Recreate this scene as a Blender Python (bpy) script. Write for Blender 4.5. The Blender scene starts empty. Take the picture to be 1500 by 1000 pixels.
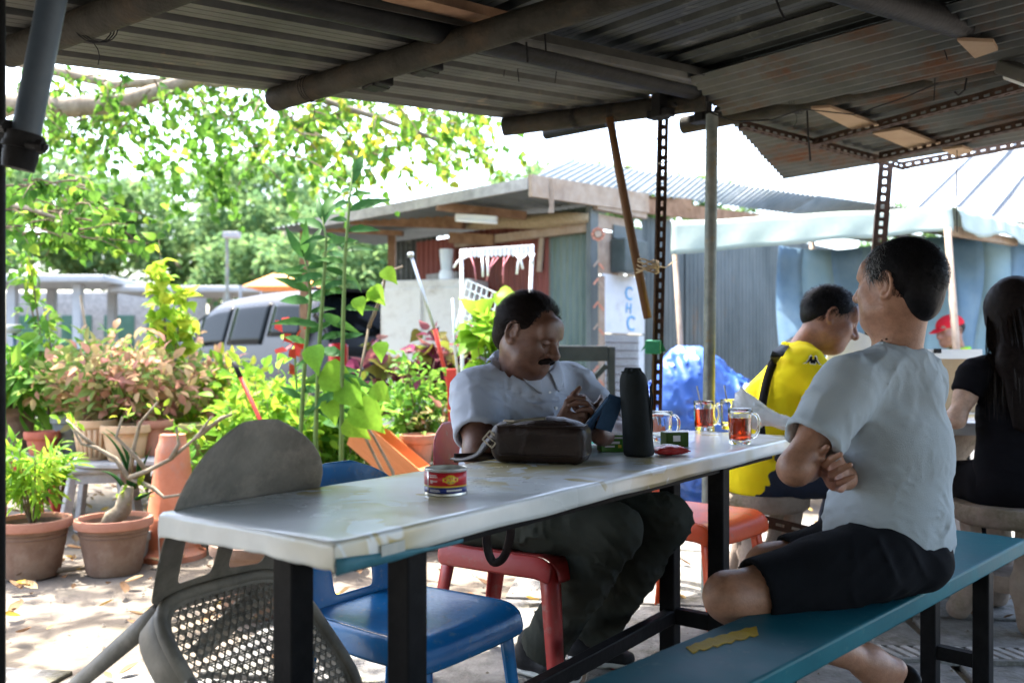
import bpy, math, random
import numpy as np
from mathutils import Vector, Matrix

random.seed(7)
rng = np.random.default_rng(11)
scene = bpy.context.scene
COL = scene.collection

# ---------------------------------------------------------------- camera
F, HZ, CAMZ = 1300.0, 520.0, 1.02          # focal length and horizon row (pixels of a 1500 px wide frame), eye height
cam_d = bpy.data.cameras.new('camera')
cam = bpy.data.objects.new('camera', cam_d)
COL.objects.link(cam)
cam.location = (0, 0, CAMZ)
cam.rotation_euler = (math.radians(90), 0, 0)
cam_d.sensor_width = 36.0
cam_d.lens = 36.0 * F / 1500.0
cam_d.shift_y = (HZ - 500.0) / 1500.0
cam_d.clip_start, cam_d.clip_end = 0.05, 2000.0
cam_d.dof.use_dof = True
cam_d.dof.focus_distance = 2.4
cam_d.dof.aperture_fstop = 2.8
scene.camera = cam

# ---------------------------------------------------------------- sky, sun, exposure
SUN = Vector((-0.27, 0.27, 1.0)).normalized()     # direction towards the sun
world = bpy.data.worlds.new('World')
scene.world = world
world.use_nodes = True
wn = world.node_tree.nodes
wl = world.node_tree.links
sky = wn.new('ShaderNodeTexSky')
sky.sky_type = 'NISHITA'
sky.sun_disc = False
sky.sun_elevation = math.asin(SUN.z)
sky.sun_rotation = math.atan2(SUN.x, SUN.y)
sky.air_density, sky.dust_density, sky.ozone_density = 1.0, 4.0, 1.0
bgn = wn['Background']
bgn.inputs['Strength'].default_value = 0.15
wl.new(sky.outputs['Color'], bgn.inputs['Color'])
sun_d = bpy.data.lights.new('sun', 'SUN')
sun_d.energy = 2.9
sun_d.angle = math.radians(0.5)
sun_d.color = (1.0, 0.955, 0.88)
sun = bpy.data.objects.new('sun', sun_d)
COL.objects.link(sun)
sun.location = (0, 0, 30)
sun.rotation_euler = SUN.to_track_quat('Z', 'Y').to_euler()
vs = scene.view_settings
vs.view_transform, vs.look, vs.gamma, vs.use_curve_mapping = 'Standard', 'None', 1.0, False
vs.exposure = 3.15
scene.render.engine = 'CYCLES'
scene.cycles.use_denoising = True
scene.cycles.max_bounces = 10
scene.cycles.transparent_max_bounces = 12
scene.cycles.caustics_reflective = False
scene.cycles.caustics_refractive = False
scene.cycles.sample_clamp_indirect = 8.0


def P(px, py, d):
    """photo pixel + distance ahead of the camera -> world point"""
    return np.array([(px - 750.0) / F * d, d, CAMZ + (HZ - py) / F * d])


def PG(px, py, z=0.0):
    """photo pixel lying on the level plane of height z"""
    d = (CAMZ - z) * F / (py - HZ)
    return np.array([(px - 750.0) / F * d, d, z])


# ---------------------------------------------------------------- materials
MATS = {}


def nd(nt, t, **kw):
    n = nt.nodes.new(t)
    for k, v in kw.items():
        setattr(n, k, v)
    return n


def mat(name, c1, c2=None, c3=None, scale=6.0, rough=0.6, metal=0.0, bump=0.0, bscale=60.0, stretch=(1, 1, 1),
        spec=None, rough2=None, detail=6.0, lo=0.35, hi=0.65, coat=0.0, sheen=0.0, alpha=1.0, trans=0.0, ior=1.45,
        sss=0.0, dirt=None, dscale=2.0, dlo=0.5, dhi=0.7, bstretch=None, translucent=0.0):
    m = bpy.data.materials.new(name)
    m.use_nodes = True
    nt = m.node_tree
    b = nt.nodes['Principled BSDF']
    L = nt.links.new
    rgba = lambda c: (c[0], c[1], c[2], 1)
    b.inputs['Base Color'].default_value = rgba(c1)
    b.inputs['Roughness'].default_value = rough
    b.inputs['Metallic'].default_value = metal
    if spec is None:                            # dull, dusty surfaces have little gloss
        spec = 0.5 if rough < 0.45 else 0.15
    b.inputs['Specular IOR Level'].default_value = spec
    b.inputs['IOR'].default_value = ior
    b.inputs['Coat Weight'].default_value = coat
    b.inputs['Coat Roughness'].default_value = 0.12
    b.inputs['Sheen Weight'].default_value = sheen
    b.inputs['Transmission Weight'].default_value = trans
    b.inputs['Subsurface Weight'].default_value = sss
    b.inputs['Subsurface Radius'].default_value = (0.012, 0.005, 0.003)
    tc = nd(nt, 'ShaderNodeTexCoord')
    mp = nd(nt, 'ShaderNodeMapping')
    mp.inputs['Scale'].default_value = stretch
    L(tc.outputs['Object'], mp.inputs['Vector'])
    colout = None
    if c2 is not None:
        n = nd(nt, 'ShaderNodeTexNoise')
        n.inputs['Scale'].default_value = scale
        n.inputs['Detail'].default_value = detail
        n.inputs['Roughness'].default_value = 0.65
        L(mp.outputs['Vector'], n.inputs['Vector'])
        r = nd(nt, 'ShaderNodeValToRGB')
        r.color_ramp.elements[0].position, r.color_ramp.elements[1].position = lo, hi
        r.color_ramp.elements[0].color, r.color_ramp.elements[1].color = rgba(c1), rgba(c2)
        if c3 is not None:
            e = r.color_ramp.elements.new(min(0.99, hi + 0.12))
            e.color = rgba(c3)
        L(n.outputs['Fac'], r.inputs['Fac'])
        colout = r.outputs['Color']
        if rough2 is not None:
            mr = nd(nt, 'ShaderNodeMapRange')
            mr.inputs['From Min'].default_value, mr.inputs['From Max'].default_value = lo, hi
            mr.inputs['To Min'].default_value, mr.inputs['To Max'].default_value = rough, rough2
            L(n.outputs['Fac'], mr.inputs['Value'])
            L(mr.outputs['Result'], b.inputs['Roughness'])
    if dirt is not None:
        n2 = nd(nt, 'ShaderNodeTexNoise')
        n2.inputs['Scale'].default_value = dscale
        n2.inputs['Detail'].default_value = 8.0
        n2.inputs['Roughness'].default_value = 0.7
        L(mp.outputs['Vector'], n2.inputs['Vector'])
        r2 = nd(nt, 'ShaderNodeValToRGB')
        r2.color_ramp.elements[0].position, r2.color_ramp.elements[1].position = dlo, dhi
        L(n2.outputs['Fac'], r2.inputs['Fac'])
        mx = nd(nt, 'ShaderNodeMix', data_type='RGBA')
        L(r2.outputs['Color'], mx.inputs['Factor'])
        if colout is not None:
            L(colout, mx.inputs['A'])
        else:
            mx.inputs['A'].default_value = rgba(c1)
        mx.inputs['B'].default_value = rgba(dirt)
        colout = mx.outputs['Result']
    if colout is not None:
        L(colout, b.inputs['Base Color'])
    if bump > 0:
        n3 = nd(nt, 'ShaderNodeTexNoise')
        n3.inputs['Scale'].default_value = bscale
        n3.inputs['Detail'].default_value = 5.0
        if bstretch is not None:
            mp3 = nd(nt, 'ShaderNodeMapping')
            mp3.inputs['Scale'].default_value = bstretch
            L(tc.outputs['Object'], mp3.inputs['Vector'])
            L(mp3.outputs['Vector'], n3.inputs['Vector'])
        else:
            L(mp.outputs['Vector'], n3.inputs['Vector'])
        bp = nd(nt, 'ShaderNodeBump')
        bp.inputs['Strength'].default_value = bump
        bp.inputs['Distance'].default_value = 0.01
        L(n3.outputs['Fac'], bp.inputs['Height'])
        L(bp.outputs['Normal'], b.inputs['Normal'])
    if translucent > 0:
        tr = nd(nt, 'ShaderNodeBsdfTranslucent')
        if colout is not None:
            L(colout, tr.inputs['Color'])
        else:
            tr.inputs['Color'].default_value = rgba(c1)
        ms = nd(nt, 'ShaderNodeMixShader')
        ms.inputs['Fac'].default_value = translucent
        L(b.outputs['BSDF'], ms.inputs[1])
        L(tr.outputs['BSDF'], ms.inputs[2])
        L(ms.outputs['Shader'], nt.nodes['Material Output'].inputs['Surface'])
    MATS[name] = m
    return m


def leaf_mat(name, cols, rough=0.42, transl=0.45):
    """leaf colours picked by the per-leaf attribute 'rnd'; thin leaves pass light"""
    m = bpy.data.materials.new(name)
    m.use_nodes = True
    nt = m.node_tree
    L = nt.links.new
    b = nt.nodes['Principled BSDF']
    b.inputs['Roughness'].default_value = rough
    b.inputs['Specular IOR Level'].default_value = 0.06
    at = nd(nt, 'ShaderNodeAttribute', attribute_name='rnd')
    r = nd(nt, 'ShaderNodeValToRGB')
    els = r.color_ramp.elements
    while len(els) < len(cols):
        els.new(0.5)
    for i, c in enumerate(cols):
        els[i].position = i / max(1, len(cols) - 1)
        els[i].color = (*c, 1)
    L(at.outputs['Fac'], r.inputs['Fac'])
    tc = nd(nt, 'ShaderNodeTexCoord')
    n = nd(nt, 'ShaderNodeTexNoise')
    n.inputs['Scale'].default_value = 9.0
    L(tc.outputs['Object'], n.inputs['Vector'])
    hs = nd(nt, 'ShaderNodeHueSaturation')
    mr = nd(nt, 'ShaderNodeMapRange')
    mr.inputs['To Min'].default_value, mr.inputs['To Max'].default_value = 0.75, 1.3
    L(n.outputs['Fac'], mr.inputs['Value'])
    L(mr.outputs['Result'], hs.inputs['Value'])
    L(r.outputs['Color'], hs.inputs['Color'])
    L(hs.outputs['Color'], b.inputs['Base Color'])
    tr = nd(nt, 'ShaderNodeBsdfTranslucent')
    h2 = nd(nt, 'ShaderNodeHueSaturation')
    h2.inputs['Value'].default_value = 1.7
    h2.inputs['Hue'].default_value = 0.485
    L(hs.outputs['Color'], h2.inputs['Color'])
    L(h2.outputs['Color'], tr.inputs['Color'])
    ms = nd(nt, 'ShaderNodeMixShader')
    ms.inputs['Fac'].default_value = transl
    L(b.outputs['BSDF'], ms.inputs[1])
    L(tr.outputs['BSDF'], ms.inputs[2])
    L(ms.outputs['Shader'], nt.nodes['Material Output'].inputs['Surface'])
    MATS[name] = m
    return m


def skin_mat(name, rough=0.45, sss=0.08, bump=0.12):
    """skin colour from the painted attribute 'col' with fine mottling"""
    m = bpy.data.materials.new(name)
    m.use_nodes = True
    nt = m.node_tree
    L = nt.links.new
    b = nt.nodes['Principled BSDF']
    b.inputs['Roughness'].default_value = rough
    b.inputs['Subsurface Weight'].default_value = sss
    b.inputs['Subsurface Radius'].default_value = (0.010, 0.004, 0.002)
    at = nd(nt, 'ShaderNodeAttribute', attribute_name='col')
    tc = nd(nt, 'ShaderNodeTexCoord')
    n = nd(nt, 'ShaderNodeTexNoise')
    n.inputs['Scale'].default_value = 38.0
    n.inputs['Detail'].default_value = 8.0
    n.inputs['Roughness'].default_value = 0.7
    L(tc.outputs['Object'], n.inputs['Vector'])
    mr = nd(nt, 'ShaderNodeMapRange')
    mr.inputs['From Min'].default_value, mr.inputs['From Max'].default_value = 0.3, 0.7
    mr.inputs['To Min'].default_value, mr.inputs['To Max'].default_value = 0.72, 1.22
    L(n.outputs['Fac'], mr.inputs['Value'])
    hs = nd(nt, 'ShaderNodeHueSaturation')
    L(mr.outputs['Result'], hs.inputs['Value'])
    L(at.outputs['Color'], hs.inputs['Color'])
    L(hs.outputs['Color'], b.inputs['Base Color'])
    n3 = nd(nt, 'ShaderNodeTexNoise')
    n3.inputs['Scale'].default_value = 260.0
    n3.inputs['Detail'].default_value = 4.0
    L(tc.outputs['Object'], n3.inputs['Vector'])
    bp = nd(nt, 'ShaderNodeBump')
    bp.inputs['Strength'].default_value = bump
    bp.inputs['Distance'].default_value = 0.004
    L(n3.outputs['Fac'], bp.inputs['Height'])
    L(bp.outputs['Normal'], b.inputs['Normal'])
    MATS[name] = m
    return m


# ---------------------------------------------------------------- objects
TM = {}                                        # thing name -> its world matrix


def put(o):
    COL.objects.link(o)
    return o


def tag(o, label=None, cat=None, group=None, kind=None):
    if label:
        o['label'] = label
    if cat:
        o['category'] = cat
    if group:
        o['group'] = group
    if kind:
        o['kind'] = kind
    return o


def thing(name, label, cat, loc=(0, 0, 0), rz=0.0, group=None, rot=None, sc=1.0):
    o = put(bpy.data.objects.new(name, None))
    o.empty_display_size = 0.1
    o.location = loc
    o.rotation_euler = rot if rot is not None else (0, 0, rz)
    o.scale = (sc, sc, sc)
    tag(o, label, cat, group)
    R = o.rotation_euler.to_matrix().to_4x4()
    TM[o.name] = Matrix.Translation(Vector(loc)) @ R @ Matrix.Scale(sc, 4)
    return o


def root(o):
    while o.parent is not None:
        o = o.parent
    return o


def copy_tree(o, parent=None, **kw):
    c = o.copy()
    COL.objects.link(c)
    c.parent = parent
    for ch in o.children:
        copy_tree(ch, c)
    return c


class G:
    """collects polygons of one mesh"""
    def __init__(s):
        s.v, s.f, s.rnd, s.open = [], [], None, False

    def add(s, vs, fs):
        n = len(s.v)
        s.v.extend([tuple(float(x) for x in p) for p in vs])
        s.f.extend([tuple(i + n for i in f) for f in fs])
        return s

    def box(s, c, size, R=None):
        c = np.array(c, float)
        h = np.array(size, float) / 2
        pts = np.array([[x, y, z] for x in (-1, 1) for y in (-1, 1) for z in (-1, 1)]) * h
        if R is not None:
            pts = pts @ np.array(R).T
        return s.add(pts + c, [(0, 1, 3, 2), (4, 6, 7, 5), (0, 4, 5, 1), (2, 3, 7, 6), (0, 2, 6, 4), (1, 5, 7, 3)])

    def beam(s, p, q, w, h, up=(0, 0, 1)):
        """rectangular bar from p to q, w across, h along up"""
        p, q = np.array(p, float), np.array(q, float)
        d = q - p
        L = np.linalg.norm(d)
        R = frame(d, up)
        return s.box((p + q) / 2, (w, L, h), R)

    def tube(s, pts, r, n=10, caps=True, flat=1.0):
        pts = [np.array(p, float) for p in pts]
        rs = r if hasattr(r, '__len__') else [r] * len(pts)
        rings = []
        prev = None
        for i, p in enumerate(pts):
            d = pts[min(i + 1, len(pts) - 1)] - pts[max(i - 1, 0)]
            d = d / (np.linalg.norm(d) + 1e-12)
            if prev is None:
                a = np.array([0, 0, 1.0]) if abs(d[2]) < 0.9 else np.array([1.0, 0, 0])
                x = np.cross(d, a)
            else:
                x = prev - d * np.dot(prev, d)
            x = x / (np.linalg.norm(x) + 1e-12)
            prev = x
            y = np.cross(d, x)
            rings.append([p + rs[i] * (math.cos(t) * x + flat * math.sin(t) * y)
                          for t in [2 * math.pi * k / n for k in range(n)]])
        vs_ = [v for rg in rings for v in rg]
        fs = []
        for i in range(len(pts) - 1):
            for k in range(n):
                a, b = i * n + k, i * n + (k + 1) % n
                fs.append((a, b, b + n, a + n))
        if caps:
            fs.append(tuple(range(n - 1, -1, -1)))
            fs.append(tuple((len(pts) - 1) * n + k for k in range(n)))
        return s.add(vs_, fs)

    def cyl(s, p, q, r0, r1=None, n=12, caps=True):
        return s.tube([p, q], [r0, r0 if r1 is None else r1], n, caps)

    def lathe(s, prof, c=(0, 0, 0), n=24, squash=1.0):
        vs_, fs = [], []
        for r, z in prof:
            for k in range(n):
                t = 2 * math.pi * k / n
                vs_.append((c[0] + r * math.cos(t), c[1] + squash * r * math.sin(t), c[2] + z))
        for i in range(len(prof) - 1):
            for k in range(n):
                a, b = i * n + k, i * n + (k + 1) % n
                fs.append((a, b, b + n, a + n))
        if prof[0][0] > 1e-6:
            fs.append(tuple(range(n - 1, -1, -1)))
        if prof[-1][0] > 1e-6:
            fs.append(tuple((len(prof) - 1) * n + k for k in range(n)))
        return s.add(vs_, fs)

    def prism(s, poly, o, ex, ey, ez, t):
        """polygon in the plane (ex, ey) through o, pushed out along ez by t"""
        o, ex, ey, ez = [np.array(a, float) for a in (o, ex, ey, ez)]
        n = len(poly)
        a = [o + ex * x + ey * y for x, y in poly]
        b = [p + ez * t for p in a]
        fs = [tuple(range(n - 1, -1, -1)), tuple(range(n, 2 * n))]
        fs += [(i, (i + 1) % n, n + (i + 1) % n, n + i) for i in range(n)]
        return s.add(a + b, fs)

    def grid(s, pts):
        """pts[i][j] -> quads"""
        s.open = True                           # an open sheet: given a little thickness when built
        a, b = len(pts), len(pts[0])
        vs_ = [p for row in pts for p in row]
        return s.add(vs_, [(i * b + j, i * b + j + 1, (i + 1) * b + j + 1, (i + 1) * b + j)
                           for i in range(a - 1) for j in range(b - 1)])


def frame(d, up=(0, 0, 1)):
    """columns x, y=d, z close to up"""
    d = np.array(d, float)
    d /= np.linalg.norm(d)
    up = np.array(up, float)
    x = np.cross(d, up)
    if np.linalg.norm(x) < 1e-6:
        x = np.cross(d, (0, 1, 0))
    x /= np.linalg.norm(x)
    z = np.cross(x, d)
    return np.stack([x, d, z], axis=1)


def mesh_obj(name, v, f, material, smooth=False, rnd=None):
    me = bpy.data.meshes.new(name)
    me.from_pydata([tuple(p) for p in v], [], f)
    if rnd is not None:
        at = me.attributes.new('rnd', 'FLOAT', 'POINT')
        at.data.foreach_set('value', np.asarray(rnd, np.float32))
    if material is not None:
        me.materials.append(MATS[material] if isinstance(material, str) else material)
    if smooth:
        me.polygons.foreach_set('use_smooth', [True] * len(me.polygons))
    me.update()
    return bpy.data.objects.new(name, me)


def build(name, g, material, parent=None, smooth=False, bevel=0.0, local=False, label=None, cat=None, group=None,
          kind=None, angle=None, subsurf=0, solid=0.0):
    v = np.array(g.v, float)
    if parent is not None and not local:
        M = np.array(TM[root(parent).name].inverted())
        v = v @ M[:3, :3].T + M[:3, 3]
    o = mesh_obj(name, v, g.f, material, smooth, g.rnd)
    put(o)
    if parent is not None:
        o.parent = parent
    if bevel > 0:
        b = o.modifiers.new('bevel', 'BEVEL')
        b.width, b.segments, b.limit_method = bevel, 2, 'ANGLE'
        b.angle_limit = math.radians(35)
    if g.open and not solid:
        solid = 0.0012
    if solid:
        sm = o.modifiers.new('solid', 'SOLIDIFY')
        sm.thickness, sm.offset = solid, 0
    if subsurf:
        sb = o.modifiers.new('sub', 'SUBSURF')
        sb.levels = sb.render_levels = subsurf
    if angle is not None:
        o.data.polygons.foreach_set('use_smooth', [True] * len(o.data.polygons))
        o.data.set_sharp_from_angle(angle=math.radians(angle))
    tag(o, label, cat, group, kind)
    return o


def text_part(name, txt, parent, material, o, ex, ey, ez, size, depth=0.0015):
    """flat lettering as a thin mesh; o = lower-left corner, ex = reading direction, ey = up (world axes)"""
    cu = bpy.data.curves.new(name, 'FONT')
    cu.body, cu.size, cu.extrude = txt, size, depth
    tmp = bpy.data.objects.new(name, cu)
    COL.objects.link(tmp)
    dg = bpy.context.evaluated_depsgraph_get()
    me = bpy.data.meshes.new_from_object(tmp.evaluated_get(dg))
    n = len(me.vertices)
    co = np.empty(n * 3)
    me.vertices.foreach_get('co', co)
    co = co.reshape(-1, 3)
    co = np.array(o) + co[:, :1] * np.array(ex) + co[:, 1:2] * np.array(ey) + co[:, 2:3] * np.array(ez)
    if parent is not None:
        M = np.array(TM[root(parent).name].inverted())
        co = co @ M[:3, :3].T + M[:3, 3]
    me.vertices.foreach_set('co', co.ravel())
    bpy.data.objects.remove(tmp)
    me.materials.clear()
    me.materials.append(MATS[material])
    ob = put(bpy.data.objects.new(name, me))
    ob.parent = parent
    return ob


def corr(corners, ribs, kind='sine', pitch=0.076, depth=0.018, nlen=2, n=None, jag=0.0):
    """corrugated sheet on a four-cornered patch: corners a,b along the rib ends, c,d at the other end of the ribs
    (a->d and b->c run along the ribs). Returns a G."""
    a, b, c, d = [np.array(p, float) for p in corners]
    wid = np.linalg.norm(b - a)
    nrm = np.cross(b - a, d - a)
    nrm /= np.linalg.norm(nrm)
    if nrm[2] < 0:
        nrm = -nrm
    us, hs = [], []
    k = max(1, round(wid / pitch))
    if kind == 'sine':
        m = k * 6
        for i in range(m + 1):
            us.append(i / m)
            hs.append(math.sin(2 * math.pi * i / 6.0) * depth / 2)
    else:                                       # trapezoid ribs
        for i in range(k):
            for t, h in ((0.0, 0), (0.62, 0), (0.70, 1), (0.92, 1)):
                us.append((i + t) / k)
                hs.append(h * depth)
            for t in (0.2, 0.42):               # two small stiffening beads
                us += [(i + t - 0.012) / k, (i + t) / k, (i + t + 0.012) / k]
                hs += [0, depth * 0.22, 0]
        us.append(1.0)
        hs.append(0)
        o = np.argsort(us, kind='stable')
        us, hs = [us[i] for i in o], [hs[i] for i in o]
    rows = []
    for j in range(nlen + 1):
        t = j / nlen
        row = []
        for u, h in zip(us, hs):
            tt = t
            p = (a + (b - a) * u) * (1 - tt) + (d + (c - d) * u) * tt + nrm * h
            if jag:
                p = p + nrm * jag * math.sin(3.1 * u + 5 * t) * t
            row.append(p)
        rows.append(row)
    g = G()
    g.grid(rows)
    return g


# leaf outlines: list of (along, across) half outline from base to tip
LEAVES = {
    'heart': [(0.0, 0.02), (0.06, 0.28), (0.25, 0.44), (0.5, 0.38), (0.78, 0.14), (1.0, 0.0)],
    'lance': [(0.0, 0.015), (0.2, 0.11), (0.45, 0.145), (0.75, 0.085), (1.0, 0.0)],
    'oval': [(0.0, 0.02), (0.2, 0.19), (0.5, 0.26), (0.8, 0.15), (1.0, 0.0)],
    'small': [(0.0, 0.03), (0.4, 0.3), (1.0, 0.0)],
}


def leaf_geo(kind, fold=0.25, droop=0.35):
    """unit leaf along +y, normal +z"""
    pr = LEAVES[kind]
    v, f = [], []
    for t, w in pr:
        z = -droop * t * t
        v += [(-w, t, z + fold * w), (0, t, z), (w, t, z + fold * w)]
    for i in range(len(pr) - 1):
        a = i * 3
        f += [(a, a + 1, a + 4, a + 3), (a + 1, a + 2, a + 5, a + 4)]
    return np.array(v), f


def rot_frames(y, nrm):
    y = y / (np.linalg.norm(y, axis=1, keepdims=True) + 1e-9)
    x = np.cross(y, nrm)
    x /= (np.linalg.norm(x, axis=1, keepdims=True) + 1e-9)
    z = np.cross(x, y)
    return np.stack([x, y, z], axis=2)


def leaves_mesh(name, kind, pos, dirs, nrms, sizes, rnd, material, parent, part_count=0, part_name='leaf', fold=0.25,
                droop=0.35, kindtag='stuff'):
    """many leaves: the largest part_count become objects of their own, the rest one mesh"""
    pos, dirs, nrms, sizes, rnd = map(np.asarray, (pos, dirs, nrms, sizes, rnd))
    M = np.array(TM[root(parent).name].inverted())
    pos = pos @ M[:3, :3].T + M[:3, 3]
    dirs = dirs @ M[:3, :3].T
    nrms = nrms @ M[:3, :3].T
    R = rot_frames(dirs, nrms)
    order = np.argsort(-sizes)
    lv, lf = leaf_geo(kind, fold, droop)
    big, rest = order[:part_count], order[part_count:]
    if len(big):
        variants = []
        for q in range(6):
            me = bpy.data.meshes.new(part_name)
            me.from_pydata([tuple(p) for p in lv], [], lf)
            at = me.attributes.new('rnd', 'FLOAT', 'POINT')
            at.data.foreach_set('value', np.full(len(lv), (q + 0.5) / 6, np.float32))
            me.materials.append(MATS[material])
            me.polygons.foreach_set('use_smooth', [True] * len(me.polygons))
            variants.append(me)
        for i in big:
            o = bpy.data.objects.new(part_name, variants[min(5, int(rnd[i] * 6))])
            mm = np.eye(4)
            mm[:3, :3] = R[i] * sizes[i]
            mm[:3, 3] = pos[i]
            o.matrix_local = Matrix(mm.tolist())
            put(o)
            o.parent = parent
    if len(rest):
        V = np.einsum('nij,kj->nki', R[rest], lv) * sizes[rest][:, None, None] + pos[rest][:, None, :]
        nv = len(lv)
        fq = np.array(lf)
        Fa = (fq[None] + (np.arange(len(rest)) * nv)[:, None, None]).reshape(-1, 4)
        o = np_mesh(name, V.reshape(-1, 3), Fa, material, smooth=True)
        at = o.data.attributes.new('rnd', 'FLOAT', 'POINT')
        at.data.foreach_set('value', np.repeat(rnd[rest], nv).astype(np.float32))
        o.parent = parent
        if kindtag:
            o['kind'] = kindtag
        return o


def np_mesh(name, V, Q, material, smooth=True, col=None):
    """quads from numpy arrays"""
    me = bpy.data.meshes.new(name)
    V = np.asarray(V, np.float32)
    Q = np.asarray(Q, np.int32)
    me.vertices.add(len(V))
    me.vertices.foreach_set('co', V.ravel())
    k = Q.shape[1]
    me.loops.add(Q.size)
    me.loops.foreach_set('vertex_index', Q.ravel())
    me.polygons.add(len(Q))
    me.polygons.foreach_set('loop_start', np.arange(0, Q.size, k, dtype=np.int32))
    if smooth:
        me.polygons.foreach_set('use_smooth', np.ones(len(Q), bool))
    if col is not None:
        at = me.attributes.new('col', 'FLOAT_COLOR', 'POINT')
        at.data.foreach_set('color', np.concatenate([col, np.ones((len(col), 1))], 1).astype(np.float32).ravel())
    if material is not None:
        me.materials.append(MATS[material] if isinstance(material, str) else material)
    me.update(calc_edges=True)
    me.validate()
    return put(bpy.data.objects.new(name, me))


def unit(v):
    v = np.array(v, float)
    return v / np.linalg.norm(v)


def rvec(n, s=1.0):
    v = rng.normal(size=(n, 3))
    return s * v / np.linalg.norm(v, axis=1, keepdims=True)

# ================================================================ materials of the place
mat('earth', (0.10, 0.083, 0.065), (0.175, 0.15, 0.122), (0.235, 0.21, 0.177), scale=2.2, rough=0.95, bump=0.5, bscale=45, spec=0.2,
    dirt=(0.10, 0.085, 0.05), dscale=1.1, dlo=0.52, dhi=0.72)
mat('concrete', (0.13, 0.127, 0.117), (0.235, 0.23, 0.215), scale=11.0, rough=0.92, bump=0.9, bscale=55, spec=0.2, detail=10,
    dirt=(0.085, 0.08, 0.055), dscale=3.0, dlo=0.50, dhi=0.66)
mat('stool_grit', (0.13, 0.115, 0.095), (0.28, 0.25, 0.21), scale=5, rough=.95)
mat('asphalt', (0.10, 0.10, 0.10), (0.17, 0.165, 0.155), scale=8, rough=0.9, bump=0.3, bscale=150)
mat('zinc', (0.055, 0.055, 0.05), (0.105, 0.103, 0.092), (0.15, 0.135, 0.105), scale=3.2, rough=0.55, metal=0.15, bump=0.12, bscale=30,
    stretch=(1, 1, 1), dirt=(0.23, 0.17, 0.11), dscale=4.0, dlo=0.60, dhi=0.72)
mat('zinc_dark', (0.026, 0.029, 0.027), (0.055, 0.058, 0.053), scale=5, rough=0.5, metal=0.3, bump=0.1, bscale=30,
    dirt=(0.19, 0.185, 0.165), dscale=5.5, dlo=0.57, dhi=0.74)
mat('zinc_rust', (0.055, 0.062, 0.06), (0.10, 0.10, 0.092), scale=2.5, rough=0.6, metal=0.2, bump=0.15, bscale=40,
    dirt=(0.10, 0.045, 0.022), dscale=3.0, dlo=0.50, dhi=0.66)
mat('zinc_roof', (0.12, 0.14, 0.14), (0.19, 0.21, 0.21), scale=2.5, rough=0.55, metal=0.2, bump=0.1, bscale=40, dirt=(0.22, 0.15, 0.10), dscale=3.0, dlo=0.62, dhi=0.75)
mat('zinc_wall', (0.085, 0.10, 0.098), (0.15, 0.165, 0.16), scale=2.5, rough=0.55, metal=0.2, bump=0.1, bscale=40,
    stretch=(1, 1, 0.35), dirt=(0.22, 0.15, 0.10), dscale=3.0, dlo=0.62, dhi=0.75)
mat('zinc_red', (0.15, 0.045, 0.035), (0.21, 0.07, 0.055), scale=3, rough=0.65, bump=0.1, stretch=(1, 1, 0.3),
    dirt=(0.09, 0.04, 0.03), dscale=2.4)
mat('zinc_green', (0.10, 0.14, 0.12), (0.17, 0.21, 0.185), scale=4, rough=0.6, bump=0.1, stretch=(1, 1, 0.3), metal=0.1)
mat('pipe_grey', (0.020, 0.019, 0.015), (0.042, 0.039, 0.031), (0.075, 0.07, 0.055), scale=9, rough=0.75, bump=0.35, bscale=80, metal=0.1,
    dirt=(0.055, 0.04, 0.026), dscale=7)
mat('pipe_dark', (0.008, 0.008, 0.008), (0.016, 0.016, 0.016), scale=9, rough=0.55, bump=0.2, bscale=60, metal=0.2)
mat('pipe_blue', (0.045, 0.07, 0.10), (0.08, 0.11, 0.14), scale=7, rough=0.4, bump=0.08, bscale=40, metal=0.1)
mat('galv', (0.13, 0.15, 0.14), (0.22, 0.235, 0.21), scale=14, rough=0.5, metal=0.35, bump=0.15,
    dirt=(0.21, 0.165, 0.085), dscale=11, dlo=0.55, dhi=0.68)
mat('black_rubber', (0.012, 0.012, 0.013), (0.025, 0.025, 0.026), scale=30, rough=0.6, bump=0.2)
mat('slot_steel', (0.040, 0.027, 0.020), (0.08, 0.05, 0.036), scale=16, rough=0.65, metal=0.25, bump=0.25, bscale=90)
mat('bamboo', (0.07, 0.036, 0.016), (0.12, 0.062, 0.028), scale=7, rough=0.45, stretch=(1, 1, 0.3), bump=0.15)
mat('wood_brown', (0.17, 0.095, 0.055), (0.28, 0.17, 0.105), scale=9, rough=0.75, stretch=(1, 1, 1), bump=0.25, bscale=50)
mat('wood_pale', (0.26, 0.195, 0.145), (0.38, 0.305, 0.235), scale=8, rough=0.8, bump=0.25, bscale=50, dirt=(0.30, 0.21, 0.14), dscale=6)
mat('wood_grey', (0.24, 0.235, 0.225), (0.36, 0.35, 0.33), scale=12, rough=0.85, bump=0.4, bscale=70)
mat('plywood', (0.28, 0.19, 0.12), (0.36, 0.26, 0.175), scale=4, rough=0.75, bump=0.1)
mat('white_panel', (0.55, 0.60, 0.63), (0.70, 0.73, 0.74), scale=2.5, rough=0.6, dirt=(0.42, 0.42, 0.40), dscale=3.5, dlo=0.55, dhi=0.8)
mat('cream_box', (0.50, 0.47, 0.41), (0.62, 0.59, 0.53), scale=3, rough=0.55, dirt=(0.36, 0.31, 0.25), dscale=3.0)
mat('blue_paint', (0.10, 0.36, 0.68), (0.14, 0.42, 0.72), scale=20, rough=0.6)
mat('dark_box', (0.035, 0.05, 0.045), (0.06, 0.075, 0.07), scale=10, rough=0.4)
mat('tarp_white', (0.21, 0.26, 0.225), (0.28, 0.325, 0.28), scale=2.5, rough=0.5, bump=0.2, bscale=10, translucent=0.04,
    dirt=(0.27, 0.31, 0.26), dscale=2.0)
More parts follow.
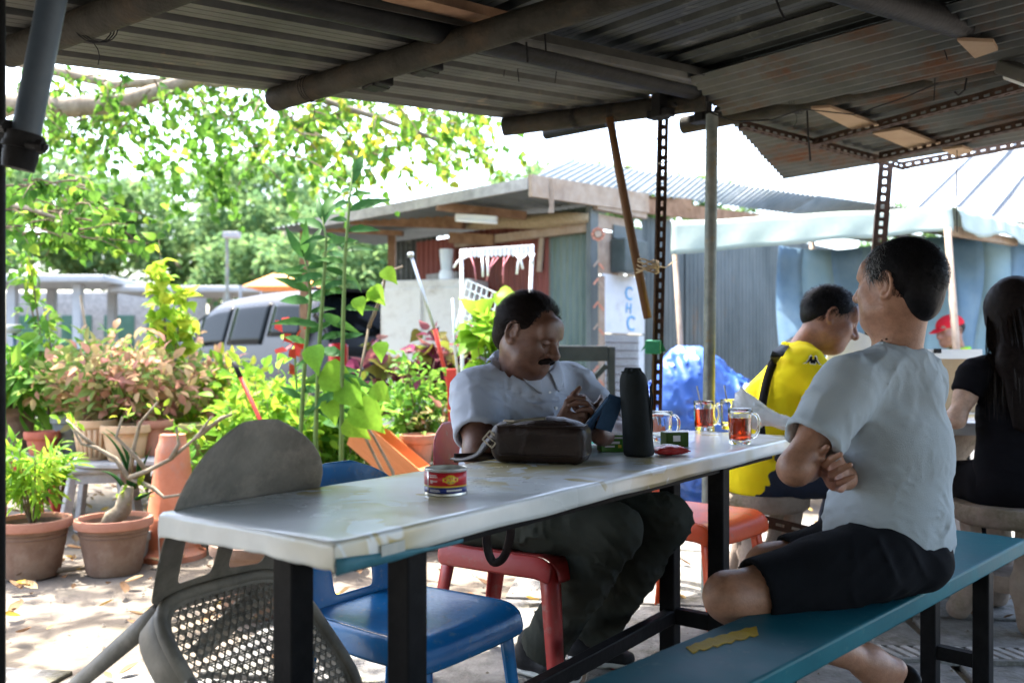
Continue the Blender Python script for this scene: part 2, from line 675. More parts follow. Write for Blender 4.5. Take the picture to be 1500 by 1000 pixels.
mat('tarp_blue', (0.02, 0.07, 0.28), (0.045, 0.12, 0.40), scale=5, rough=0.42, bump=0.15, bscale=18, dirt=(0.26, 0.33, 0.50), dscale=1.6,
    dlo=0.55, dhi=0.68)
mat('tarp_pale', (0.13, 0.23, 0.34), (0.19, 0.30, 0.40), scale=3, rough=0.5, bump=0.3, bscale=7, translucent=0.08)
mat('tarp_pale2', (0.20, 0.33, 0.40), (0.26, 0.38, 0.43), scale=3, rough=0.5, bump=0.3, bscale=7, translucent=0.08)
mat('tape_green', (0.02, 0.16, 0.08), (0.03, 0.20, 0.10), scale=10, rough=0.5)
mat('orange_paper', (0.42, 0.16, 0.10), (0.50, 0.24, 0.16), scale=20, rough=0.7)
mat('rope', (0.26, 0.20, 0.12), (0.36, 0.29, 0.19), scale=40, rough=0.9, bump=0.4, bscale=200)
mat('white_paint', (0.26, 0.275, 0.285), (0.33, 0.345, 0.35), scale=2, rough=0.6)
mat('white_plastic', (0.74, 0.76, 0.76), (0.80, 0.81, 0.80), scale=4, rough=0.4)
mat('grey_roof', (0.075, 0.085, 0.10), (0.105, 0.12, 0.135), scale=2, rough=0.6)
mat('orange_roof', (0.62, 0.21, 0.06), (0.70, 0.27, 0.09), scale=2, rough=0.7)
mat('shade_green', (0.05, 0.12, 0.09), (0.08, 0.16, 0.12), scale=3, rough=0.6)
mat('lamp_tube', (0.75, 0.77, 0.76), rough=0.3)
mat('bark', (0.17, 0.135, 0.10), (0.30, 0.25, 0.19), (0.38, 0.33, 0.26), scale=9, rough=0.9, bump=0.6, bscale=40, stretch=(1, 1, 0.5))
mat('twig', (0.12, 0.085, 0.055), (0.19, 0.14, 0.09), scale=20, rough=0.85)
leaf_mat('leaf_tree', [(0.035, 0.10, 0.015), (0.06, 0.16, 0.02), (0.085, 0.20, 0.028), (0.17, 0.26, 0.03), (0.30, 0.27, 0.03)], transl=0.5)
leaf_mat('leaf_lime', [(0.08, 0.20, 0.02), (0.13, 0.27, 0.025), (0.20, 0.33, 0.03), (0.34, 0.36, 0.04)], transl=0.5)
leaf_mat('leaf_far', [(0.06, 0.13, 0.055), (0.09, 0.17, 0.065), (0.12, 0.20, 0.07), (0.17, 0.22, 0.09)], transl=0.4, rough=0.7)
leaf_mat('leaf_dark', [(0.018, 0.065, 0.015), (0.028, 0.09, 0.02), (0.045, 0.12, 0.022)], transl=0.3, rough=0.5)
leaf_mat('leaf_green', [(0.045, 0.14, 0.02), (0.07, 0.19, 0.025), (0.12, 0.25, 0.03), (0.16, 0.28, 0.04)], transl=0.45)
leaf_mat('leaf_pink', [(0.10, 0.20, 0.04), (0.17, 0.24, 0.06), (0.33, 0.26, 0.11), (0.40, 0.19, 0.15), (0.46, 0.35, 0.17)], transl=0.4)
leaf_mat('leaf_coleus', [(0.05, 0.014, 0.018), (0.09, 0.018, 0.03), (0.17, 0.035, 0.07), (0.12, 0.11, 0.02), (0.09, 0.13, 0.02)], transl=0.35)
leaf_mat('leaf_dead', [(0.10, 0.06, 0.035), (0.18, 0.11, 0.06), (0.28, 0.20, 0.11), (0.50, 0.34, 0.05)], transl=0.1, rough=0.8)

# ================================================================ ground
def snap(v):
    return np.sin(v[..., 0] * 3.1 + 1.3 * np.sin(v[..., 1] * 2.3)) * np.cos(v[..., 1] * 2.7 + 1.1 * np.sin(v[..., 0] * 1.9))


t = np.linspace(-1, 1, 141)
ax = np.sinh(t * 6.2) / np.sinh(6.2) * 600
X, Y = np.meshgrid(ax, ax + 3.5, indexing='ij')
Z = -0.022 + 0.010 * snap(np.stack([X, Y], -1)) + 0.006 * snap(np.stack([X * 3.3 + 1, Y * 3.7], -1))
far = np.clip((np.hypot(X, Y - 3.5) - 6) / 3, 0, 1)
Z = Z * (1 - far) - 0.022 * far
n = len(t)
V = np.stack([X, Y, Z], -1).reshape(-1, 3)
I = np.arange(n * n).reshape(n, n)
Q = np.stack([I[:-1, :-1], I[1:, :-1], I[1:, 1:], I[:-1, 1:]], -1).reshape(-1, 4)
ground = np_mesh('ground', V, Q, 'earth')
ground['kind'] = 'structure'

# concrete slabs under and around the canopy, joints left open
pav = put(bpy.data.objects.new('pavement', None))
pav['kind'] = 'structure'
TM[pav.name] = Matrix.Identity(4)
ang = math.radians(-9)
ca, sa = math.cos(ang), math.sin(ang)
for i in range(-5, 6):
    for j in range(-4, 6):
        cx, cy = i * 1.22 + (0.4 if j % 2 else 0), j * 1.04 - 0.1
        w, h = 1.20, 1.02
        x, y = ca * cx - sa * cy, sa * cx + ca * cy + 0.15
        if y > 4.1 + max(0, x) * 1.2 or (x < -0.9 and y > 3.1):
            continue
        g = G()
        poly = []
        for (a, b) in ((-1, -1), (0.1, -1), (1, -1), (1, 0.2), (1, 1), (-0.2, 1), (-1, 1), (-1, -0.1)):
            poly.append((a * w / 2 + random.uniform(-.018, .004) * (1 if a > 0 else -1), b * h / 2 + random.uniform(-.018, .004) * (1 if b > 0 else -1)))
        rz = ang + random.uniform(-.006, .006)
        g.prism(poly, (x, y, -0.06), (math.cos(rz), math.sin(rz), 0), (-math.sin(rz), math.cos(rz), 0), (0, 0, 1), 0.06 + random.uniform(-.006, .002))
        build('concrete_slab', g, 'concrete', pav, bevel=0.006)

# a car park behind the garden
g = G()
g.add([(-60, 7.6, -0.012), (40, 7.6, -0.012), (40, 16.5, -0.012), (-60, 16.5, -0.012)], [(0, 1, 2, 3)])
build('road', g, 'asphalt', kind='structure')

# slotted drain cover beside the bench
dr = thing('drain_cover', 'slatted concrete drain cover let into the floor beside the teal bench', 'drain cover', (1.75, 3.03, 0))
fr = G()
for k in (-1, 1):
    fr.beam((0.9, 3.05 + 0.07 * k, 0.004), (2.7, 2.93 + 0.07 * k, 0.004), 0.02, 0.02)
build('frame', fr, 'concrete', dr)
for k in range(40):
    x = 0.93 + k * 0.044
    y = 3.05 - (x - .9) * .12 / 1.8
    g = G()
    g.beam((x + 0.016, y - 0.058, 0.006), (x - 0.016, y + 0.058, 0.006), 0.024, 0.018)
    build('slat', g, 'wood_grey', dr)

# fallen leaves and small stones on the ground
N = 1500
px = rng.uniform(-4.5, 3.5, N)
py = rng.uniform(1.6, 7.0, N)
keep = (rng.random(N) < np.where(px < -0.6, 1.0, 0.35)) & ((py > 3.2) | (rng.random(N) < 0.12))
px, py = px[keep], py[keep]
N = len(px)
lit = thing('leaf_litter', 'scattered dry brown and yellow leaves lying on the ground', 'leaf litter', (0, 0, 0))
leaves_mesh('litter_leaves', 'oval', np.stack([px, py, np.full(N, .012)], 1), np.stack([rng.normal(size=N), rng.normal(size=N), np.zeros(N)], 1),
            np.stack([rng.normal(size=N) * .3, rng.normal(size=N) * .3, np.ones(N)], 1), rng.uniform(.03, .095, N), rng.random(N),
            'leaf_dead', lit, droop=-0.35, fold=.6)

# grit and pebbles
g = G()
for k in range(1500):
    x, y = rng.uniform(-3.6, 2.6), rng.uniform(1.7, 5.2)
    if rng.random() < .5 and y < 3.2:
        continue
    r_ = rng.uniform(.003, .010)
    z = .001 if (y < 3.1 or x > -.9) else -.018
    a = rng.uniform(0, 3)
    g.add([(x + r_ * math.cos(a), y + r_ * math.sin(a), z), (x - r_ * math.sin(a), y + r_ * math.cos(a) * .8, z), (x - r_ * math.cos(a), y - r_ * math.sin(a), z), (x + r_ * math.sin(a), y - r_ * math.cos(a) * .8, z), (x, y, z + r_ * .9)], [(0, 1, 4), (1, 2, 4), (2, 3, 4), (3, 0, 4)])
build('grit', g, 'stool_grit', None, kind='stuff', label='small stones and grit strewn over the ground', cat='grit')

# ================================================================ canopy over the tables
E1 = np.array([-1.47, 2.86, 1.95])
EH = np.array([0.74, 0.673, 0.0])
EV = np.array([0.74, 0.673, 0.087])
WV = np.array([0.673, -0.74, 0.0])


def CP(e, w, dz=0.0):
    return E1 + EV * e + WV * w + np.array([0, 0, dz])


def PR(px, py, off=0.0):
    """pixel -> point on the canopy roof plane lifted by off"""
    r = np.array([(px - 750.0) / F, 1.0, (HZ - py) / F])
    o = np.array([0, 0, CAMZ])
    # z = E1z + .087*((p-E1).EH) + off
    a = r[2] - 0.087 * np.dot(r, EH)
    b = E1[2] + 0.087 * np.dot(o - E1, EH) + off - CAMZ
    d = b / a
    return o + r * d


def slotted(g, p, q, side, width=0.04, pitch=0.045):
    """one flange of slotted angle iron from p to q, spreading towards side"""
    p, q = np.array(p, float), np.array(q, float)
    d = q - p
    L = np.linalg.norm(d)
    d /= L
    s = np.array(side, float)
    s -= d * np.dot(s, d)
    s /= np.linalg.norm(s)
    n = int(L / pitch)
    th = np.cross(d, s) * 0.0025
    W = [0, width * 0.38, width * 0.62, width]
    for k in range(n):
        a, b, c = k * L / n, (k + 0.46) * L / n, (k + 1) * L / n
        for (l0, l1, w0, w1) in ((a, b, W[0], W[3]), (b, c, W[0], W[1]), (b, c, W[2], W[3])):
            A = [p + d * l0 + s * w0, p + d * l1 + s * w0, p + d * l1 + s * w1, p + d * l0 + s * w1]
            B = [x + th for x in A]
            g.add(A + B, [(3, 2, 1, 0), (4, 5, 6, 7), (0, 1, 5, 4), (1, 2, 6, 5), (2, 3, 7, 6), (3, 0, 4, 7)])
    return g


can = thing('canopy', 'weathered corrugated metal canopy on scaffold pipes over the long table', 'canopy', (0.82, 3.82, 0))
# outer strip: ribs run along the eave, the inner roof: ribs run across it
for k, (e0, e1) in enumerate(((-7.5, -2.55), (-2.6, -0.55), (-0.6, 1.0), (0.95, 2.28))):
    build('roof_sheet', corr([CP(e0, 0.0, .004 * k), CP(e0, 0.97, .004 * k), CP(e1, 0.97, .004 * k), CP(e1, 0, .004 * k)], 0, 'trap', 0.16, 0.036), 'zinc', can)
x0 = -7.5  # sheets extended unseen behind the camera to cut light under the canopy
k = 0
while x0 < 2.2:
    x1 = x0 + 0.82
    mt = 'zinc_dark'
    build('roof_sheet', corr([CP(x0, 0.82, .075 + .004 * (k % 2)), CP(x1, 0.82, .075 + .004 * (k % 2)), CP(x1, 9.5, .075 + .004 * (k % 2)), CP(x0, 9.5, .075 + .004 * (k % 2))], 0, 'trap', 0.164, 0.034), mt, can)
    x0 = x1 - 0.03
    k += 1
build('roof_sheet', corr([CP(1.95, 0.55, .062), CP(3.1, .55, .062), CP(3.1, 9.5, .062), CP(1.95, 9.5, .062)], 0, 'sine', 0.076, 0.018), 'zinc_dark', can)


def pipe(p, q, r, m='pipe_grey', parent=None, name='pipe', n=16, sag=0.0):
    g = G()
    p, q = np.array(p, float), np.array(q, float)
    pts = [p + (q - p) * t - np.array([0, 0, sag * 4 * t * (1 - t)]) for t in np.linspace(0, 1, 9)]
    g.tube(pts, r, n)
    return build(name, g, m, parent or can, angle=40)


def extend(p, q, a, b):
    p, q = np.array(p), np.array(q)
    return p - (q - p) * a, q + (q - p) * b


pA = extend(PR(500, 12, .012), PR(1095, 150, .012), 0.75, 0.01)
pipe(*pA, 0.042, 'pipe_dark')
pipe(PR(402, 146, -.03), PR(402, 146, -.03) + (PR(880, 0, -.03) - PR(402, 146, -.03)) * 2.4, 0.044)
pipe(PR(12, 78, -.03), PR(12, 78, -.03) + (PR(215, 0, -.03) - PR(12, 78, -.03)) * 4, 0.042)
pipe(PR(738, 186, -.035), PR(1034, 148, -.035), 0.043)
pipe(PR(1000, 184, -.07), PR(1000, 184, -.07) + (PR(1470, 92, -.06) - PR(1000, 184, -.07)) * 1.8, 0.040)
pipe(*extend(PR(1300, 2, .0), PR(1490, 62, .0), 2.2, 0.6), 0.047, 'pipe_dark')
pipe(P(800, 196, 4.6), P(890, 178, 4.3), 0.03, 'pipe_dark')
# pipe couplers
for (x, y, o) in ((625, 80, 0), (1030, 158, -.05), (1470, 92, -.03), (968, 152, -.03), (553, 103, -.02)):
    c = PR(x, y, o)
    g = G()
    Rr = frame(EH)
    g.box(c, (.05, .075, .13), Rr)
    g.box(c + np.array([0, 0, -.045]), (.115, .06, .035), Rr)
    g.cyl(c + Rr @ np.array([.06, 0, -.02]), c + Rr @ np.array([.085, 0, -.02]), .012, n=6)
    build('coupler', g, 'pipe_dark', can, bevel=.008)
# tie wires round the pipes
for (x, y, o, r) in ((455, 128, -.03, .049), (845, 172, -.035, .048), (135, 35, -.03, .047), (1165, 150, -.07, .046), (900, 165, -.035, .048)):
    c = PR(x, y, o)
    g = G()
    for q in range(3):
        ring = [c + EH * (0.006 * q + .003 * math.sin(a)) + (r + .004) * (math.cos(a) * WV * 0 + math.cos(a) * EH * 0.0 + math.cos(a) * np.array([EH[0], EH[1], 0]) * 1.0 + math.sin(a) * np.array([0, 0, 1.0])) for a in np.linspace(0, 2 * math.pi, 18)]
        g.tube([p + WV * .007 * q for p in ring], .0016, 5)
    tail = [c + np.array([0, 0, -r]) + np.array([.012 * math.sin(k), .01 * k, -.018 * k]) for k in range(4)]
    g.tube(tail, .0014, 5)
    build('tie_wire', g, 'black_rubber', can)
# brown timber between the sheets and the pipes
g = G()
g.beam(PR(570, -12, .045), PR(768, 38, .045), 0.075, 0.03)
build('timber', g, 'wood_brown', can)
g = G()
g.beam(PR(905, 142, .035), PR(968, 150, .035), 0.06, 0.03)
build('timber', g, 'wood_brown', can)
g = G()
g.beam(PR(1140, 148, .01), PR(1180, 140, .01), 0.06, 0.02)
build('timber', g, 'wood_pale', can)
# posts
base = PG(1035, 867)
top = P(1043, 168, 3.84)
pipe(base + np.array([0, 0, -.05]), top, 0.026, 'galv', name='post')
sb = P(955, 640, 4.02)
st = P(966, 160, 4.0)
dv = unit(sb - st)
sb = st + dv * ((st[2] + .03) / -dv[2])
g = G()
slotted(g, sb, st, (1, -.35, 0), .042)
slotted(g, sb, st, (-.35, -1, 0), .042)
build('post', g, 'slot_steel', can)
g = G()
g.tube([P(893, 172, 3.86), P(905, 240, 3.87), P(925, 345, 3.89), P(949, 466, 3.92)], [.017, .019, .020, .019], 12)
build('bamboo_brace', g, 'bamboo', can, smooth=True)
g = G()
for q in range(5):
    c = P(944, 384 + 3 * q, 3.9)
    g.tube([c + np.array([.05 * math.cos(a) + .012, .045 * math.sin(a), .012 * math.sin(a * 2 + q)]) for a in np.linspace(0, 6.28, 14)], .004, 5)
g.tube([P(955, 388, 3.9), P(975, 392, 3.95), P(990, 380, 4.1)], .003, 5)
build('rope_lashing', g, 'rope', can)
g = G()
g.box(P(957, 508, 3.99), (.07, .055, .06), frame((.3, 1, .1)))
g.add([P(944, 510, 3.96), P(938, 516, 3.95), P(948, 498, 3.96)], [(0, 1, 2)])
g.add([P(968, 498, 3.98), P(976, 514, 3.97), P(967, 516, 3.97)], [(0, 1, 2)])
build('green_tape', g, 'tape_green', can, bevel=.006)
# corner post at the left and its diagonal brace, held by a black swivel coupler
pipe((-0.962, 1.66, -.04), (-0.962, 1.66, 1.80), 0.0135, 'pipe_dark', name='post')
bt, bb = P(88, -60, 1.62), P(31, 232, 1.62)
pipe(bb, bt, 0.0245, 'pipe_blue', name='diagonal_brace', n=24)
ax_ = unit(bt - bb)
g = G()
c0 = P(30, 228, 1.62)
g.tube([c0 - ax_ * .025, c0 + ax_ * .0, c0 + ax_ * .03], [.027, .030, .0285], 18)
g.tube([c0 + ax_ * .012, c0 + ax_ * .022], [.034, .034], 18)
build('end_cap', g, 'black_rubber', can, angle=40)
g = G()
c1 = P(36, 205, 1.62)
g.tube([c1 - ax_ * .012, c1 + ax_ * .012], [.0325, .0325], 18)
g.tube([P(4, 194, 1.65) - np.array([0, 0, .02]), P(4, 194, 1.65) + np.array([0, 0, .02])], [.024, .024], 16)
g.beam(c1, P(6, 196, 1.64), .03, .03)
g.cyl(P(40, 212, 1.59), P(68, 216, 1.58), .007, n=8)
g.cyl(P(55, 214, 1.58), P(64, 215, 1.58), .0125, n=6)
g.cyl(P(-4, 185, 1.62), P(12, 186, 1.60), .0125, n=6)
build('coupler', g, 'black_rubber', can, angle=40)
# ragged wires that hang from the roof
for (pts, r) in (([(1137, 0, 2.6), (1142, 14, 2.6), (1149, 28, 2.6)], .0035), ([(1375, 38, 3.2), (1380, 62, 3.2), (1388, 88, 3.2)], .002),
                 ([(1370, 95, 3.5), (1369, 130, 3.5), (1368, 148, 3.5)], .002), ([(1182, 160, 3.9), (1184, 200, 3.9), (1187, 236, 3.9)], .004),
                 ([(1398, 135, 3.4), (1404, 140, 3.4), (1413, 132, 3.4), (1416, 115, 3.4)], .0035), ([(1402, 220, 3.9), (1401, 280, 3.9), (1402, 340, 3.9)], .0018),
                 ([(1040, 165, 3.7), (1075, 178, 3.7), (1130, 176, 3.7), (1175, 160, 3.8)], .003), ([(1175, 160, 3.8), (1250, 168, 3.7), (1320, 145, 3.6), (1375, 122, 3.5)], .0025),
                 ([(912, 222, 3.9), (930, 233, 3.95), (955, 215, 4.0), (970, 190, 4.0)], .002), ([(740, 95, 3.3), (738, 112, 3.3)], .002),
                 ([(758, 100, 3.3), (760, 120, 3.3)], .002), ([(815, 105, 3.3), (813, 122, 3.3)], .002), ([(771, 62, 2.9), (773, 92, 2.9)], .004), ([(798, 50, 2.9), (800, 78, 2.9)], .003)):
    g = G()
    g.tube([P(*p) for p in pts], r, 6)
    build('hanging_wire', g, 'black_rubber', can)
g = G()
g.tube([P(915, 246, 3.9), P(975, 238, 4.0), P(1038, 222, 3.86)], .0028, 6)
build('washing_line', g, 'white_plastic', can)

# rusty lean-to on slotted angle iron joined to the canopy
aw = thing('lean_to_roof', 'rust-streaked corrugated lean-to roof on slotted angle iron beside the canopy', 'lean-to roof', (1.95, 4.75, 0))
ra, rb = np.array([0.72, 3.62, 2.15]), np.array([1.54, 5.05, 2.03])
nsh = 3
for i in range(nsh):
    a = ra + (rb - ra) * (i / nsh)
    b = ra + (rb - ra) * ((i + 1.04) / nsh)
    oz = np.array([0, 0, .006 * (i % 2)])
    ln = 3.4 + .1 * (i % 2)
    build('roof_sheet', corr([a + oz, b + oz, b + oz + WV * ln, a + oz + WV * ln], 0, 'sine', 0.076, 0.018), 'zinc_rust', aw)
RN = np.cross(rb - ra, WV)
RN /= np.linalg.norm(RN)


def PL(px, py, off=0.0):
    """pixel -> point on the lean-to roof plane, off metres below it"""
    r = np.array([(px - 750.0) / F, 1.0, (HZ - py) / F])
    o = np.array([0, 0, CAMZ])
    d = np.dot(ra - np.array([0, 0, off]) - o, RN) / np.dot(r, RN)
    return o + r * d


def angle_iron(p, q, name='angle_iron', parent=aw, w=.042, side=None):
    g = G()
    d = unit(np.array(q) - np.array(p))
    sd = np.cross(d, (0, 0, 1)) if side is None else side
    slotted(g, p, q, (0, 0, 1), w)
    slotted(g, p, q, sd, w)
    return build(name, g, 'slot_steel', parent)


angle_iron(PL(1082, 188, .06), PL(1288, 240, .06))
angle_iron(PL(1190, 216, .06), PL(1520, 128, .06))
angle_iron(PL(1288, 236, .06), PL(1530, 182, .06))
angle_iron(P(1322, 248, 4.9), P(1520, 212, 4.4))
angle_iron(P(1290, 240, 4.8), P(1322, 249, 4.9))
pt, pb = P(1287, 238, 4.78), P(1264, 520, 4.70)
dv = unit(pb - pt)
pb = pt + dv * ((pt[2] + .03) / -dv[2])
g = G()
slotted(g, pb, pt, (1, -.3, 0), .075)
slotted(g, pb, pt, (-.3, -1, 0), .05)
build('post', g, 'slot_steel', aw)
for q in ([(1188, 160), (1216, 158), (1290, 184), (1248, 190)], [(1278, 196), (1320, 190), (1378, 212), (1340, 222)], [(1402, 60), (1455, 62), (1462, 74), (1428, 86)], [(1380, 220), (1410, 216), (1425, 222), (1400, 230)]):
    pl = [PL(x, y, .035) for x, y in q]
    g = G()
    g.add(pl + [p + np.array([0, 0, .012]) for p in pl], [(0, 1, 2, 3), (7, 6, 5, 4), (0, 4, 5, 1), (1, 5, 6, 2), (2, 6, 7, 3), (3, 7, 4, 0)])
    build('plywood_strip', g, 'plywood', aw)

lamp = thing('fluorescent_lamp', 'short fluorescent tube lamp hung under the canopy by the rusty lean-to', 'lamp', P(1500, 105, 3.2))
g = G()
g.beam(P(1470, 98, 3.3), P(1560, 128, 3.0), .07, .05)
build('housing', g, 'zinc', lamp, bevel=.008)
g = G()
g.cyl(P(1474, 112, 3.28), P(1560, 142, 3.0), .013, n=12)
build('tube', g, 'lamp_tube', lamp, smooth=True)

# ================================================================ shed
K = np.array([0.69, 7.6, 0.0])
LD = unit((-0.73, 0.68, 0))
RD = unit((0.68, 0.73, 0))
shed = thing('shed', 'patchwork shed of red, green and grey corrugated sheets behind the garden', 'shed', tuple(K))


def WL(px, z=0.0, dirv=LD, off=0.0):
    """point on a shed wall seen at photo column px; off = metres proud of the wall"""
    nrm = np.array([-LD[1], LD[0], 0]) if dirv is LD else np.array([RD[1], -RD[0], 0])
    if np.dot(nrm, -K) < 0:
        nrm = -nrm
    k = K + nrm * off
    u = (px - 750.0) / F
    tt = (u * k[1] - k[0]) / (dirv[0] - u * dirv[1])
    p = k + dirv * tt
    p[2] = z
    return p


def zpx(p, py):
    return CAMZ + (HZ - py) / F * p[1]


def wall_corr(px0, px1, z0, z1, m, dirv=LD, off=0.0, pitch=.076, name='wall_sheet', kind='sine'):
    a, b = WL(px0, z0, dirv, off), WL(px1, z0, dirv, off)
    c, d = b.copy(), a.copy()
    c[2] = d[2] = z1
    return build(name, corr([a, b, c, d], 0, kind, pitch, .018), m, shed)


def wall_box(px0, px1, py0, py1, m, dirv=LD, off=0.01, th=0.02, name='panel', bevel=0.0):
    a, b = WL(px0, 0, dirv, off), WL(px1, 0, dirv, off)
    mid = (a + b) / 2
    z1, z0 = zpx(mid, py0), zpx(mid, py1)
    g = G()
    g.beam(np.array([a[0], a[1], (z0 + z1) / 2]), np.array([b[0], b[1], (z0 + z1) / 2]), th, z1 - z0)
    return build(name, g, m, shed, bevel=bevel)


wall_corr(580, 640, 0, 2.22, 'zinc_dark')
wall_corr(610, 668, 0, 2.18, 'zinc_red', off=.02)
wall_corr(664, 742, 0, 2.22, 'zinc_red')
wall_corr(738, 806, 0, 2.24, 'zinc_red', off=.012)
wall_corr(804, 869, 0, 2.30, 'zinc_green')
wall_corr(940, 1010, 0, 2.30, 'zinc_wall', RD)
wall_corr(1004, 1078, 0, 2.34, 'zinc_wall', RD, .012)
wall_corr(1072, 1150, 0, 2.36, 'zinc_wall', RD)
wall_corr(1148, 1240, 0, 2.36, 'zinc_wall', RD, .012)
wall_box(862, 873, 300, 660, 'zinc_wall', RD, .03, .05, 'corner_post')
wall_box(872, 944, 298, 314, 'wood_pale', RD, .08, .06, 'lintel')
wall_box(872, 925, 318, 338, 'wood_pale', RD, .03, .03, 'plank')
wall_box(872, 905, 340, 402, 'wood_pale', RD, .02, .02, 'plank')
wall_box(898, 940, 333, 352, 'zinc_wall', RD, .05, .02, 'metal_patch')
wall_box(872, 884, 404, 660, 'wood_pale', RD, .03, .03, 'door_jamb')
dp = wall_box(882, 943, 404, 488, 'white_panel', RD, .03, .02, 'door_panel')
wall_box(882, 943, 490, 660, 'white_panel', RD, .015, .01, 'door_panel')
g = G()
for q in range(16):
    p = WL(886 + q * 3.2, 0, RD, .04)
    g.cyl((p[0], p[1], .45), (p[0], p[1], zpx(p, 490)), .004, n=5)
for q in range(10):
    zz = .5 + q * .07
    a, b = WL(886, zz, RD, .045), WL(936, zz, RD, .045)
    g.cyl(a, b, .004, n=5)
build('wire_mesh', g, 'slot_steel', shed)
# blue letters painted one under the other on the door panel
for ch, px_, py_, sz_ in (('C', 915, 437, .17), ('H', 916, 457, .13), ('C', 917, 482, .19)):
    o = WL(px_, 0, RD, .046)
    o[2] = zpx(o, py_)
    ex = unit(RD * 0.97 + np.array([0, 0, -.12]))
    ey = unit(np.array([0, 0, 1]) + RD * .12)
    text_part('letter', ch, shed, 'blue_paint', o, ex, ey, np.cross(ex, ey), sz_, .002)
wall_box(905, 938, 352, 400, 'dark_box', RD, .12, .16, 'meter_box', .01)
wall_box(627, 672, 400, 430, 'wood_grey', LD, .05, .05, 'ledge')
wall_box(668, 862, 340, 352, 'wood_pale', LD, .05, .05, 'top_plate')
g = G()
a, b = WL(796, 0, LD, .04), WL(790, 0, LD, .04)
g.beam((a[0], a[1], zpx(a, 318)), (b[0], b[1], zpx(b, 398)), .05, .02, up=(-LD[1], LD[0], 0))
build('batten', g, 'wood_pale', shed)
# canvas bundle tucked under the eave
g = G()
pts = [WL(x, 0, LD, .10) for x in (668, 700, 740, 790, 830, 862)]
for i, p in enumerate(pts):
    p[2] = zpx(p, 330 - i * 2.5 + (i % 2) * 2)
g.tube(pts, [.03, .05, .06, .07, .06, .04], 9)
build('canvas_roll', g, 'rope', shed, smooth=True)

# roofs: a lean-to overhang on the left wall, a sloping roof on the right
R0 = np.array([0.14, 6.9, 2.37])
RL = np.array([-2.5, 9.33, 2.35])
T1 = np.array([0.556, 8.5, 2.86])
RR = np.array([2.99, 9.96, 2.60])
RR2 = R0 + (RR - R0) * 1.75
T2 = np.array([5.6, 11.6, 2.86])
nA = 4
for i in range(nA):
    f0, f1 = i / nA, (i + 1.03) / nA
    a, b = R0 + (RL - R0) * f0, R0 + (RL - R0) * f1
    IA, IL = np.array([.95, 7.95, 2.31]), np.array([-1.55, 10.25, 2.29])
    e0, e1 = IA + (IL - IA) * f0, IA + (IL - IA) * f1
    oz = np.array([0, 0, .005 * (i % 2)])
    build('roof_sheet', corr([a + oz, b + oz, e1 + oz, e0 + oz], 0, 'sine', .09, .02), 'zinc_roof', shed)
nB = 5
for i in range(nB):
    f0, f1 = i / nB, (i + 1.03) / nB
    a, b = R0 + (RR2 - R0) * f0, R0 + (RR2 - R0) * f1
    c, d = T1 + (T2 - T1) * f1, T1 + (T2 - T1) * f0
    oz = np.array([0, 0, .02 + .005 * (i % 2)])
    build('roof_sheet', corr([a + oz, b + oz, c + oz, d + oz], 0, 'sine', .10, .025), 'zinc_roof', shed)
g = G()
g.beam(R0 + np.array([-.01, -.02, -.02]), RL + np.array([.5, -.48, -.02]), .03, .09)
build('fascia', g, 'wood_grey', shed)
g = G()
a = R0 + np.array([.0, -.04, -.04])
b = R0 + (RR - R0) * .38 + np.array([0, -.05, -.07])
g.beam(a, b, .035, .17)
build('fascia', g, 'wood_pale', shed)
g = G()
g.beam(R0 + (RR - R0) * .38 + np.array([0, 0, -.09]), RR2 + np.array([0, 0, -.1]), .035, .13)
build('fascia', g, 'wood_brown', shed)
for (q0, q1, w, h, m) in ((P(640, 302, 7.6), P(770, 316, 7.9), .05, .07, 'wood_brown'), (P(515, 320, 8.8), P(680, 326, 8.4), .08, .12, 'wood_brown'),
                          (P(480, 336, 9.3), P(590, 342, 9.0), .05, .05, 'wood_brown'), (P(880, 292, 7.9), P(1010, 300, 8.6), .07, .10, 'wood_brown'),
                          (P(1000, 310, 8.9), P(1075, 318, 9.4), .07, .12, 'wood_brown'), (P(660, 348, 8.6), P(725, 352, 8.3), .06, .10, 'wood_brown')):
    g = G()
    g.beam(q0, q1, w, h)
    build('rafter', g, m, shed)
for (xx, yy, dd) in ((-2.2, 9.4, 0), (-1.3, 9.6, 0)):
    g = G()
    g.beam((xx, yy, -.05), (xx, yy, 2.33), .08, .08, up=(1, 0, 0))
    build('post', g, 'wood_brown', shed)
fl = thing('strip_light', 'white strip light fixed beneath the shed eave', 'lamp', P(697, 316, 7.7))
g = G()
g.beam(P(668, 317, 7.75), P(728, 321, 7.6), .05, .05)
build('housing', g, 'white_plastic', fl, bevel=.008)
g = G()
g.cyl(P(668, 322, 7.72), P(728, 326, 7.57), .016, n=10)
build('tube', g, 'lamp_tube', fl, smooth=True)
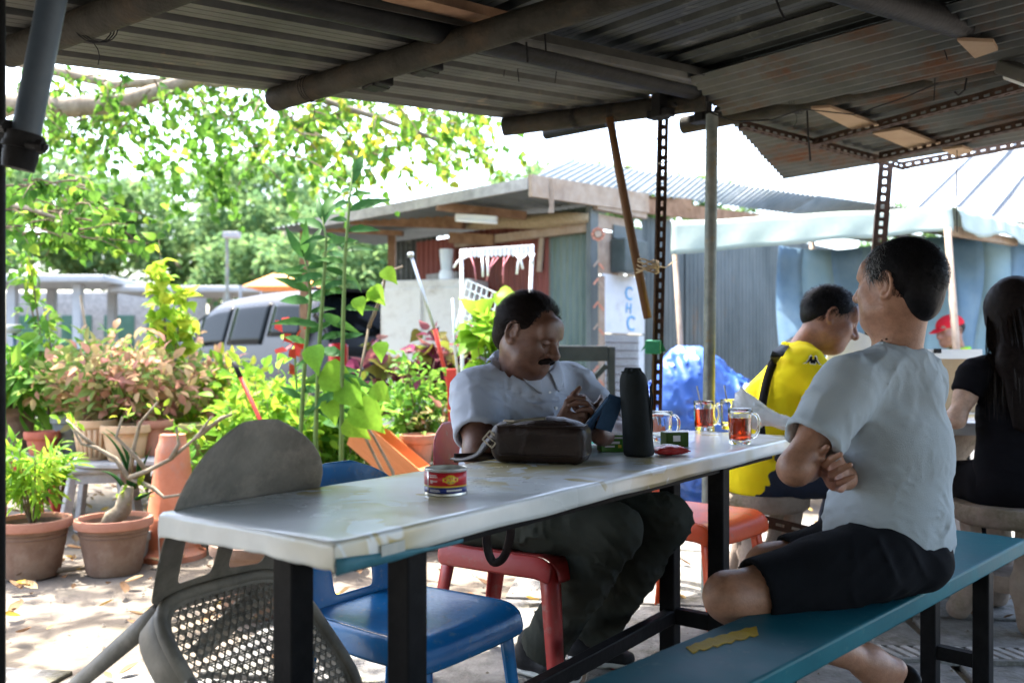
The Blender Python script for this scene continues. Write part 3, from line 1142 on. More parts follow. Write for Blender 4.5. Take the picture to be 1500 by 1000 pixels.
# paper ornament with little packets on a string
orn = thing('hanging_ornament', 'orange paper rosette and packets strung down the shed corner', 'ornament', P(876, 343, 7.45))
g = G()
c = P(876, 343, 7.45)
for q in range(8):
    a = q * math.pi / 4
    g.cyl(c + np.array([.036 * math.cos(a), -.01, .036 * math.sin(a)]), c + np.array([.036 * math.cos(a), .012, .036 * math.sin(a)]), .022, n=10)
build('rosette', g, 'orange_paper', orn)
g = G()
g.cyl(c + np.array([0, -.016, 0]), c + np.array([0, -.012, 0]), .03, n=12)
build('centre', g, 'wood_pale', orn)
g = G()
g.tube([P(876, 350, 7.45), P(877, 420, 7.45), P(878, 610, 7.45)], .003, 5)
build('string', g, 'rope', orn)
for q, yy in enumerate((386, 390, 412, 416, 446, 450, 478, 486, 510, 516, 540, 560, 580)):
    g = G()
    cc = P(873 + (q % 2) * 8, yy, 7.44)
    sgn = -1 if q % 2 else 1
    g.beam(cc + np.array([-.02, 0, -.025 * sgn]), cc + np.array([.02, 0, .025 * sgn]), .014, .016)
    build('packet', g, 'orange_paper' if q % 3 else 'wood_pale', orn)
twn = thing('twine_knot', 'tangle of twine hanging from the pale fascia of the shed roof', 'twine', P(806, 280, 7.1))
g = G()
for q in range(3):
    g.tube([P(805 + q * 1.5, 262, 7.0), P(803 + q * 4, 284, 7.0), P(806 + q * 2, 300, 7.0), P(804 + 3 * q, 312, 7.0)], .007, 6)
build('strand', g, 'wood_pale', twn)
cab = thing('old_cabinet', 'stained cream cabinet standing against the red shed wall', 'cabinet', (-0.72, 8.45, 0), rz=math.radians(-20))
g = G()
g.box((0, 0, .86), (.92, .5, 1.72))
build('body', g, 'cream_box', cab, bevel=.02, local=True)
g = G()
g.box((-.24, -.26, .84), (.42, .03, 1.6))
build('door', g, 'cream_box', cab, bevel=.01, local=True)
g = G()
g.box((.23, -.26, .84), (.42, .03, 1.6))
dd = build('door', g, 'cream_box', cab, bevel=.01, local=True)
g = G()
g.box((.06, -.285, .9), (.02, .02, .16))
build('handle', g, 'zinc', dd, local=True)
jar = thing('blender_jar', 'small white appliance with clear jar on top of the cream cabinet', 'appliance', (-.62, 8.4, 1.72))
g = G()
g.lathe([(.07, 0), (.075, .06), (.06, .10)], (0, 0, 0), 14)
build('base', g, 'white_plastic', jar, local=True, angle=40)
g = G()
g.lathe([(.05, .10), (.065, .26), (.066, .30)], (0, 0, 0), 14)
build('jar', g, 'white_panel', jar, local=True, angle=40)

# ================================================================ stall under a pale tarpaulin
F1, F2 = np.array([1.175, 6.5, 0]), np.array([2.95, 5.95, 0])
SD = np.array([1.65, 1.85, 0])
stall = thing('tarpaulin_stall', 'stall roofed with a pale green tarpaulin on wooden sticks beside the shed', 'stall', tuple(F1))
up = lambda p, z: np.array([p[0], p[1], z])
rows = []
for i in range(13):
    row = []
    for j in range(17):
        u, v_ = j / 16, i / 12
        p = F1 + (F2 - F1) * u + SD * v_
        sag = -.05 * math.sin(u * math.pi) * math.sin(v_ * math.pi) + .012 * math.sin(u * 21 + v_ * 5)
        row.append(up(p, 1.985 + .16 * v_ + sag + .02 * u))
    rows.append(row)
g = G()
g.grid(rows)
build('roof_cover', g, 'tarp_white', stall, smooth=True)
rows = []
for i in range(7):
    row = []
    for j in range(41):
        u = j / 40
        p = F1 + (F2 - F1) * u
        drop = (.25 - .08 * u + .004 * math.sin(u * 19)) * i / 6
        bul = .008 * math.sin(u * 34 + i * .5) * i / 6 + .02 * math.sin(u * 9)
        row.append(up(p + np.array([-.02, -.06, 0]) * (.4 + i / 6) + np.array([0, bul, 0]), 1.995 + .02 * u - drop + .002 * math.sin(u * 23)))
    rows.append(row)
g = G()
g.grid(rows)
build('valance', g, 'tarp_white', stall, smooth=True)
rows = []
for i in range(6):
    row = []
    for j in range(31):
        u = j / 30
        p = F2 + SD * u
        drop = (.16 + .03 * math.sin(u * 11)) * i / 5
        row.append(up(p + np.array([.05, -.04, 0]) * (.3 + i / 5) + np.array([.012 * math.sin(u * 40 + i), 0, 0]), 2.01 + .12 * u - drop))
    rows.append(row)
g = G()
g.grid(rows)
build('valance', g, 'tarp_white', stall, smooth=True)
for (a, b, r) in ((P(988, 372, 6.46), PG(1005, 722) * 0 + np.array([1.27, 6.42, 0]), .022), (P(1388, 345, 5.86), np.array([2.97, 5.82, 0]), .026),
                  (up(F1 + SD, 2.1), F1 + SD, .03), (up(F2 + SD, 2.1), F2 + SD, .03)):
    g = G()
    a, b = np.array(a), np.array(b)
    mid = (a + b) / 2 + np.array([.012, 0, 0])
    g.tube([b + np.array([0, 0, -.03]), mid, a + np.array([0, 0, .05])], [r, r * .95, r * .85], 9)
    build('stick', g, 'wood_pale', stall, smooth=True)
for q in range(3):
    a = F1 + (F2 - F1) * (.32 + .2 * q)
    angle_iron(up(a, 1.93), up(a + SD, 2.05), 'roof_bar', stall, .05)
g = G()
g.beam(up(F2 + np.array([-.02, .02, 0]), 1.86), up(F2 + SD * .7, 1.94), .05, .06)
build('side_rail', g, 'wood_pale', stall)
g = G()
g.beam(up(F1 + SD, 1.2), up(F2 + SD, 1.2), .04, .05)
build('back_rail', g, 'wood_brown', stall)
# striped tarpaulin at the back
bt_ = thing('striped_tarpaulin', 'blue striped tarpaulin hung as a back wall of the stall', 'tarpaulin', tuple(F1 + SD))
B1, B2 = np.array([2.42, 8.15, 0]), np.array([5.2, 7.55, 0])
ns = 12
for s_ in range(ns):
    rows = []
    for i in range(13):
        row = []
        for j in range(5):
            u = (s_ + j / 4) / ns
            tz = i / 12
            p = B1 + (B2 - B1) * u
            fold = .05 * math.sin(u * 17 + tz * 6) + .03 * math.sin(u * 41 - tz * 9) + .06 * math.sin(tz * 7 + u * 5)
            row.append(up(p + np.array([0, fold - .1, 0]), 2.02 - .05 * math.sin(u * 9) - 1.72 * tz))
        rows.append(row)
    g = G()
    g.grid(rows)
    build('stripe', g, 'tarp_pale' if s_ % 2 == 0 else 'tarp_pale2', bt_, smooth=True)

# grey shed roof with pale battens at the far right
gr = thing('grey_shelter', 'blue-grey sloping shelter roof with white battens behind the stall', 'shelter', (5.6, 11.2, 0))
qa, qb, qc, qd = P(1325, 318, 10.5), P(1640, 345, 8.4), P(1720, 180, 11.0), P(1440, 208, 13.0)
g = G()
g.add([qa, qb, qc, qd] + [p + np.array([0, 0, .04]) for p in (qa, qb, qc, qd)], [(0, 1, 2, 3), (7, 6, 5, 4), (0, 4, 5, 1), (1, 5, 6, 2), (2, 6, 7, 3), (3, 7, 4, 0)])
build('roof_sheet', g, 'grey_roof', gr)
for t_ in (0.02, .22, .42, .62, .82):
    g = G()
    g.beam(qa + (qb - qa) * t_ + np.array([0, -.02, .02]), qd + (qc - qd) * t_ + np.array([0, -.02, .02]), .09, .09)
    build('batten', g, 'white_paint', gr)
for p in (qa, qb, qc, qd):
    g = G()
    g.beam((p[0], p[1] + .05, -.03), (p[0], p[1] + .05, p[2] - .0), .09, .09, up=(1, 0, 0))
    build('post', g, 'wood_grey', gr)

# ================================================================ covered walkway far behind the garden
wk = thing('covered_walkway', 'white covered walkway with slender columns beyond the car park', 'walkway', (-8, 18.2, 0))
for (x0, x1, y0, y1, z0, z1) in ((-13.5, -7.9, 17.2, 19.4, 2.44, 2.58), (-8.2, -3.6, 18.0, 20.0, 2.30, 2.43), (-4.0, 1.5, 18.6, 20.4, 2.23, 2.35)):
    g = G()
    g.box(((x0 + x1) / 2, (y0 + y1) / 2, (z0 + z1) / 2), (x1 - x0, y1 - y0, z1 - z0))
    build('roof_slab', g, 'white_paint', wk, bevel=.03)
for x in (-12.6, -11.2, -9.9, -8.6, -7.3, -5.9, -4.5, -2.6, -.6):
    for y in (17.6 if x < -8 else 18.4, 19.1 if x < -8 else 19.7):
        g = G()
        g.beam((x, y, -.05), (x, y, 2.43 if x < -8 else (2.30 if x < -4 else 2.24)), .16, .16, up=(1, 0, 0))
        build('column', g, 'white_paint', wk)
for z in (.5, .8, 1.1):
    g = G()
    g.beam((-13, 19.3, z), (1.2, 19.9, z), .05, .05)
    build('railing', g, 'white_paint', wk)
kiosk = thing('white_kiosk', 'pale kiosk with windows standing under the walkway roof', 'kiosk', (-9.6, 21.2, 0))
g = G()
g.box((-9.8, 21.6, 1.25), (4.2, 1.6, 2.5))
build('wall', g, 'wood_grey', kiosk, bevel=.03)
for x in (-11.2, -10.2, -9.2, -8.2):
    g = G()
    g.box((x, 20.79, 1.45), (.7, .04, 1.0))
    build('window', g, 'shade_green', kiosk)
oc = thing('orange_tent', 'orange peaked tent roof showing above the parked car', 'tent', (-3.9, 14.8, 0))
g = G()
c = np.array([-3.75, 14.8, 0])
b4 = [c + np.array([sx * .6, sy * .6, 2.12]) for sx, sy in ((-1, -1), (1, -1), (1, 1), (-1, 1))]
t4 = [c + np.array([sx * .2, sy * .2, 2.36]) for sx, sy in ((-1, -1), (1, -1), (1, 1), (-1, 1))]
g.add(b4 + t4, [(0, 1, 5, 4), (1, 2, 6, 5), (2, 3, 7, 6), (3, 0, 4, 7), (4, 5, 6, 7), (3, 2, 1, 0)])
build('cover', g, 'orange_roof', oc, bevel=.03)
for p in b4:
    g = G()
    g.cyl((p[0] * .999, p[1], 0), (p[0] * .999, p[1], 2.13), .025, n=8)
    build('pole', g, 'white_paint', oc)
for (x, y, h) in ((-5.2, 16.2, 3.2), (-10.5, 16.9, 3.9)):
    lp = thing('lamp_post', 'thin grey lamp post standing by the walkway' if x > -6 else 'dark signal post with a small head near the walkway kiosk', 'lamp post', (x, y, 0))
    g = G()
    g.cyl((x, y, 0), (x, y, h), .04, .03, 10)
    build('pole', g, 'galv' if x > -6 else 'dark_box', lp)
    g = G()
    g.box((x + .1, y - .05, h), (.3, .16, .12 if x > -6 else .4))
    build('lamp_head', g, 'white_paint' if x > -6 else 'dark_box', lp, bevel=.02)

# ================================================================ trees
def blob_points(n, c, r, shell=0.55):
    d = rvec(n)
    q = (shell + (1 - shell) * rng.random(n)) ** 0.8
    return np.array(c) + d * np.array(r) * q[:, None], d


def far_tree(label, base, h, crowns, n, size, m='leaf_far', trunk=.25):
    t = thing('tree', label, 'tree', base, group='trees beyond the car park')
    b = np.array(base, float)
    g = G()
    top = b + np.array([.2, 0, h * .75])
    pts = [b + np.array([0, 0, -.1]), b + np.array([.1, 0, h * .3]), b + np.array([-.05, 0, h * .5]), top]
    g.tube(pts, [trunk, trunk * .75, trunk * .55, trunk * .2], 9)
    for (c, r) in crowns:
        g.tube([b + np.array([0, 0, h * .3]), b + (np.array(c) + np.array([0, 0, h * .45])) * .5, b + np.array(c)], [trunk * .5, trunk * .3, trunk * .08], 7)
    build('trunk', g, 'bark', t, smooth=True)
    tot = sum(r[0] * r[1] for _, r in crowns)
    PP, DD = [], []
    for (c, r) in crowns:
        k = int(n * r[0] * r[1] / tot)
        # clumps inside every crown lobe
        k = int(k * 3.4)
        cc, cd = blob_points(max(4, k // 60), b + np.array(c), r, .5)
        for q in range(len(cc)):
            p, d = blob_points(60, cc[q], np.array([1, 1, .7]) * min(r) * .30, .1)
            PP.append(p)
            DD.append(d)
    PP, DD = np.concatenate(PP), np.concatenate(DD)
    k = len(PP)
    leaves_mesh('crown', 'small', PP, DD + rvec(k, .8), np.array([0, 0, 1.0]) + rvec(k, .9), size * .62 * rng.uniform(.6, 1.3, k), np.clip(rng.random(k) * .8 + .1 * rng.normal(size=k), 0, 1), m, t)
    return t


FT = [('broad pale green tree standing left of the walkway kiosk', (-17.5, 27, 0), 9.5, [((-1, 0, 6.0), (4.2, 3, 2.0)), ((3, 0, 5.6), (3.4, 3, 1.7)), ((-4, 0, 4.6), (3, 3, 1.6))], 5200, .42),
      ('spreading tree with flat layered crown behind the walkway', (-9.8, 29, 0), 9.0, [((0, 0, 5.6), (4.6, 3.4, 1.7)), ((-2.5, 0, 4.1), (3, 3, 1.4)), ((3.6, 1, 4.3), (2.8, 3, 1.3))], 5200, .42),
      ('yellowish green tree between the walkway and the shed roof', (-9.2, 34, 0), 8.6, [((1, 0, 5.0), (2.6, 2.4, 1.9)), ((2.8, 0, 4.0), (2.0, 2, 1.4))], 2600, .45),
      ('bluish distant tree rising beside the shed roof', (-10.5, 44, 0), 10.5, [((0, 0, 6.6), (3.6, 3, 2.3)), ((2.5, 0, 5.0), (3.0, 3, 1.9))], 2600, .55),
      ('round low tree behind the parked car', (-6.6, 25, 0), 6.0, [((0, 0, 3.2), (2.2, 2, 1.3)), ((1.4, 0, 2.4), (1.8, 1.8, 1.1))], 2600, .33),
      ('dense tree seen through the gap under the shed eave', (-4.6, 24, 0), 7.0, [((0, 0, 3.4), (2.4, 2, 1.6)), ((1.8, 0, 2.3), (2, 2, 1.3))], 2600, .33),
      ('bushy tree at the end of the covered walkway', (-15.5, 23, 0), 6.5, [((0, 0, 3.4), (2.6, 2, 1.5)), ((-2.4, 0, 3.0), (2.4, 2, 1.4))], 3000, .33),
      ('tall tree showing over the corrugated ridge of the shed', (2.6, 22, 0), 7.5, [((-1, 0, 4.9), (2.6, 2, .9)), ((1.6, 0, 4.6), (2.0, 2, .8))], 2200, .3),
      ('low rounded tree visible between the shed ridge and the grey shelter', (13.6, 30, 0), 6.6, [((0, 0, 5.2), (2.2, 2, .9))], 1200, .32)]
for a in FT:
    far_tree(*a)
# the tree that hangs over the garden: trunk out of view at the left, one long bough
ot = thing('overhanging_tree', 'heart-leaved tree whose long bough and drooping twigs hang over the garden', 'tree', (-6.4, 8.2, 0))
tb = np.array([-6.4, 8.2, 0])
g = G()
g.tube([tb + np.array([0, 0, -.2]), tb + np.array([.1, 0, 1.2]), tb + np.array([.3, -.1, 2.6]), tb + np.array([.2, .2, 4.4]), tb + np.array([.6, .3, 6.2])], [.34, .26, .22, .16, .07], 12)
build('trunk', g, 'bark', ot, smooth=True)
boughs = [[tb + np.array([.3, -.1, 2.6]), P(-60, 175, 7.4), P(20, 152, 7.1), P(100, 158, 6.9), P(180, 152, 6.8), P(258, 126, 6.7), P(340, 90, 6.6), P(430, 50, 6.6), P(520, 20, 6.7)],
          [tb + np.array([.2, .2, 4.2]), P(60, 100, 7.6), P(170, 125, 7.6), P(260, 118, 7.3), P(420, 130, 7.2), P(560, 175, 7.2), P(640, 205, 7.3)],
          [tb + np.array([.2, .2, 4.4]), (-4.6, 7.2, 5.0), (-2.6, 6.6, 5.2), (-1.2, 6.8, 4.9)],
          [tb + np.array([.2, 0, 3.4]), (-5.0, 6.4, 3.9), (-3.6, 5.6, 4.2), (-2.4, 5.3, 4.0)],
          [tb + np.array([.3, -.1, 2.4]), P(-20, 290, 5.6), P(40, 305, 5.2), P(90, 322, 5.1)]]
for q, b_ in enumerate(boughs):
    g = G()
    r0 = (.10, .05, .09, .07, .025)[q]
    g.tube(b_, [r0 * (1 - .62 * i / (len(b_) - 1)) for i in range(len(b_))], 10)
    build('bough', g, 'bark', ot, smooth=True)
PP, DD, NN, SS, RR_ = [], [], [], [], []
twg = G()


def twig(p0, d0, L, nl, size, droop=.9, col=(0, 1), wig=.25):
    p = np.array(p0, float)
    d = unit(d0)
    pts = [p.copy()]
    n = max(3, nl)
    for i in range(n):
        d = unit(d + np.array([0, 0, -droop / n]) + rng.normal(size=3) * wig / math.sqrt(n))
        p = p + d * L / n
        pts.append(p.copy())
        for s_ in range(1 if rng.random() < .6 else 2):
            ld = unit(d * .4 + rng.normal(size=3) * .55 + np.array([0, 0, -.75]))
            PP.append(p + ld * size * .25)
            DD.append(ld)
            NN.append(unit(rng.normal(size=3) + np.array([0.1, -.6, .6])))
            SS.append(size * rng.uniform(.65, 1.25))
            RR_.append(np.clip(col[0] + (col[1] - col[0]) * rng.random() ** 1.4, 0, 1))
    twg.tube(pts, [.007 * (1 - .8 * i / (len(pts) - 1)) for i in range(len(pts))], 5)


for k in range(95):
    x = rng.uniform(30, 480)
    y = rng.uniform(85, 185) if x < 330 else rng.uniform(100, 250)
    y = y - (0 if x < 200 else 10)
    twig(P(x, y, rng.uniform(6.2, 8.0)), (rng.normal() * .8 + .4, rng.normal() * .6, -.15), rng.uniform(.35, .95), 15, .060, 1.0, (0, .75))
for k in range(85):
    x = rng.uniform(430, 700)
    y = rng.uniform(120, 235) - (abs(x - 560) * .05)
    twig(P(x, y, rng.uniform(6.5, 8.4)), (rng.normal() * .8 + .3, rng.normal() * .6, -.1), rng.uniform(.25, .7), 13, .068, .9, (.3, .95))
for k in range(60):
    x = rng.uniform(0, 130)
    twig(P(x, rng.uniform(255, 350), rng.uniform(4.9, 5.7)), (rng.normal() * .8 + .4, rng.normal() * .5, .0), rng.uniform(.25, .5), 8, .062, .6, (0, .7))
# the crown above the picture that dapples the garden
for k in range(95):
    p = np.array([rng.uniform(-6.5, -0.2), rng.uniform(4.2, 8.6), rng.uniform(3.9, 5.8)])
    twig(p, (rng.normal(), rng.normal(), -.1), rng.uniform(.4, .9), 9, .10, .8)
for k in range(45):  # extra unseen twigs, added to cast shade on the front ground
    p = np.array([rng.uniform(-4.6, -0.5), rng.uniform(3.3, 5.6), rng.uniform(4.0, 5.6)])
    twig(p, (rng.normal(), rng.normal(), -.1), rng.uniform(.4, .9), 9, .115, .8)
leaves_mesh('crown', 'heart', PP, DD, NN, SS, RR_, 'leaf_tree', ot, 0)
build('twigs', twg, 'twig', ot, kind='stuff')
# single leaves of the lowest twigs
PP, DD, NN, SS, RR_ = [], [], [], [], []
for k in range(26):
    x = rng.uniform(120, 400)
    twig_n = len(PP)
    twig(P(x, rng.uniform(150, 215), rng.uniform(5.9, 6.4)), (rng.normal() * .6 + .35, rng.normal() * .4, -.45), rng.uniform(.45, .8), 10, .066, 1.2, (0, .6))
leaves_mesh('leaf', 'heart', PP, DD, NN, SS, RR_, 'leaf_tree', ot, 290, kindtag='stuff')

# ================================================================ pots and plants
mat('pot_brown', (0.17, 0.105, 0.075), (0.25, 0.165, 0.12), scale=5, rough=0.8, bump=0.3, bscale=60, dirt=(0.33, 0.26, 0.20), dscale=3.5, dlo=.5, dhi=.75)
mat('pot_rim', (0.38, 0.17, 0.11), (0.46, 0.23, 0.16), scale=5, rough=0.7, bump=0.2)
mat('pot_red', (0.36, 0.10, 0.06), (0.45, 0.15, 0.10), scale=5, rough=0.65, bump=0.15)
mat('pot_grey', (0.20, 0.21, 0.20), (0.30, 0.31, 0.30), scale=5, rough=0.7, bump=0.15)
mat('pot_tan', (0.52, 0.33, 0.18), (0.62, 0.43, 0.27), scale=4, rough=0.8, bump=0.2, dirt=(0.38, 0.27, 0.16), dscale=3)
mat('pot_moss', (0.20, 0.19, 0.07), (0.32, 0.24, 0.12), scale=6, rough=0.85, bump=0.3)
mat('soil', (0.06, 0.042, 0.03), (0.11, 0.08, 0.055), scale=20, rough=0.95, bump=0.7, bscale=90)
mat('cone_orange', (0.46, 0.15, 0.075), (0.56, 0.22, 0.13), scale=5, rough=0.7, bump=0.15, dirt=(0.36, 0.24, 0.19), dscale=4, dlo=.5, dhi=.7)
mat('trough_orange', (0.66, 0.22, 0.08), (0.72, 0.27, 0.11), scale=3, rough=0.55, bump=0.05)
mat('red_plastic', (0.42, 0.03, 0.022), (0.50, 0.05, 0.035), scale=5, rough=0.42, bump=0.04, dirt=(0.30, 0.03, 0.025), dscale=4)
mat('stem_pale', (0.17, 0.135, 0.095), (0.28, 0.235, 0.17), scale=14, rough=0.85, bump=0.3)
mat('stem_green', (0.09, 0.15, 0.04), (0.14, 0.20, 0.06), scale=14, rough=0.6)
mat('silver', (0.45, 0.47, 0.49), (0.55, 0.57, 0.58), scale=20, rough=0.35, metal=0.7)
mat('red_sleeve', (0.45, 0.04, 0.03), (0.55, 0.07, 0.05), scale=10, rough=0.5)
GZ = -0.022


def pot(label, c, r, h, m='pot_brown', rim='pot_rim', taper=.70, ribs=False, cat='pot', group=None):
    t = thing('plant_pot', label, cat, tuple(c), group=group)
    g = G()
    pr = [(r * taper * .92, 0), (r * taper, .01), (r * (taper + (.93 - taper) * .45), h * .45), (r * .90, h * .80), (r * .905, h * .815), (r * .93, h * .9), (r * .93, h - .02), (r * .86, h - .02), (r * .84, h * .8)]
    g.lathe(pr, (0, 0, 0), 28)
    build('body', g, m, t, local=True, angle=40)
    g = G()
    g.lathe([(r * .93, h - .045), (r * 1.0, h - .04), (r * 1.02, h - .02), (r, h), (r * .9, h + .001), (r * .87, h - .012), (r * .86, h - .05)], (0, 0, 0), 28)
    build('rim', g, rim, t, local=True, angle=50)
    if not ribs:
        g = G()
        for zz in (.70, .765):
            g.lathe([(r * (taper + (.93 - taper) * zz) - .004, h * zz - .004), (r * (taper + (.93 - taper) * (zz + .12)) + .0015, h * zz), (r * (taper + (.93 - taper) * zz) - .004, h * zz + .004)], (0, 0, 0), 28)
        build('band', g, m, t, local=True)
    else:
        for q in range(22):
            a = 2 * math.pi * q / 22
            g = G()
            g.tube([(r * .90 * math.cos(a), r * .90 * math.sin(a), h * .78), (r * .80 * math.cos(a), r * .80 * math.sin(a), h * .40), (r * .715 * math.cos(a), r * .715 * math.sin(a), .02)], .011, 6)
            build('rib', g, m, t, local=True, smooth=True)
    g = G()
    g.lathe([(r * .86, h * .84), (r * .5, h * .87), (0, h * .88)], (0, 0, 0), 20)
    build('soil', g, 'soil', t, local=True, smooth=True)
    return t


def shrub(name, label, c, h, spread, nst, nl, kind, m, size, parts=0, cat='plant', stem='twig', low=.3, flat=1.0, col=(0, 1), group=None, updir=.25, lean=(0, 0), r=.006, depth=.8):
    t = thing(name, label, cat, tuple(c), group=group)
    c = np.array(c, float)
    g = G()
    P_, D_, N_, S_, C_ = [], [], [], [], []
    for k in range(nst):
        a = 2 * math.pi * (k + rng.random() * .6) / nst
        rad = spread * math.sqrt(rng.random())
        tip = c + np.array([rad * math.cos(a) * flat + lean[0], rad * math.sin(a) * depth + lean[1], h * rng.uniform(.65, 1.05) * (1 - .25 * (rad / max(spread, 1e-3)) ** 2)])
        mid = c + (tip - c) * .5 + np.array([-(tip - c)[0] * .18, -(tip - c)[1] * .18, h * .08]) + rng.normal(size=3) * .02
        pts = []
        for u in np.linspace(0, 1, 8):
            pts.append((1 - u) ** 2 * c + 2 * u * (1 - u) * mid + u * u * tip)
        g.tube(pts, [r * (1 - .7 * i / 7) for i in range(8)], 5)
        m_ = max(1, nl // nst)
        for q in range(m_):
            u = low + (1 - low) * rng.random() ** .8
            p = (1 - u) ** 2 * c + 2 * u * (1 - u) * mid + u * u * tip
            d = unit(np.array([math.cos(a) * .5, math.sin(a) * .5, updir]) + rng.normal(size=3) * .8)
            tw = spread * .28 * rng.random()
            p = p + unit(d + rng.normal(size=3) * .4) * tw
            P_.append(p)
            D_.append(d)
            N_.append(unit(rng.normal(size=3) * .6 + np.array([0, -.25, 1])))
            S_.append(size * rng.uniform(.6, 1.25))
            C_.append(np.clip(col[0] + (col[1] - col[0]) * rng.random(), 0, 1))
    build('stems', g, stem, t, smooth=True)
    leaves_mesh('foliage', kind, P_, D_, N_, S_, C_, m, t, parts)
    return t


def at(px, d, z=GZ):
    return np.array([(px - 750.0) / F * d, d, z])


# front row
pot('brown clay pot with a bright rim holding the leafy green shrub', at(47, 4.2), .172, .27)
pot('brown clay pot holding the bare-branched desert rose beside the cone', at(167, 4.26), .175, .265)
pot('wide brown clay pot behind the grey woven chair', at(372, 3.55), .17, .30, 'pot_brown', 'pot_brown')
shrub('potted_shrub', 'fresh green fine-leaved shrub growing in the front clay pot', at(48, 4.2, .20), .46, .26, 11, 560, 'lance', 'leaf_lime', .075, 70, low=.35, col=(0, .8))
dro = thing('desert_rose', 'desert rose with thick pale bare branches in a clay pot', 'plant', tuple(at(167, 4.26, .2)))
g = G()
cb = at(172, 4.26, .19)
g.tube([cb + np.array([-.06, 0, 0]), cb + np.array([-.02, 0, .05]), cb + np.array([.03, -.01, .09]), cb + np.array([.05, 0, .20])], [.03, .045, .04, .028], 10)
for pl in ([(188, 700), (215, 690), (250, 672), (288, 640), (310, 610)], [(188, 700), (170, 672), (140, 655), (120, 650), (105, 625)], [(190, 698), (195, 660), (205, 620), (230, 590)], [(192, 700), (225, 715), (240, 728), (280, 722)],
           [(250, 672), (262, 650), (258, 625)], [(140, 655), (122, 640), (98, 615)], [(215, 690), (200, 670), (170, 640), (180, 610)], [(288, 640), (325, 612), (345, 605)]):
    g.tube([P(x, y, 4.26 + .03 * math.sin(i * 2 + x)) for i, (x, y) in enumerate(pl)], [.013 - .0075 * i / (len(pl) - 1) for i in range(len(pl))], 8)
build('branches', g, 'stem_pale', dro, smooth=True)
k = 46
b_ = [P(x + rng.normal() * 8, y + rng.normal() * 8, 4.24) for x, y in [(310, 610), (345, 606), (105, 625), (230, 592), (180, 612), (258, 626), (98, 616), (210, 720), (180, 728), (280, 722)] for _ in range(5)][:k]
leaves_mesh('foliage', 'oval', b_, rvec(k) + np.array([0, 0, .6]), rvec(k) + np.array([0, 0, 1.0]), rng.uniform(.03, .06, k), rng.random(k), 'leaf_lime', dro, k)
al = thing('aloe', 'aloe with long curved grey-green leaves behind the desert rose', 'plant', tuple(at(190, 4.5)))
for q, (x0, y0, x1, y1, x2, y2) in enumerate(((190, 720, 188, 660, 150, 632), (192, 718, 196, 650, 155, 628), (195, 715, 205, 690, 222, 655), (200, 730, 215, 725, 232, 715), (185, 720, 170, 690, 148, 690), (197, 715, 212, 670, 190, 655))):
    g = G()
    A, B, C_ = P(x0, y0, 4.42), P(x1, y1, 4.42), P(x2, y2, 4.40)
    pts = [(1 - u) ** 2 * A + 2 * u * (1 - u) * B + u * u * C_ for u in np.linspace(0, 1, 9)]
    g.tube(pts, [.020 * (1 - .92 * (i / 8) ** 1.6) for i in range(9)], 8, flat=.5)
    build('leaf', g, 'leaf_dark', al, smooth=True)
pot('low pot with soil under the aloe leaves', at(196, 4.46), .09, .16, 'pot_grey', 'pot_grey')
cone = thing('traffic_cone', 'faded orange traffic cone with a dirty skirt beside the clay pots', 'cone', tuple(at(253, 4.57)))
g = G()
g.lathe([(.165, 0), (.165, .03), (.142, .045), (.135, .06), (.13, .22), (.123, .23), (.088, .48), (.082, .56), (.067, .60), (.063, .635), (.04, .64), (.03, .55)], (0, 0, 0), 30)
build('body', g, 'cone_orange', cone, local=True, angle=35)
g = G()
g.lathe([(.132, .06), (.137, .07), (.1345, .215), (.129, .225)], (0, 0, 0), 30)
build('collar', g, 'cone_orange', cone, local=True, angle=35)
g = G()
g.tube([PG(0, 846) + np.array([-.2, 0, .02]), PG(60, 838) + np.array([0, 0, .0]), PG(150, 828), PG(230, 815), PG(300, 790)], [.012, .014, .012, .013, .008], 8)
build('dry_branch', g, 'stem_pale', None, smooth=True, label='long dry branch lying on the earth before the clay pots', cat='branch')

# plank shelves carrying the second row of pots
def stool(label, loc, h, m, name='plastic_stool', s=.14, rz=0.2, group=None):
    t = thing(name, label, 'stool', tuple(loc), rz=rz, group=group)
    g = G()
    g.box((0, 0, h - .015), (2 * s, 2 * s, .03))
    build('seat', g, m, t, local=True, bevel=.012)
    for sx in (-1, 1):
        for sy in (-1, 1):
            g = G()
            g.beam((sx * s * 1.15, sy * s * 1.15, 0), (sx * s * .8, sy * s * .8, h - .028), .05, .035, up=(sx, -sy, 0))
            build('leg', g, m, t, local=True, bevel=.006)
    for (a, b) in (((-1, -1), (1, -1)), ((1, -1), (1, 1)), ((1, 1), (-1, 1)), ((-1, 1), (-1, -1))):
        g = G()
        g.beam((a[0] * s * .82, a[1] * s * .82, h - .055), (b[0] * s * .82, b[1] * s * .82, h - .055), .02, .06)
        build('apron', g, m, t, local=True)
    return t


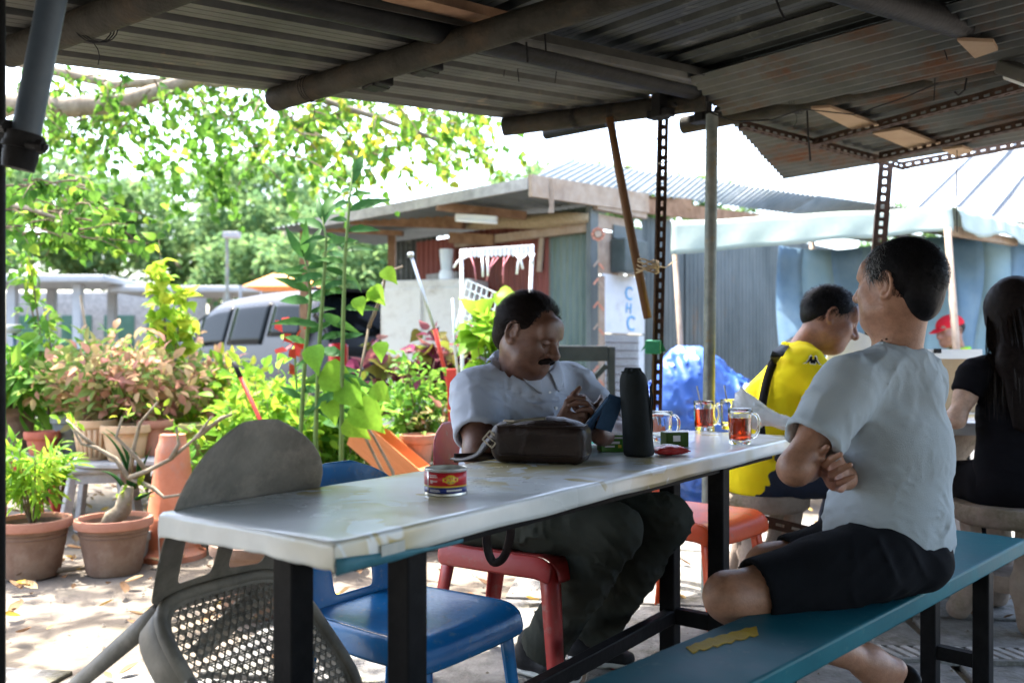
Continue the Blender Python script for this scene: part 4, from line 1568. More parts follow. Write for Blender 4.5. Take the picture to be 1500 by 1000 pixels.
stool('red plastic stool propping the plank shelf under the small red pot', at(30, 5.15, 0), .42, 'red_plastic')
stool('red plastic stool propping the plank shelf beside the cone', at(292, 4.95, 0), .42, 'red_plastic', rz=.5)
stool('grey wooden stool under the tan pots', at(150, 5.0, 0), .40, 'wood_grey', name='wooden_stool', s=.15)
for (a, b, lb, z) in ((at(-70, 5.2), at(112, 5.2), 'weathered plank shelf carrying the small red pot', .435), (at(118, 5.05), at(210, 5.0), 'short board under the tan ribbed pot', .415), (at(215, 5.0), at(330, 4.95), 'plank shelf beside the cone carrying the mossy pot', .435),
                   (at(520, 4.95), at(660, 4.9), 'plank bench carrying the clay pot and orange trough', .40)):
    sh = thing('plank_shelf', lb, 'shelf', (a[0], a[1], 0))
    for q in (-1, 1):
        g = G()
        g.beam((a[0], a[1] + .1 * q, z), (b[0], b[1] + .1 * q, z), .19, .024)
        build('plank', g, 'wood_grey', sh, bevel=.004)
    if z < .41:
        for p in (a, b):
            g = G()
            g.box((p[0] + (.12 if p is a else -.12), p[1], z / 2 - .02), (.14, .34, z - .026 + .03))
            build('block', g, 'concrete', sh, bevel=.01)
SZ = .448
pot('small red pot on the plank shelf', at(62, 5.1, SZ), .095, .135, 'pot_red', 'pot_red')
pot('grey bucket-shaped pot on the plank shelf', at(104, 5.25, SZ), .11, .215, 'pot_grey', 'pot_grey')
pot('tan ribbed pot on the short board', at(140, 5.05, .428), .115, .225, 'pot_tan', 'pot_tan', ribs=True)
pot('wide tan pot beside the ribbed pot', at(185, 5.0, .428), .135, .20, 'pot_tan', 'pot_tan')
pot('orange clay pot behind the cone', at(228, 5.1, SZ), .10, .20, 'pot_rim', 'pot_rim')
pot('mossy brown pot on the plank beside the cone', at(292, 4.95, SZ), .11, .19, 'pot_moss', 'pot_moss')
pot('dark brown pot at the end of the plank shelf', at(18, 5.35, SZ), .14, .26, 'pot_brown', 'pot_brown')
pot('clay pot on the plank bench beside the tilted orange trough', at(612, 4.9, .413), .10, .17, 'pot_rim', 'pot_rim')
pot('red-brown pot hanging behind the red board', at(671, 5.05, .62), .06, .12, 'pot_rim', 'pot_rim')
stool('blue plastic stool carrying the small pot behind the red board', at(676, 5.08, 0), .62, 'blue_paint', s=.13)
tr = thing('planter_trough', 'long orange plastic planter trough tipped on its side against the clay pot', 'planter', tuple(P(563, 665, 4.75)), rot=(0, math.radians(38), math.radians(-14)))
g = G()
for (x0, x1, y0, y1, w) in ((0, 0, 0, 0, 0),):
    o = []
    for z, s_ in ((-.07, .82), (.065, 1.0), (.065, 1.06), (.09, 1.06), (.09, .97), (-.05, .80)):
        o.append([(-.22 * s_, -.085 * s_, z), (.22 * s_, -.085 * s_, z), (.22 * s_, .085 * s_, z), (-.22 * s_, .085 * s_, z)])
    for i in range(len(o) - 1):
        A, B = o[i], o[i + 1]
        for k in range(4):
            g.add([A[k], A[(k + 1) % 4], B[(k + 1) % 4], B[k]], [(0, 1, 2, 3)])
    g.add(o[0], [(3, 2, 1, 0)])
    g.add(o[-1], [(0, 1, 2, 3)])
build('shell', g, 'trough_orange', tr, local=True, bevel=.006)
for q in range(4):
    g = G()
    z = -.05 + .026 * q
    s_ = .83 + .03 * q
    g.box((0, -.085 * s_ - .001, z), (.44 * s_, .006, .01))
    build('rib', g, 'trough_orange', tr, local=True)

# shrubs behind
shrub('pink_shrub', 'large bush of pale pink and cream leaves on the plank shelf', at(175, 5.2, .50), .62, .52, 26, 1500, 'oval', 'leaf_pink', .075, 90, low=.3, depth=.7)
shrub('pink_shrub', 'pinkish bush with magenta tips behind the tan pots', at(262, 5.7, .30), .85, .42, 16, 800, 'oval', 'leaf_pink', .075, 40, low=.4, col=(.2, .8))
shrub('lime_shrub', 'bright lime-green spreading bush behind the grey chair', at(400, 5.0, 0), 1.02, .46, 24, 1300, 'oval', 'leaf_lime', .085, 100, low=.35, col=(0, .8))
shrub('lime_shrub', 'broad lime bush reaching towards the parked car', at(330, 5.7, 0), 1.02, .5, 20, 900, 'oval', 'leaf_lime', .09, 40, low=.4)
shrub('green_shrub', 'leafy green bush between the lucky bamboo and the trough', at(520, 4.95, 0), .90, .36, 18, 800, 'oval', 'leaf_green', .075, 60, low=.3)
shrub('green_shrub', 'small-leaved green bush beside the clay pot', at(615, 5.2, .3), .75, .32, 16, 900, 'oval', 'leaf_green', .055, 40, low=.2)
shrub('pink_ground_plant', 'rosy low plant under the dark coleus', at(660, 5.15, .35), .42, .25, 12, 420, 'oval', 'leaf_pink', .06, 30, low=.3, col=(.1, .8))
shrub('coleus', 'tall coleus with dark purple-red leaves before the car tail', at(655, 5.9, .35), .98, .22, 8, 190, 'heart', 'leaf_coleus', .12, 60, low=.5, updir=.0)
shrub('coleus', 'spreading coleus with purple leaves behind the green bush', at(590, 6.1, .3), 1.0, .30, 9, 190, 'heart', 'leaf_coleus', .12, 50, low=.5, updir=.0)
shrub('climber', 'lime climbing plant with broad leaves growing up the wire rack', at(722, 5.2, .55), .86, .15, 7, 120, 'heart', 'leaf_lime', .13, 70, low=.25, col=(0, .7))
shrub('strap_plant', 'strappy green plant at the end of the plank shelf', at(25, 5.3, .65), .42, .30, 14, 260, 'lance', 'leaf_green', .20, 60, low=.2)
shrub('green_shrub', 'mid-green bush behind the plank shelf and small red pot', at(70, 6.0, 0), 1.12, .55, 20, 1100, 'oval', 'leaf_green', .085, 40, low=.4)
shrub('green_shrub', 'tangled green bush between the pink bushes and the walkway', at(215, 6.6, 0), 1.22, .65, 22, 1200, 'oval', 'leaf_green', .085, 40, low=.4)
shrub('green_shrub', 'thin bush with long twigs before the car door', at(300, 6.4, 0), 1.12, .5, 18, 700, 'oval', 'leaf_lime', .08, 40, low=.4)
shrub('green_shrub', 'dark leafy bush in front of the car bumper', at(470, 6.2, 0), .92, .55, 18, 900, 'oval', 'leaf_green', .08, 40, low=.3)
shrub('green_shrub', 'low green bush filling the gap by the cone', at(330, 4.75, .1), .55, .28, 12, 420, 'oval', 'leaf_green', .065, 40, low=.3)
shrub('yellow_plant', 'tall thin plant with yellow-green leaves above the pink bush', at(245, 5.5, .55), 1.18, .16, 6, 150, 'heart', 'leaf_lime', .10, 60, low=.45, col=(.4, 1))
shrub('young_tree', 'young tree with dark stem and small leaves at the edge of the garden', at(85, 5.6, 0), 1.9, .34, 7, 420, 'oval', 'leaf_tree', .085, 60, low=.3, r=.011, col=(0, .8))
hl = thing('heart_vine', 'vine of large heart leaves on a pale stem behind the blue chair', 'plant', tuple(at(575, 4.35, 0)))
g = G()
for pl in ([(585, 740), (575, 690), (548, 640), (520, 600), (495, 560)], [(600, 740), (560, 690), (535, 640), (520, 610)], [(540, 480), (560, 430), (565, 400), (590, 390)]):
    g.tube([P(x, y, 4.4) for x, y in pl], [.010 - .0015 * i for i in range(len(pl))], 7)
g.tube([P(540, 480, 4.4), P(525, 560, 4.4), P(535, 640, 4.4)], .006, 6)
build('stems', g, 'stem_pale', hl, smooth=True)
hp = [(470, 545, .19), (500, 560, .17), (520, 590, .20), (462, 505, .15), (560, 395, .10), (545, 420, .11), (525, 435, .09), (505, 615, .15), (560, 500, .1), (545, 565, .12), (480, 585, .13), (555, 425, .08)]
leaves_mesh('leaf', 'heart', [P(x, y, 4.3) for x, y, s in hp], [unit((rng.normal() * .5 + .5, -.3, -.6)) for _ in hp], [unit((rng.normal() * .3, -1, .5)) for _ in hp], [s for *_, s in hp], rng.random(len(hp)) * .5, 'leaf_lime', hl, len(hp))

# lucky bamboo with its big pointed leaves
lb = thing('lucky_bamboo', 'tall lucky bamboo with upright canes and long pointed dark leaves', 'plant', tuple(at(480, 4.3)))
canes = [[(500, 760), (500, 640), (502, 500), (505, 380), (512, 300), (516, 252)], [(470, 760), (462, 640), (468, 500), (475, 400), (478, 350), (472, 318)], [(448, 760), (440, 640), (447, 520), (455, 440), (452, 400), (444, 372)]]
PP2, DD2, NN2, SS2, RR2_ = [], [], [], [], []
for q, cn in enumerate(canes):
    g = G()
    g.tube([P(x, y, 4.3 + .03 * q) for x, y in cn], [.013, .012, .0105, .009, .006, .003], 8)
    build('cane', g, 'stem_green', lb, smooth=True)
    for i in range(22):
        u = .22 + .78 * i / 21
        s_ = u * (len(cn) - 1)
        k = min(len(cn) - 2, int(s_))
        x = cn[k][0] + (cn[k + 1][0] - cn[k][0]) * (s_ - k)
        y = cn[k][1] + (cn[k + 1][1] - cn[k][1]) * (s_ - k)
        sg = 1 if i % 2 else -1
        upw = .15 + 1.2 * (u > .9) + .5 * rng.random()
        PP2.append(P(x, y, 4.3 + .03 * q))
        DD2.append(unit((sg * (1 - .5 * (u > .92)), rng.normal() * .5, upw - .6 * (rng.random() < .35))))
        NN2.append(unit((rng.normal() * .4, -1, .45)))
        SS2.append(rng.uniform(.11, .20))
        RR2_.append(rng.random())
leaves_mesh('leaf', 'lance', PP2, DD2, NN2, SS2, RR2_, 'leaf_dark', lb, len(PP2), droop=.55)
pot('hidden black nursery pot under the lucky bamboo', at(470, 4.32), .17, .30, 'pot_grey', 'pot_grey')
fl = thing('red_flower', 'red flower bloom beside the lucky bamboo canes', 'flower', tuple(P(432, 505, 4.9)))
for q in range(16):
    g = G()
    c = P(432 + rng.normal() * 12, 512 + rng.normal() * 22, 4.9)
    d = rvec(1)[0]
    g.add([c, c + d * .05 + np.array([.02, 0, .02]), c + d * .08, c + d * .05 - np.array([.02, 0, .02])], [(0, 1, 2, 3)])
    build('petal', g, 'red_sleeve', fl)
g = G()
g.tube([P(432, 520, 4.9), P(436, 600, 4.9), P(440, 700, 4.9)], .006, 6)
build('stem', g, 'stem_green', fl)

# stakes, rack and boards
def rod(name, label, segs, cat='stake'):
    t = thing(name, label, cat, tuple(P(*segs[0][0][-1])))
    for pts, r, m, nm in segs:
        g = G()
        g.tube([P(*p) for p in pts], r, 8)
        build(nm, g, m, t, smooth=True)
    return t


rod('broom_handle', 'broom handle of red wood with a black tip leaning in the lime bush', [([(342, 530, 4.55), (352, 552, 4.55)], .013, 'black_rubber', 'grip'), ([(352, 552, 4.55), (395, 645, 4.55), (412, 690, 4.5)], .011, 'red_sleeve', 'handle')], 'broom')
rod('metal_stake', 'shiny metal stake with a ball top and red sleeve beside the coleus', [([(601, 370, 5.3), (602, 376, 5.3)], .02, 'silver', 'ball_top'), ([(602, 374, 5.3), (620, 430, 5.3), (637, 482, 5.3)], .009, 'silver', 'rod'), ([(637, 482, 5.3), (646, 520, 5.3), (656, 560, 5.3), (660, 690, 5.2)], .012, 'red_sleeve', 'sleeve')])
rod('metal_stake', 'thin plain metal stake behind the white polo shirt', [([(663, 437, 5.1), (666, 500, 5.1), (672, 570, 5.1), (676, 640, 5.1)], .008, 'silver', 'rod')])
rod('bamboo_stake', 'pale bamboo stake standing among the pink leaves', [([(118, 432, 5.6), (128, 500, 5.6), (134, 540, 5.6), (140, 660, 5.6)], .008, 'wood_pale', 'rod')])
rod('garden_tap', 'grey standpipe with a tap head at the end of the plank shelf', [([(20, 475, 5.8), (20, 488, 5.8)], .045, 'pot_grey', 'head'), ([(21, 480, 5.8), (22, 560, 5.8), (22, 690, 5.8)], .014, 'pipe_blue', 'pipe')], 'tap')
rb_ = thing('red_board', 'narrow red board standing behind the shoulder of the white polo shirt', 'board', tuple(P(664, 640, 5.0)))
g = G()
g.beam(P(661, 540, 5.0), P(670, 780, 5.0), .055, .02, up=(0, 1, 0))
build('board', g, 'red_sleeve', rb_, bevel=.003)
rk = thing('wire_rack', 'white wire rack hung with twist ties behind the man in the pale polo', 'rack', tuple(P(720, 640, 5.5)))
for (a, b) in (((676, 366), (678, 700)), ((780, 360), (764, 700))):
    g = G()
    g.tube([P(a[0], a[1], 5.5), P((a[0] + b[0]) / 2, (a[1] + b[1]) / 2, 5.5), P(b[0], b[1], 5.5)], .011, 8)
    build('post', g, 'white_plastic', rk, smooth=True)
g = G()
for q in range(5):
    g.cyl(P(674, 366 + q * 2.4, 5.5), P(782, 359 + q * 3.0, 5.5), .0045, n=6)
for q in range(17):
    x = 676 + q * 6.3
    g.cyl(P(x, 366 - q * .4, 5.495), P(x, 378 - q * .2, 5.495), .0045, n=6)
build('basket', g, 'white_plastic', rk)
g = G()
A, B, C_ = P(684, 410, 5.46), P(752, 440, 5.46), P(664, 494, 5.42)
for q in range(8):
    g.cyl(A + (C_ - A) * q / 7, B + (C_ - A) * q / 7, .005, n=6)
for q in range(10):
    g.cyl(A + (B - A) * q / 9, C_ + (B - A) * q / 9, .005, n=6)
build('grid_panel', g, 'white_plastic', rk)
mat('pink_string', (0.55, 0.18, 0.20), (0.62, 0.25, 0.26), scale=10, rough=0.7)
for (x, y, m) in ((686, 375, 'w'), (690, 376, 'p'), (706, 376, 'w'), (714, 377, 'w'), (724, 377, 'p'), (730, 377, 'p'), (738, 377, 'p'), (746, 374, 'p'), (755, 372, 'w'), (764, 372, 'w'), (770, 374, 'w'), (776, 372, 'w'), (782, 372, 'w')):
    g = G()
    ln = rng.uniform(12, 30) if m == 'w' else rng.uniform(25, 45)
    dx = rng.normal() * 7
    g.tube([P(x, y, 5.48), P(x + dx, y + ln * .45, 5.46), P(x + dx * 1.4, y + ln, 5.46)], .008 if m == 'w' else .004, 6)
    build('twist_tie', g, 'white_plastic' if m == 'w' else 'pink_string', rk, smooth=True)

# ================================================================ parked car
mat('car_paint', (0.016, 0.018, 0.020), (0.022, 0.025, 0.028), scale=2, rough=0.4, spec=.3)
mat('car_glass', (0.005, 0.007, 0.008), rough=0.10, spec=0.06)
mat('car_black', (0.015, 0.015, 0.016), rough=0.5)
mat('tail_red', (0.40, 0.02, 0.02), rough=0.2, coat=0.6)
car = thing('parked_car', 'silver-grey people carrier parked behind the garden bushes', 'car', (-1.27, 9.6, -.01), rz=math.radians(45))


def sec(t, v):
    """car surface: t = metres from the tail, v in 0..1 from left sill over the roof to the right sill"""
    tail = min(1, t / .62)
    roof = 1.02 + (1.74 - 1.02) * (math.sin(tail * math.pi / 2) ** .9)
    if t > 2.7:
        u = (t - 2.7) / 1.15
        roof = 1.74 - .03 * u - .62 * max(0, min(1, u)) ** 1.6
    elif t > .62:
        roof = 1.74 + .035 * math.sin((t - .62) / 2.08 * math.pi)
    if t > 3.85:
        roof = 1.09 - .27 * ((t - 3.85) / .95) ** 1.5
    hw = .87 * (1 - .11 * max(0, (.35 - t) / .35) ** 2 - .20 * max(0, (t - 4.2) / .6) ** 2)
    belt = min(1.0, roof - .02)
    rise = max(0.0, roof - belt)
    sg = -1 if v < .5 else 1
    q = abs(v - .5) * 2
    prof = [(1.0, hw * .95, .26), (.86, hw, .55), (.70, hw * .985, .85), (.60, hw * .96, belt), (.42, hw * (.96 - .20 * rise / .74), belt + rise * .80), (.30, hw * (.96 - .30 * rise / .74) * .93, belt + rise * .955), (.16, hw * .45, roof), (0, 0, roof + .006)]
    for i in range(len(prof) - 1):
        a, b = prof[i], prof[i + 1]
        if q <= a[0] and q >= b[0]:
            f = (a[0] - q) / (a[0] - b[0] + 1e-9)
            return np.array([sg * (a[1] + (b[1] - a[1]) * f), t, a[2] + (b[2] - a[2]) * f])
    return np.array([0, t, roof])


def car_patch(ts, vs_, off=0.0):
    pts = [[sec(a, b) for b in vs_] for a in ts]
    if off:
        A = np.array(pts)
        du = np.gradient(A, axis=0)
        dv = np.gradient(A, axis=1)
        nr = np.cross(dv, du)
        nr /= np.linalg.norm(nr, axis=2, keepdims=True) + 1e-9
        A = A + nr * off
        c = np.array([0, 2.3, .9])
        if np.sum(nr.mean((0, 1)) * (A.mean((0, 1)) - c)) < 0:
            A = A - 2 * nr * off
        pts = A
    g = G()
    g.grid([list(r) for r in pts])
    A = np.array(pts)
    nr = np.cross(A[0, 1] - A[0, 0], A[1, 0] - A[0, 0])
    if off and np.dot(nr, A.mean((0, 1)) - np.array([0, 2.3, .9])) < 0:
        g.f = [f[::-1] for f in g.f]
    return g


ts = np.concatenate([np.linspace(0, .62, 14), np.linspace(.75, 2.7, 14), np.linspace(2.8, 4.8, 26)])
vv = np.concatenate([np.linspace(0, .2, 8), np.linspace(.23, .5, 16), np.linspace(.52, .77, 15), np.linspace(.8, 1, 8)])
g = car_patch(ts, vv)
for tt in (0.0, 4.8):
    ring = [sec(tt, v) for v in vv]
    g.add(ring, [tuple(range(len(ring)))])
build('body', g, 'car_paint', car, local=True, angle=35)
for side in (0, 1):
    for nm, t0, t1, va, vb in (('rear_quarter_window', .66, 1.35, .235, .292), ('rear_door_window', 1.42, 2.25, .222, .296), ('front_door_window', 2.32, 3.05, .222, .292), ('front_quarter_window', 3.10, 3.40, .215, .262)):
        vs2 = np.linspace(va, vb, 7)
        if side:
            vs2 = 1 - vs2
        build('window', car_patch(np.linspace(t0, t1, 9), vs2, .006), 'car_glass', car, local=True, smooth=True)
build('rear_window', car_patch(np.linspace(.10, .50, 9), np.linspace(.27, .73, 15), .006), 'car_glass', car, local=True, smooth=True)
build('windscreen', car_patch(np.linspace(2.95, 3.72, 9), np.linspace(.29, .71, 13), .006), 'car_glass', car, local=True, smooth=True)
g = G()
g.grid([[(-.70 + 1.4 * j / 10, .62 - .30 * i / 4, 1.745 - .02 * i / 4 + .01 * math.cos((j - 5) * .3)) for j in range(11)] for i in range(5)])
build('spoiler', g, 'car_black', car, local=True, solid=.035)
for sx in (-1, 1):
    g = G()
    g.box((sx * .70, .03, .98), (.20, .10, .34))
    build('tail_lamp', g, 'tail_red', car, local=True, bevel=.03)
    for ty in (.85, 3.85):
        g = G()
        c = np.array([sx * .78, ty, .32])
        g.tube([c + np.array([sx * o, 0, 0]) for o in (-.1, -.09, .07, .085)], [.29, .32, .32, .29], 24)
        wh = build('wheel', g, 'black_rubber', car, local=True, angle=40)
        g = G()
        g.tube([c + np.array([sx * .088, 0, 0]), c + np.array([sx * .094, 0, 0])], [.2, .19], 20)
        build('rim', g, 'silver', wh, local=True, angle=40)
g = G()
g.box((0, -.05, .48), (1.6, .14, .26))
build('bumper', g, 'car_paint', car, local=True, bevel=.05)
g = G()
g.box((0, -.045, .80), (.5, .03, .12))
build('number_plate', g, 'car_black', car, local=True, bevel=.004)
g = G()
g.box((0, -.03, .90), (.9, .04, .04))
build('chrome_strip', g, 'silver', car, local=True, bevel=.006)
for t_ in (1.85, 2.75):
    g = G()
    p = sec(t_, .16)
    g.box((p[0] - .02, t_, .93), (.03, .2, .035))
    build('door_handle', g, 'car_paint', car, local=True, bevel=.008)
g = G()
g.box((-.98, 3.2, 1.06), (.2, .14, .14))
build('mirror', g, 'car_paint', car, local=True, bevel=.04)
g = G()
g.tube([(.05, .45, 1.2), (.35, .30, 1.33)], .008, 6)
build('wiper', g, 'car_black', car, local=True)

# ================================================================ smooth solids: signed distances meshed with surface nets
class S:
    """a solid from blended round primitives"""
    def __init__(s):
        s.pr = []
        s.disp = None

    def cap(s, a, b, ra, rb=None, k=.02, op=1):
        a, b = np.array(a, float), np.array(b, float)
        rb = ra if rb is None else rb
        s.pr.append(('cap', op, k, a, b, ra, rb, (a + b) / 2, np.linalg.norm(b - a) / 2 + max(ra, rb)))
        return s

    def chain(s, pts, rs, k=.02, op=1):
        for i in range(len(pts) - 1):
            s.cap(pts[i], pts[i + 1], rs[i], rs[i + 1], k, op)
        return s

    def ell(s, c, r, R=None, k=.02, op=1):
        c, r = np.array(c, float), np.array(r, float)
        s.pr.append(('ell', op, k, c, r, np.eye(3) if R is None else np.array(R, float), None, c, r.max()))
        return s

    def box(s, c, h, rd, R=None, k=.01, op=1):
        c, h = np.array(c, float), np.array(h, float)
        s.pr.append(('box', op, k, c, h, np.eye(3) if R is None else np.array(R, float), rd, c, np.linalg.norm(h) + rd))
        return s

    def ecap(s, a, b, ra, rb, side, k=.03, op=1):
        """capsule with elliptical section: ra, rb = (half width along side, half depth)"""
        a, b = np.array(a, float), np.array(b, float)
        s.pr.append(('ecap', op, k, a, b, (np.array(ra, float), np.array(rb, float)), np.array(side, float), (a + b) / 2, np.linalg.norm(b - a) / 2 + max(*ra, *rb)))
        return s

    def fru(s, a, b, ra, rb, rd=.004, k=.01, op=1):
        """cone frustum with flat ends and a small rounding"""
        a, b = np.array(a, float), np.array(b, float)
        s.pr.append(('fru', op, k, a, b, ra, (rb, rd), (a + b) / 2, math.hypot(np.linalg.norm(b - a) / 2, max(ra, rb)) + rd))
        return s

    def half(s, p, n, c, R, k=.004):
        """cut away the side of the plane (p, n) that n points to, within R of c"""
        s.pr.append(('half', -1, k, np.array(p, float), unit(n), np.array(c, float), R, np.array(c, float), R))
        return s


def prim_d(q, p):
    t = q[0]
    if t == 'cap':
        _, _, _, a, b, ra, rb, _, _ = q
        ab = b - a
        h = np.clip(((p - a) @ ab) / (ab @ ab + 1e-12), 0, 1)
        return np.linalg.norm(p - a - h[:, None] * ab, axis=1) - (ra + (rb - ra) * h)
    if t == 'ell':
        _, _, _, c, r, R, _, _, _ = q
        l = (p - c) @ R
        k0 = np.linalg.norm(l / r, axis=1)
        k1 = np.linalg.norm(l / (r * r), axis=1) + 1e-9
        return k0 * (k0 - 1) / k1
    if t == 'box':
        _, _, _, c, h, R, rd, _, _ = q
        l = np.abs((p - c) @ R) - (h - rd)
        return np.linalg.norm(np.maximum(l, 0), axis=1) + np.minimum(l.max(1), 0) - rd
    if t == 'ecap':
        _, _, _, a, b, (ra, rb), side, _, _ = q
        ab = b - a
        L2 = ab @ ab
        d = ab / math.sqrt(L2)
        h = np.clip(((p - a) @ ab) / L2, 0, 1)
        w = p - a - h[:, None] * ab
        x = side - d * (side @ d)
        x = x / np.linalg.norm(x)
        y = np.cross(d, x)
        rx = ra[0] + (rb[0] - ra[0]) * h
        ry = ra[1] + (rb[1] - ra[1]) * h
        rm = np.minimum(rx, ry)
        l = np.stack([(w @ x) / rx, (w @ y) / ry, (w @ d) / rm], 1)
        k0 = np.linalg.norm(l, axis=1)
        k1 = np.linalg.norm(l / np.stack([rx, ry, rm], 1), axis=1) + 1e-9
        return k0 * (k0 - 1) / k1
    if t == 'fru':
        _, _, _, a, b, ra, (rb, rd), _, _ = q
        ab = b - a
        L = np.linalg.norm(ab)
        d = ab / L
        y = (p - a) @ d
        h = np.clip(y / L, 0, 1)
        rad = np.linalg.norm(p - a - y[:, None] * d, axis=1) - (ra + (rb - ra) * h) + rd
        axl = np.abs(y - L / 2) - L / 2 + rd
        return np.minimum(np.maximum(rad, axl), 0) + np.hypot(np.maximum(rad, 0), np.maximum(axl, 0)) - rd
    if t == 'half':
        _, _, _, o, n, c, R, _, _ = q
        return np.maximum(-((p - o) @ n), np.linalg.norm(p - c, axis=1) - R)
    raise ValueError(t)


def sdf_eval(prims, p, disp):
    d = np.full(len(p), 1e3)
    for q in prims:
        e = prim_d(q, p)
        k = q[2]
        if q[1] > 0:
            h = np.maximum(k - np.abs(d - e), 0) / k
            d = np.minimum(d, e) - h * h * k * .25
        else:
            e = -e
            h = np.maximum(k - np.abs(d - e), 0) / k
            d = np.maximum(d, e) + h * h * k * .25
    if disp is not None:
        m = np.abs(d) < .03
        if m.any():
            d[m] = d[m] + disp(p[m])
    return d


def mesh_sdf(s, h, block=16):
    add = [q for q in s.pr if q[1] > 0]
    lo = np.min([q[7] - q[8] for q in add], 0) - .03
    hi = np.max([q[7] + q[8] for q in add], 0) + .03
    nb = np.ceil((hi - lo) / (h * block)).astype(int)
    rad = h * block * .87
    mg = .03 if s.disp is not None else .008
    I = np.stack(np.meshgrid(*[np.arange(k) for k in nb], indexing='ij'), -1).reshape(-1, 3)
    cen = lo + (I + .5) * h * block
    near = np.min([np.linalg.norm(cen - q[7], axis=1) - q[8] for q in add], 0) < rad + mg
    I, cen = I[near], cen[near]
    VK, VP_, QK = [], [], []
    NX = (nb * block + 3).astype(np.int64)
    key = lambda ix: (ix[:, 0] * NX[1] + ix[:, 1]) * NX[2] + ix[:, 2]
    loc = np.stack(np.meshgrid(*[np.arange(block + 2)] * 3, indexing='ij'), -1).reshape(-1, 3)
    m = block + 2
    for bi, c in zip(I, cen):
        pr = [q for q in s.pr if np.linalg.norm(c - q[7]) - q[8] < rad + q[2] + mg]
        if not any(q[1] > 0 for q in pr):
            continue
        dc = sdf_eval(pr, c[None], None)[0]
        if abs(dc) > rad * 1.35 + mg:
            continue
        gi = bi * block + loc - 1
        D = sdf_eval(pr, lo + gi * h, s.disp).reshape(m, m, m)
        if D.min() > 0 or D.max() < 0:
            continue
        neg = D < 0
        # cells owned: local index 1..block in each axis (corner grid 0..block+1 covers neighbours)
        def cr(dx, dy, dz, A):
            return A[dx:m - 1 + dx, dy:m - 1 + dy, dz:m - 1 + dz]
        cnt = sum(cr(a, b, e, neg).astype(np.int8) for a in (0, 1) for b in (0, 1) for e in (0, 1))
        act = (cnt > 0) & (cnt < 8)
        act[0], act[:, 0], act[:, :, 0] = False, False, False
        ci = np.argwhere(act)
        if len(ci):
            acc = np.zeros((len(ci), 3))
            num = np.zeros(len(ci))
            for ax in range(3):
                o1, o2 = [k for k in range(3) if k != ax]
                for u in (0, 1):
                    for v in (0, 1):
                        A = ci.copy()
                        A[:, o1] += u
                        A[:, o2] += v
                        B = A.copy()
                        B[:, ax] += 1
                        da, db = D[tuple(A.T)], D[tuple(B.T)]
                        sg = (da < 0) != (db < 0)
                        t = np.where(sg, da / (da - db + 1e-20), 0)
                        pt = A.astype(float)
                        pt[:, ax] += t
                        acc += pt * sg[:, None]
                        num += sg
            VP_.append(lo + (bi * block - 1 + acc / num[:, None]) * h)
            VK.append(key(bi * block - 1 + ci))
        for ax in range(3):
            o1, o2 = [(1, 2), (2, 0), (0, 1)][ax]
            sl = [slice(1, m - 1)] * 3
            A = neg[tuple(sl)]
            sl2 = list(sl)
            sl2[ax] = slice(2, m)
            B = neg[tuple(sl2)]
            e = np.argwhere(A != B) + 1
            if not len(e):
                continue
            inside = neg[tuple(e.T)]
            g0 = bi * block - 1 + e
            d1 = np.zeros(3, int)
            d1[o1] = 1
            d2 = np.zeros(3, int)
            d2[o2] = 1
            q = np.stack([key(g0), key(g0 - d1), key(g0 - d1 - d2), key(g0 - d2)], 1)
            q[~inside] = q[~inside][:, ::-1]
            QK.append(q)
    VK, VP_, QK = np.concatenate(VK), np.concatenate(VP_), np.concatenate(QK)
    uk, ui = np.unique(VK, return_index=True)
    V = VP_[ui]
    idx = np.searchsorted(uk, QK)
    idx = np.clip(idx, 0, len(uk) - 1)
    ok = (uk[idx] == QK).all(1)
    return V, idx[ok]


def fix_normals(o):
    import bmesh
    bm = bmesh.new()
    bm.from_mesh(o.data)
    bmesh.ops.recalc_face_normals(bm, faces=bm.faces)
    bm.to_mesh(o.data)
    bm.free()


def relax(V, Q, n=1, lam=.5):
    for _ in range(n):
        acc = np.zeros_like(V)
        cnt = np.zeros(len(V))
        for a, b in ((0, 1), (1, 2), (2, 3), (3, 0)):
            np.add.at(acc, Q[:, a], V[Q[:, b]])
            np.add.at(acc, Q[:, b], V[Q[:, a]])
            np.add.at(cnt, Q[:, a], 1)
            np.add.at(cnt, Q[:, b], 1)
        V = V + lam * (acc / np.maximum(cnt, 1)[:, None] - V)
    return V


def solid(name, s, h, material, parent, paint=None, base=None, smooth_it=1, label=None, cat=None):
    V, Q = mesh_sdf(s, h)
    V = relax(V, Q, smooth_it)
    col = None
    if base is not None:
        col = np.tile(np.array(base, float), (len(V), 1))
        for fn in (paint or []):
            col = fn(V, col)
    if parent is not None:
        M = np.array(TM[root(parent).name].inverted())
        V = V @ M[:3, :3].T + M[:3, 3]
    o = np_mesh(name, V, Q, material, True, col)
    o.parent = parent
    fix_normals(o)
    return o


def spot(c, r, color, soft=.5, R=None, rad=None):
    """paints a colour inside a soft ball or ellipsoid"""
    c = np.array(c, float)

    def f(V, col):
        if R is not None:
            d = np.linalg.norm(((V - c) @ R) / np.array(rad), axis=1) * r
        else:
            d = np.linalg.norm(V - c, axis=1)
        w = np.clip((r - d) / (r * soft), 0, 1)[:, None]
        w = w * w * (3 - 2 * w)
        return col * (1 - w) + np.array(color) * w
    return f


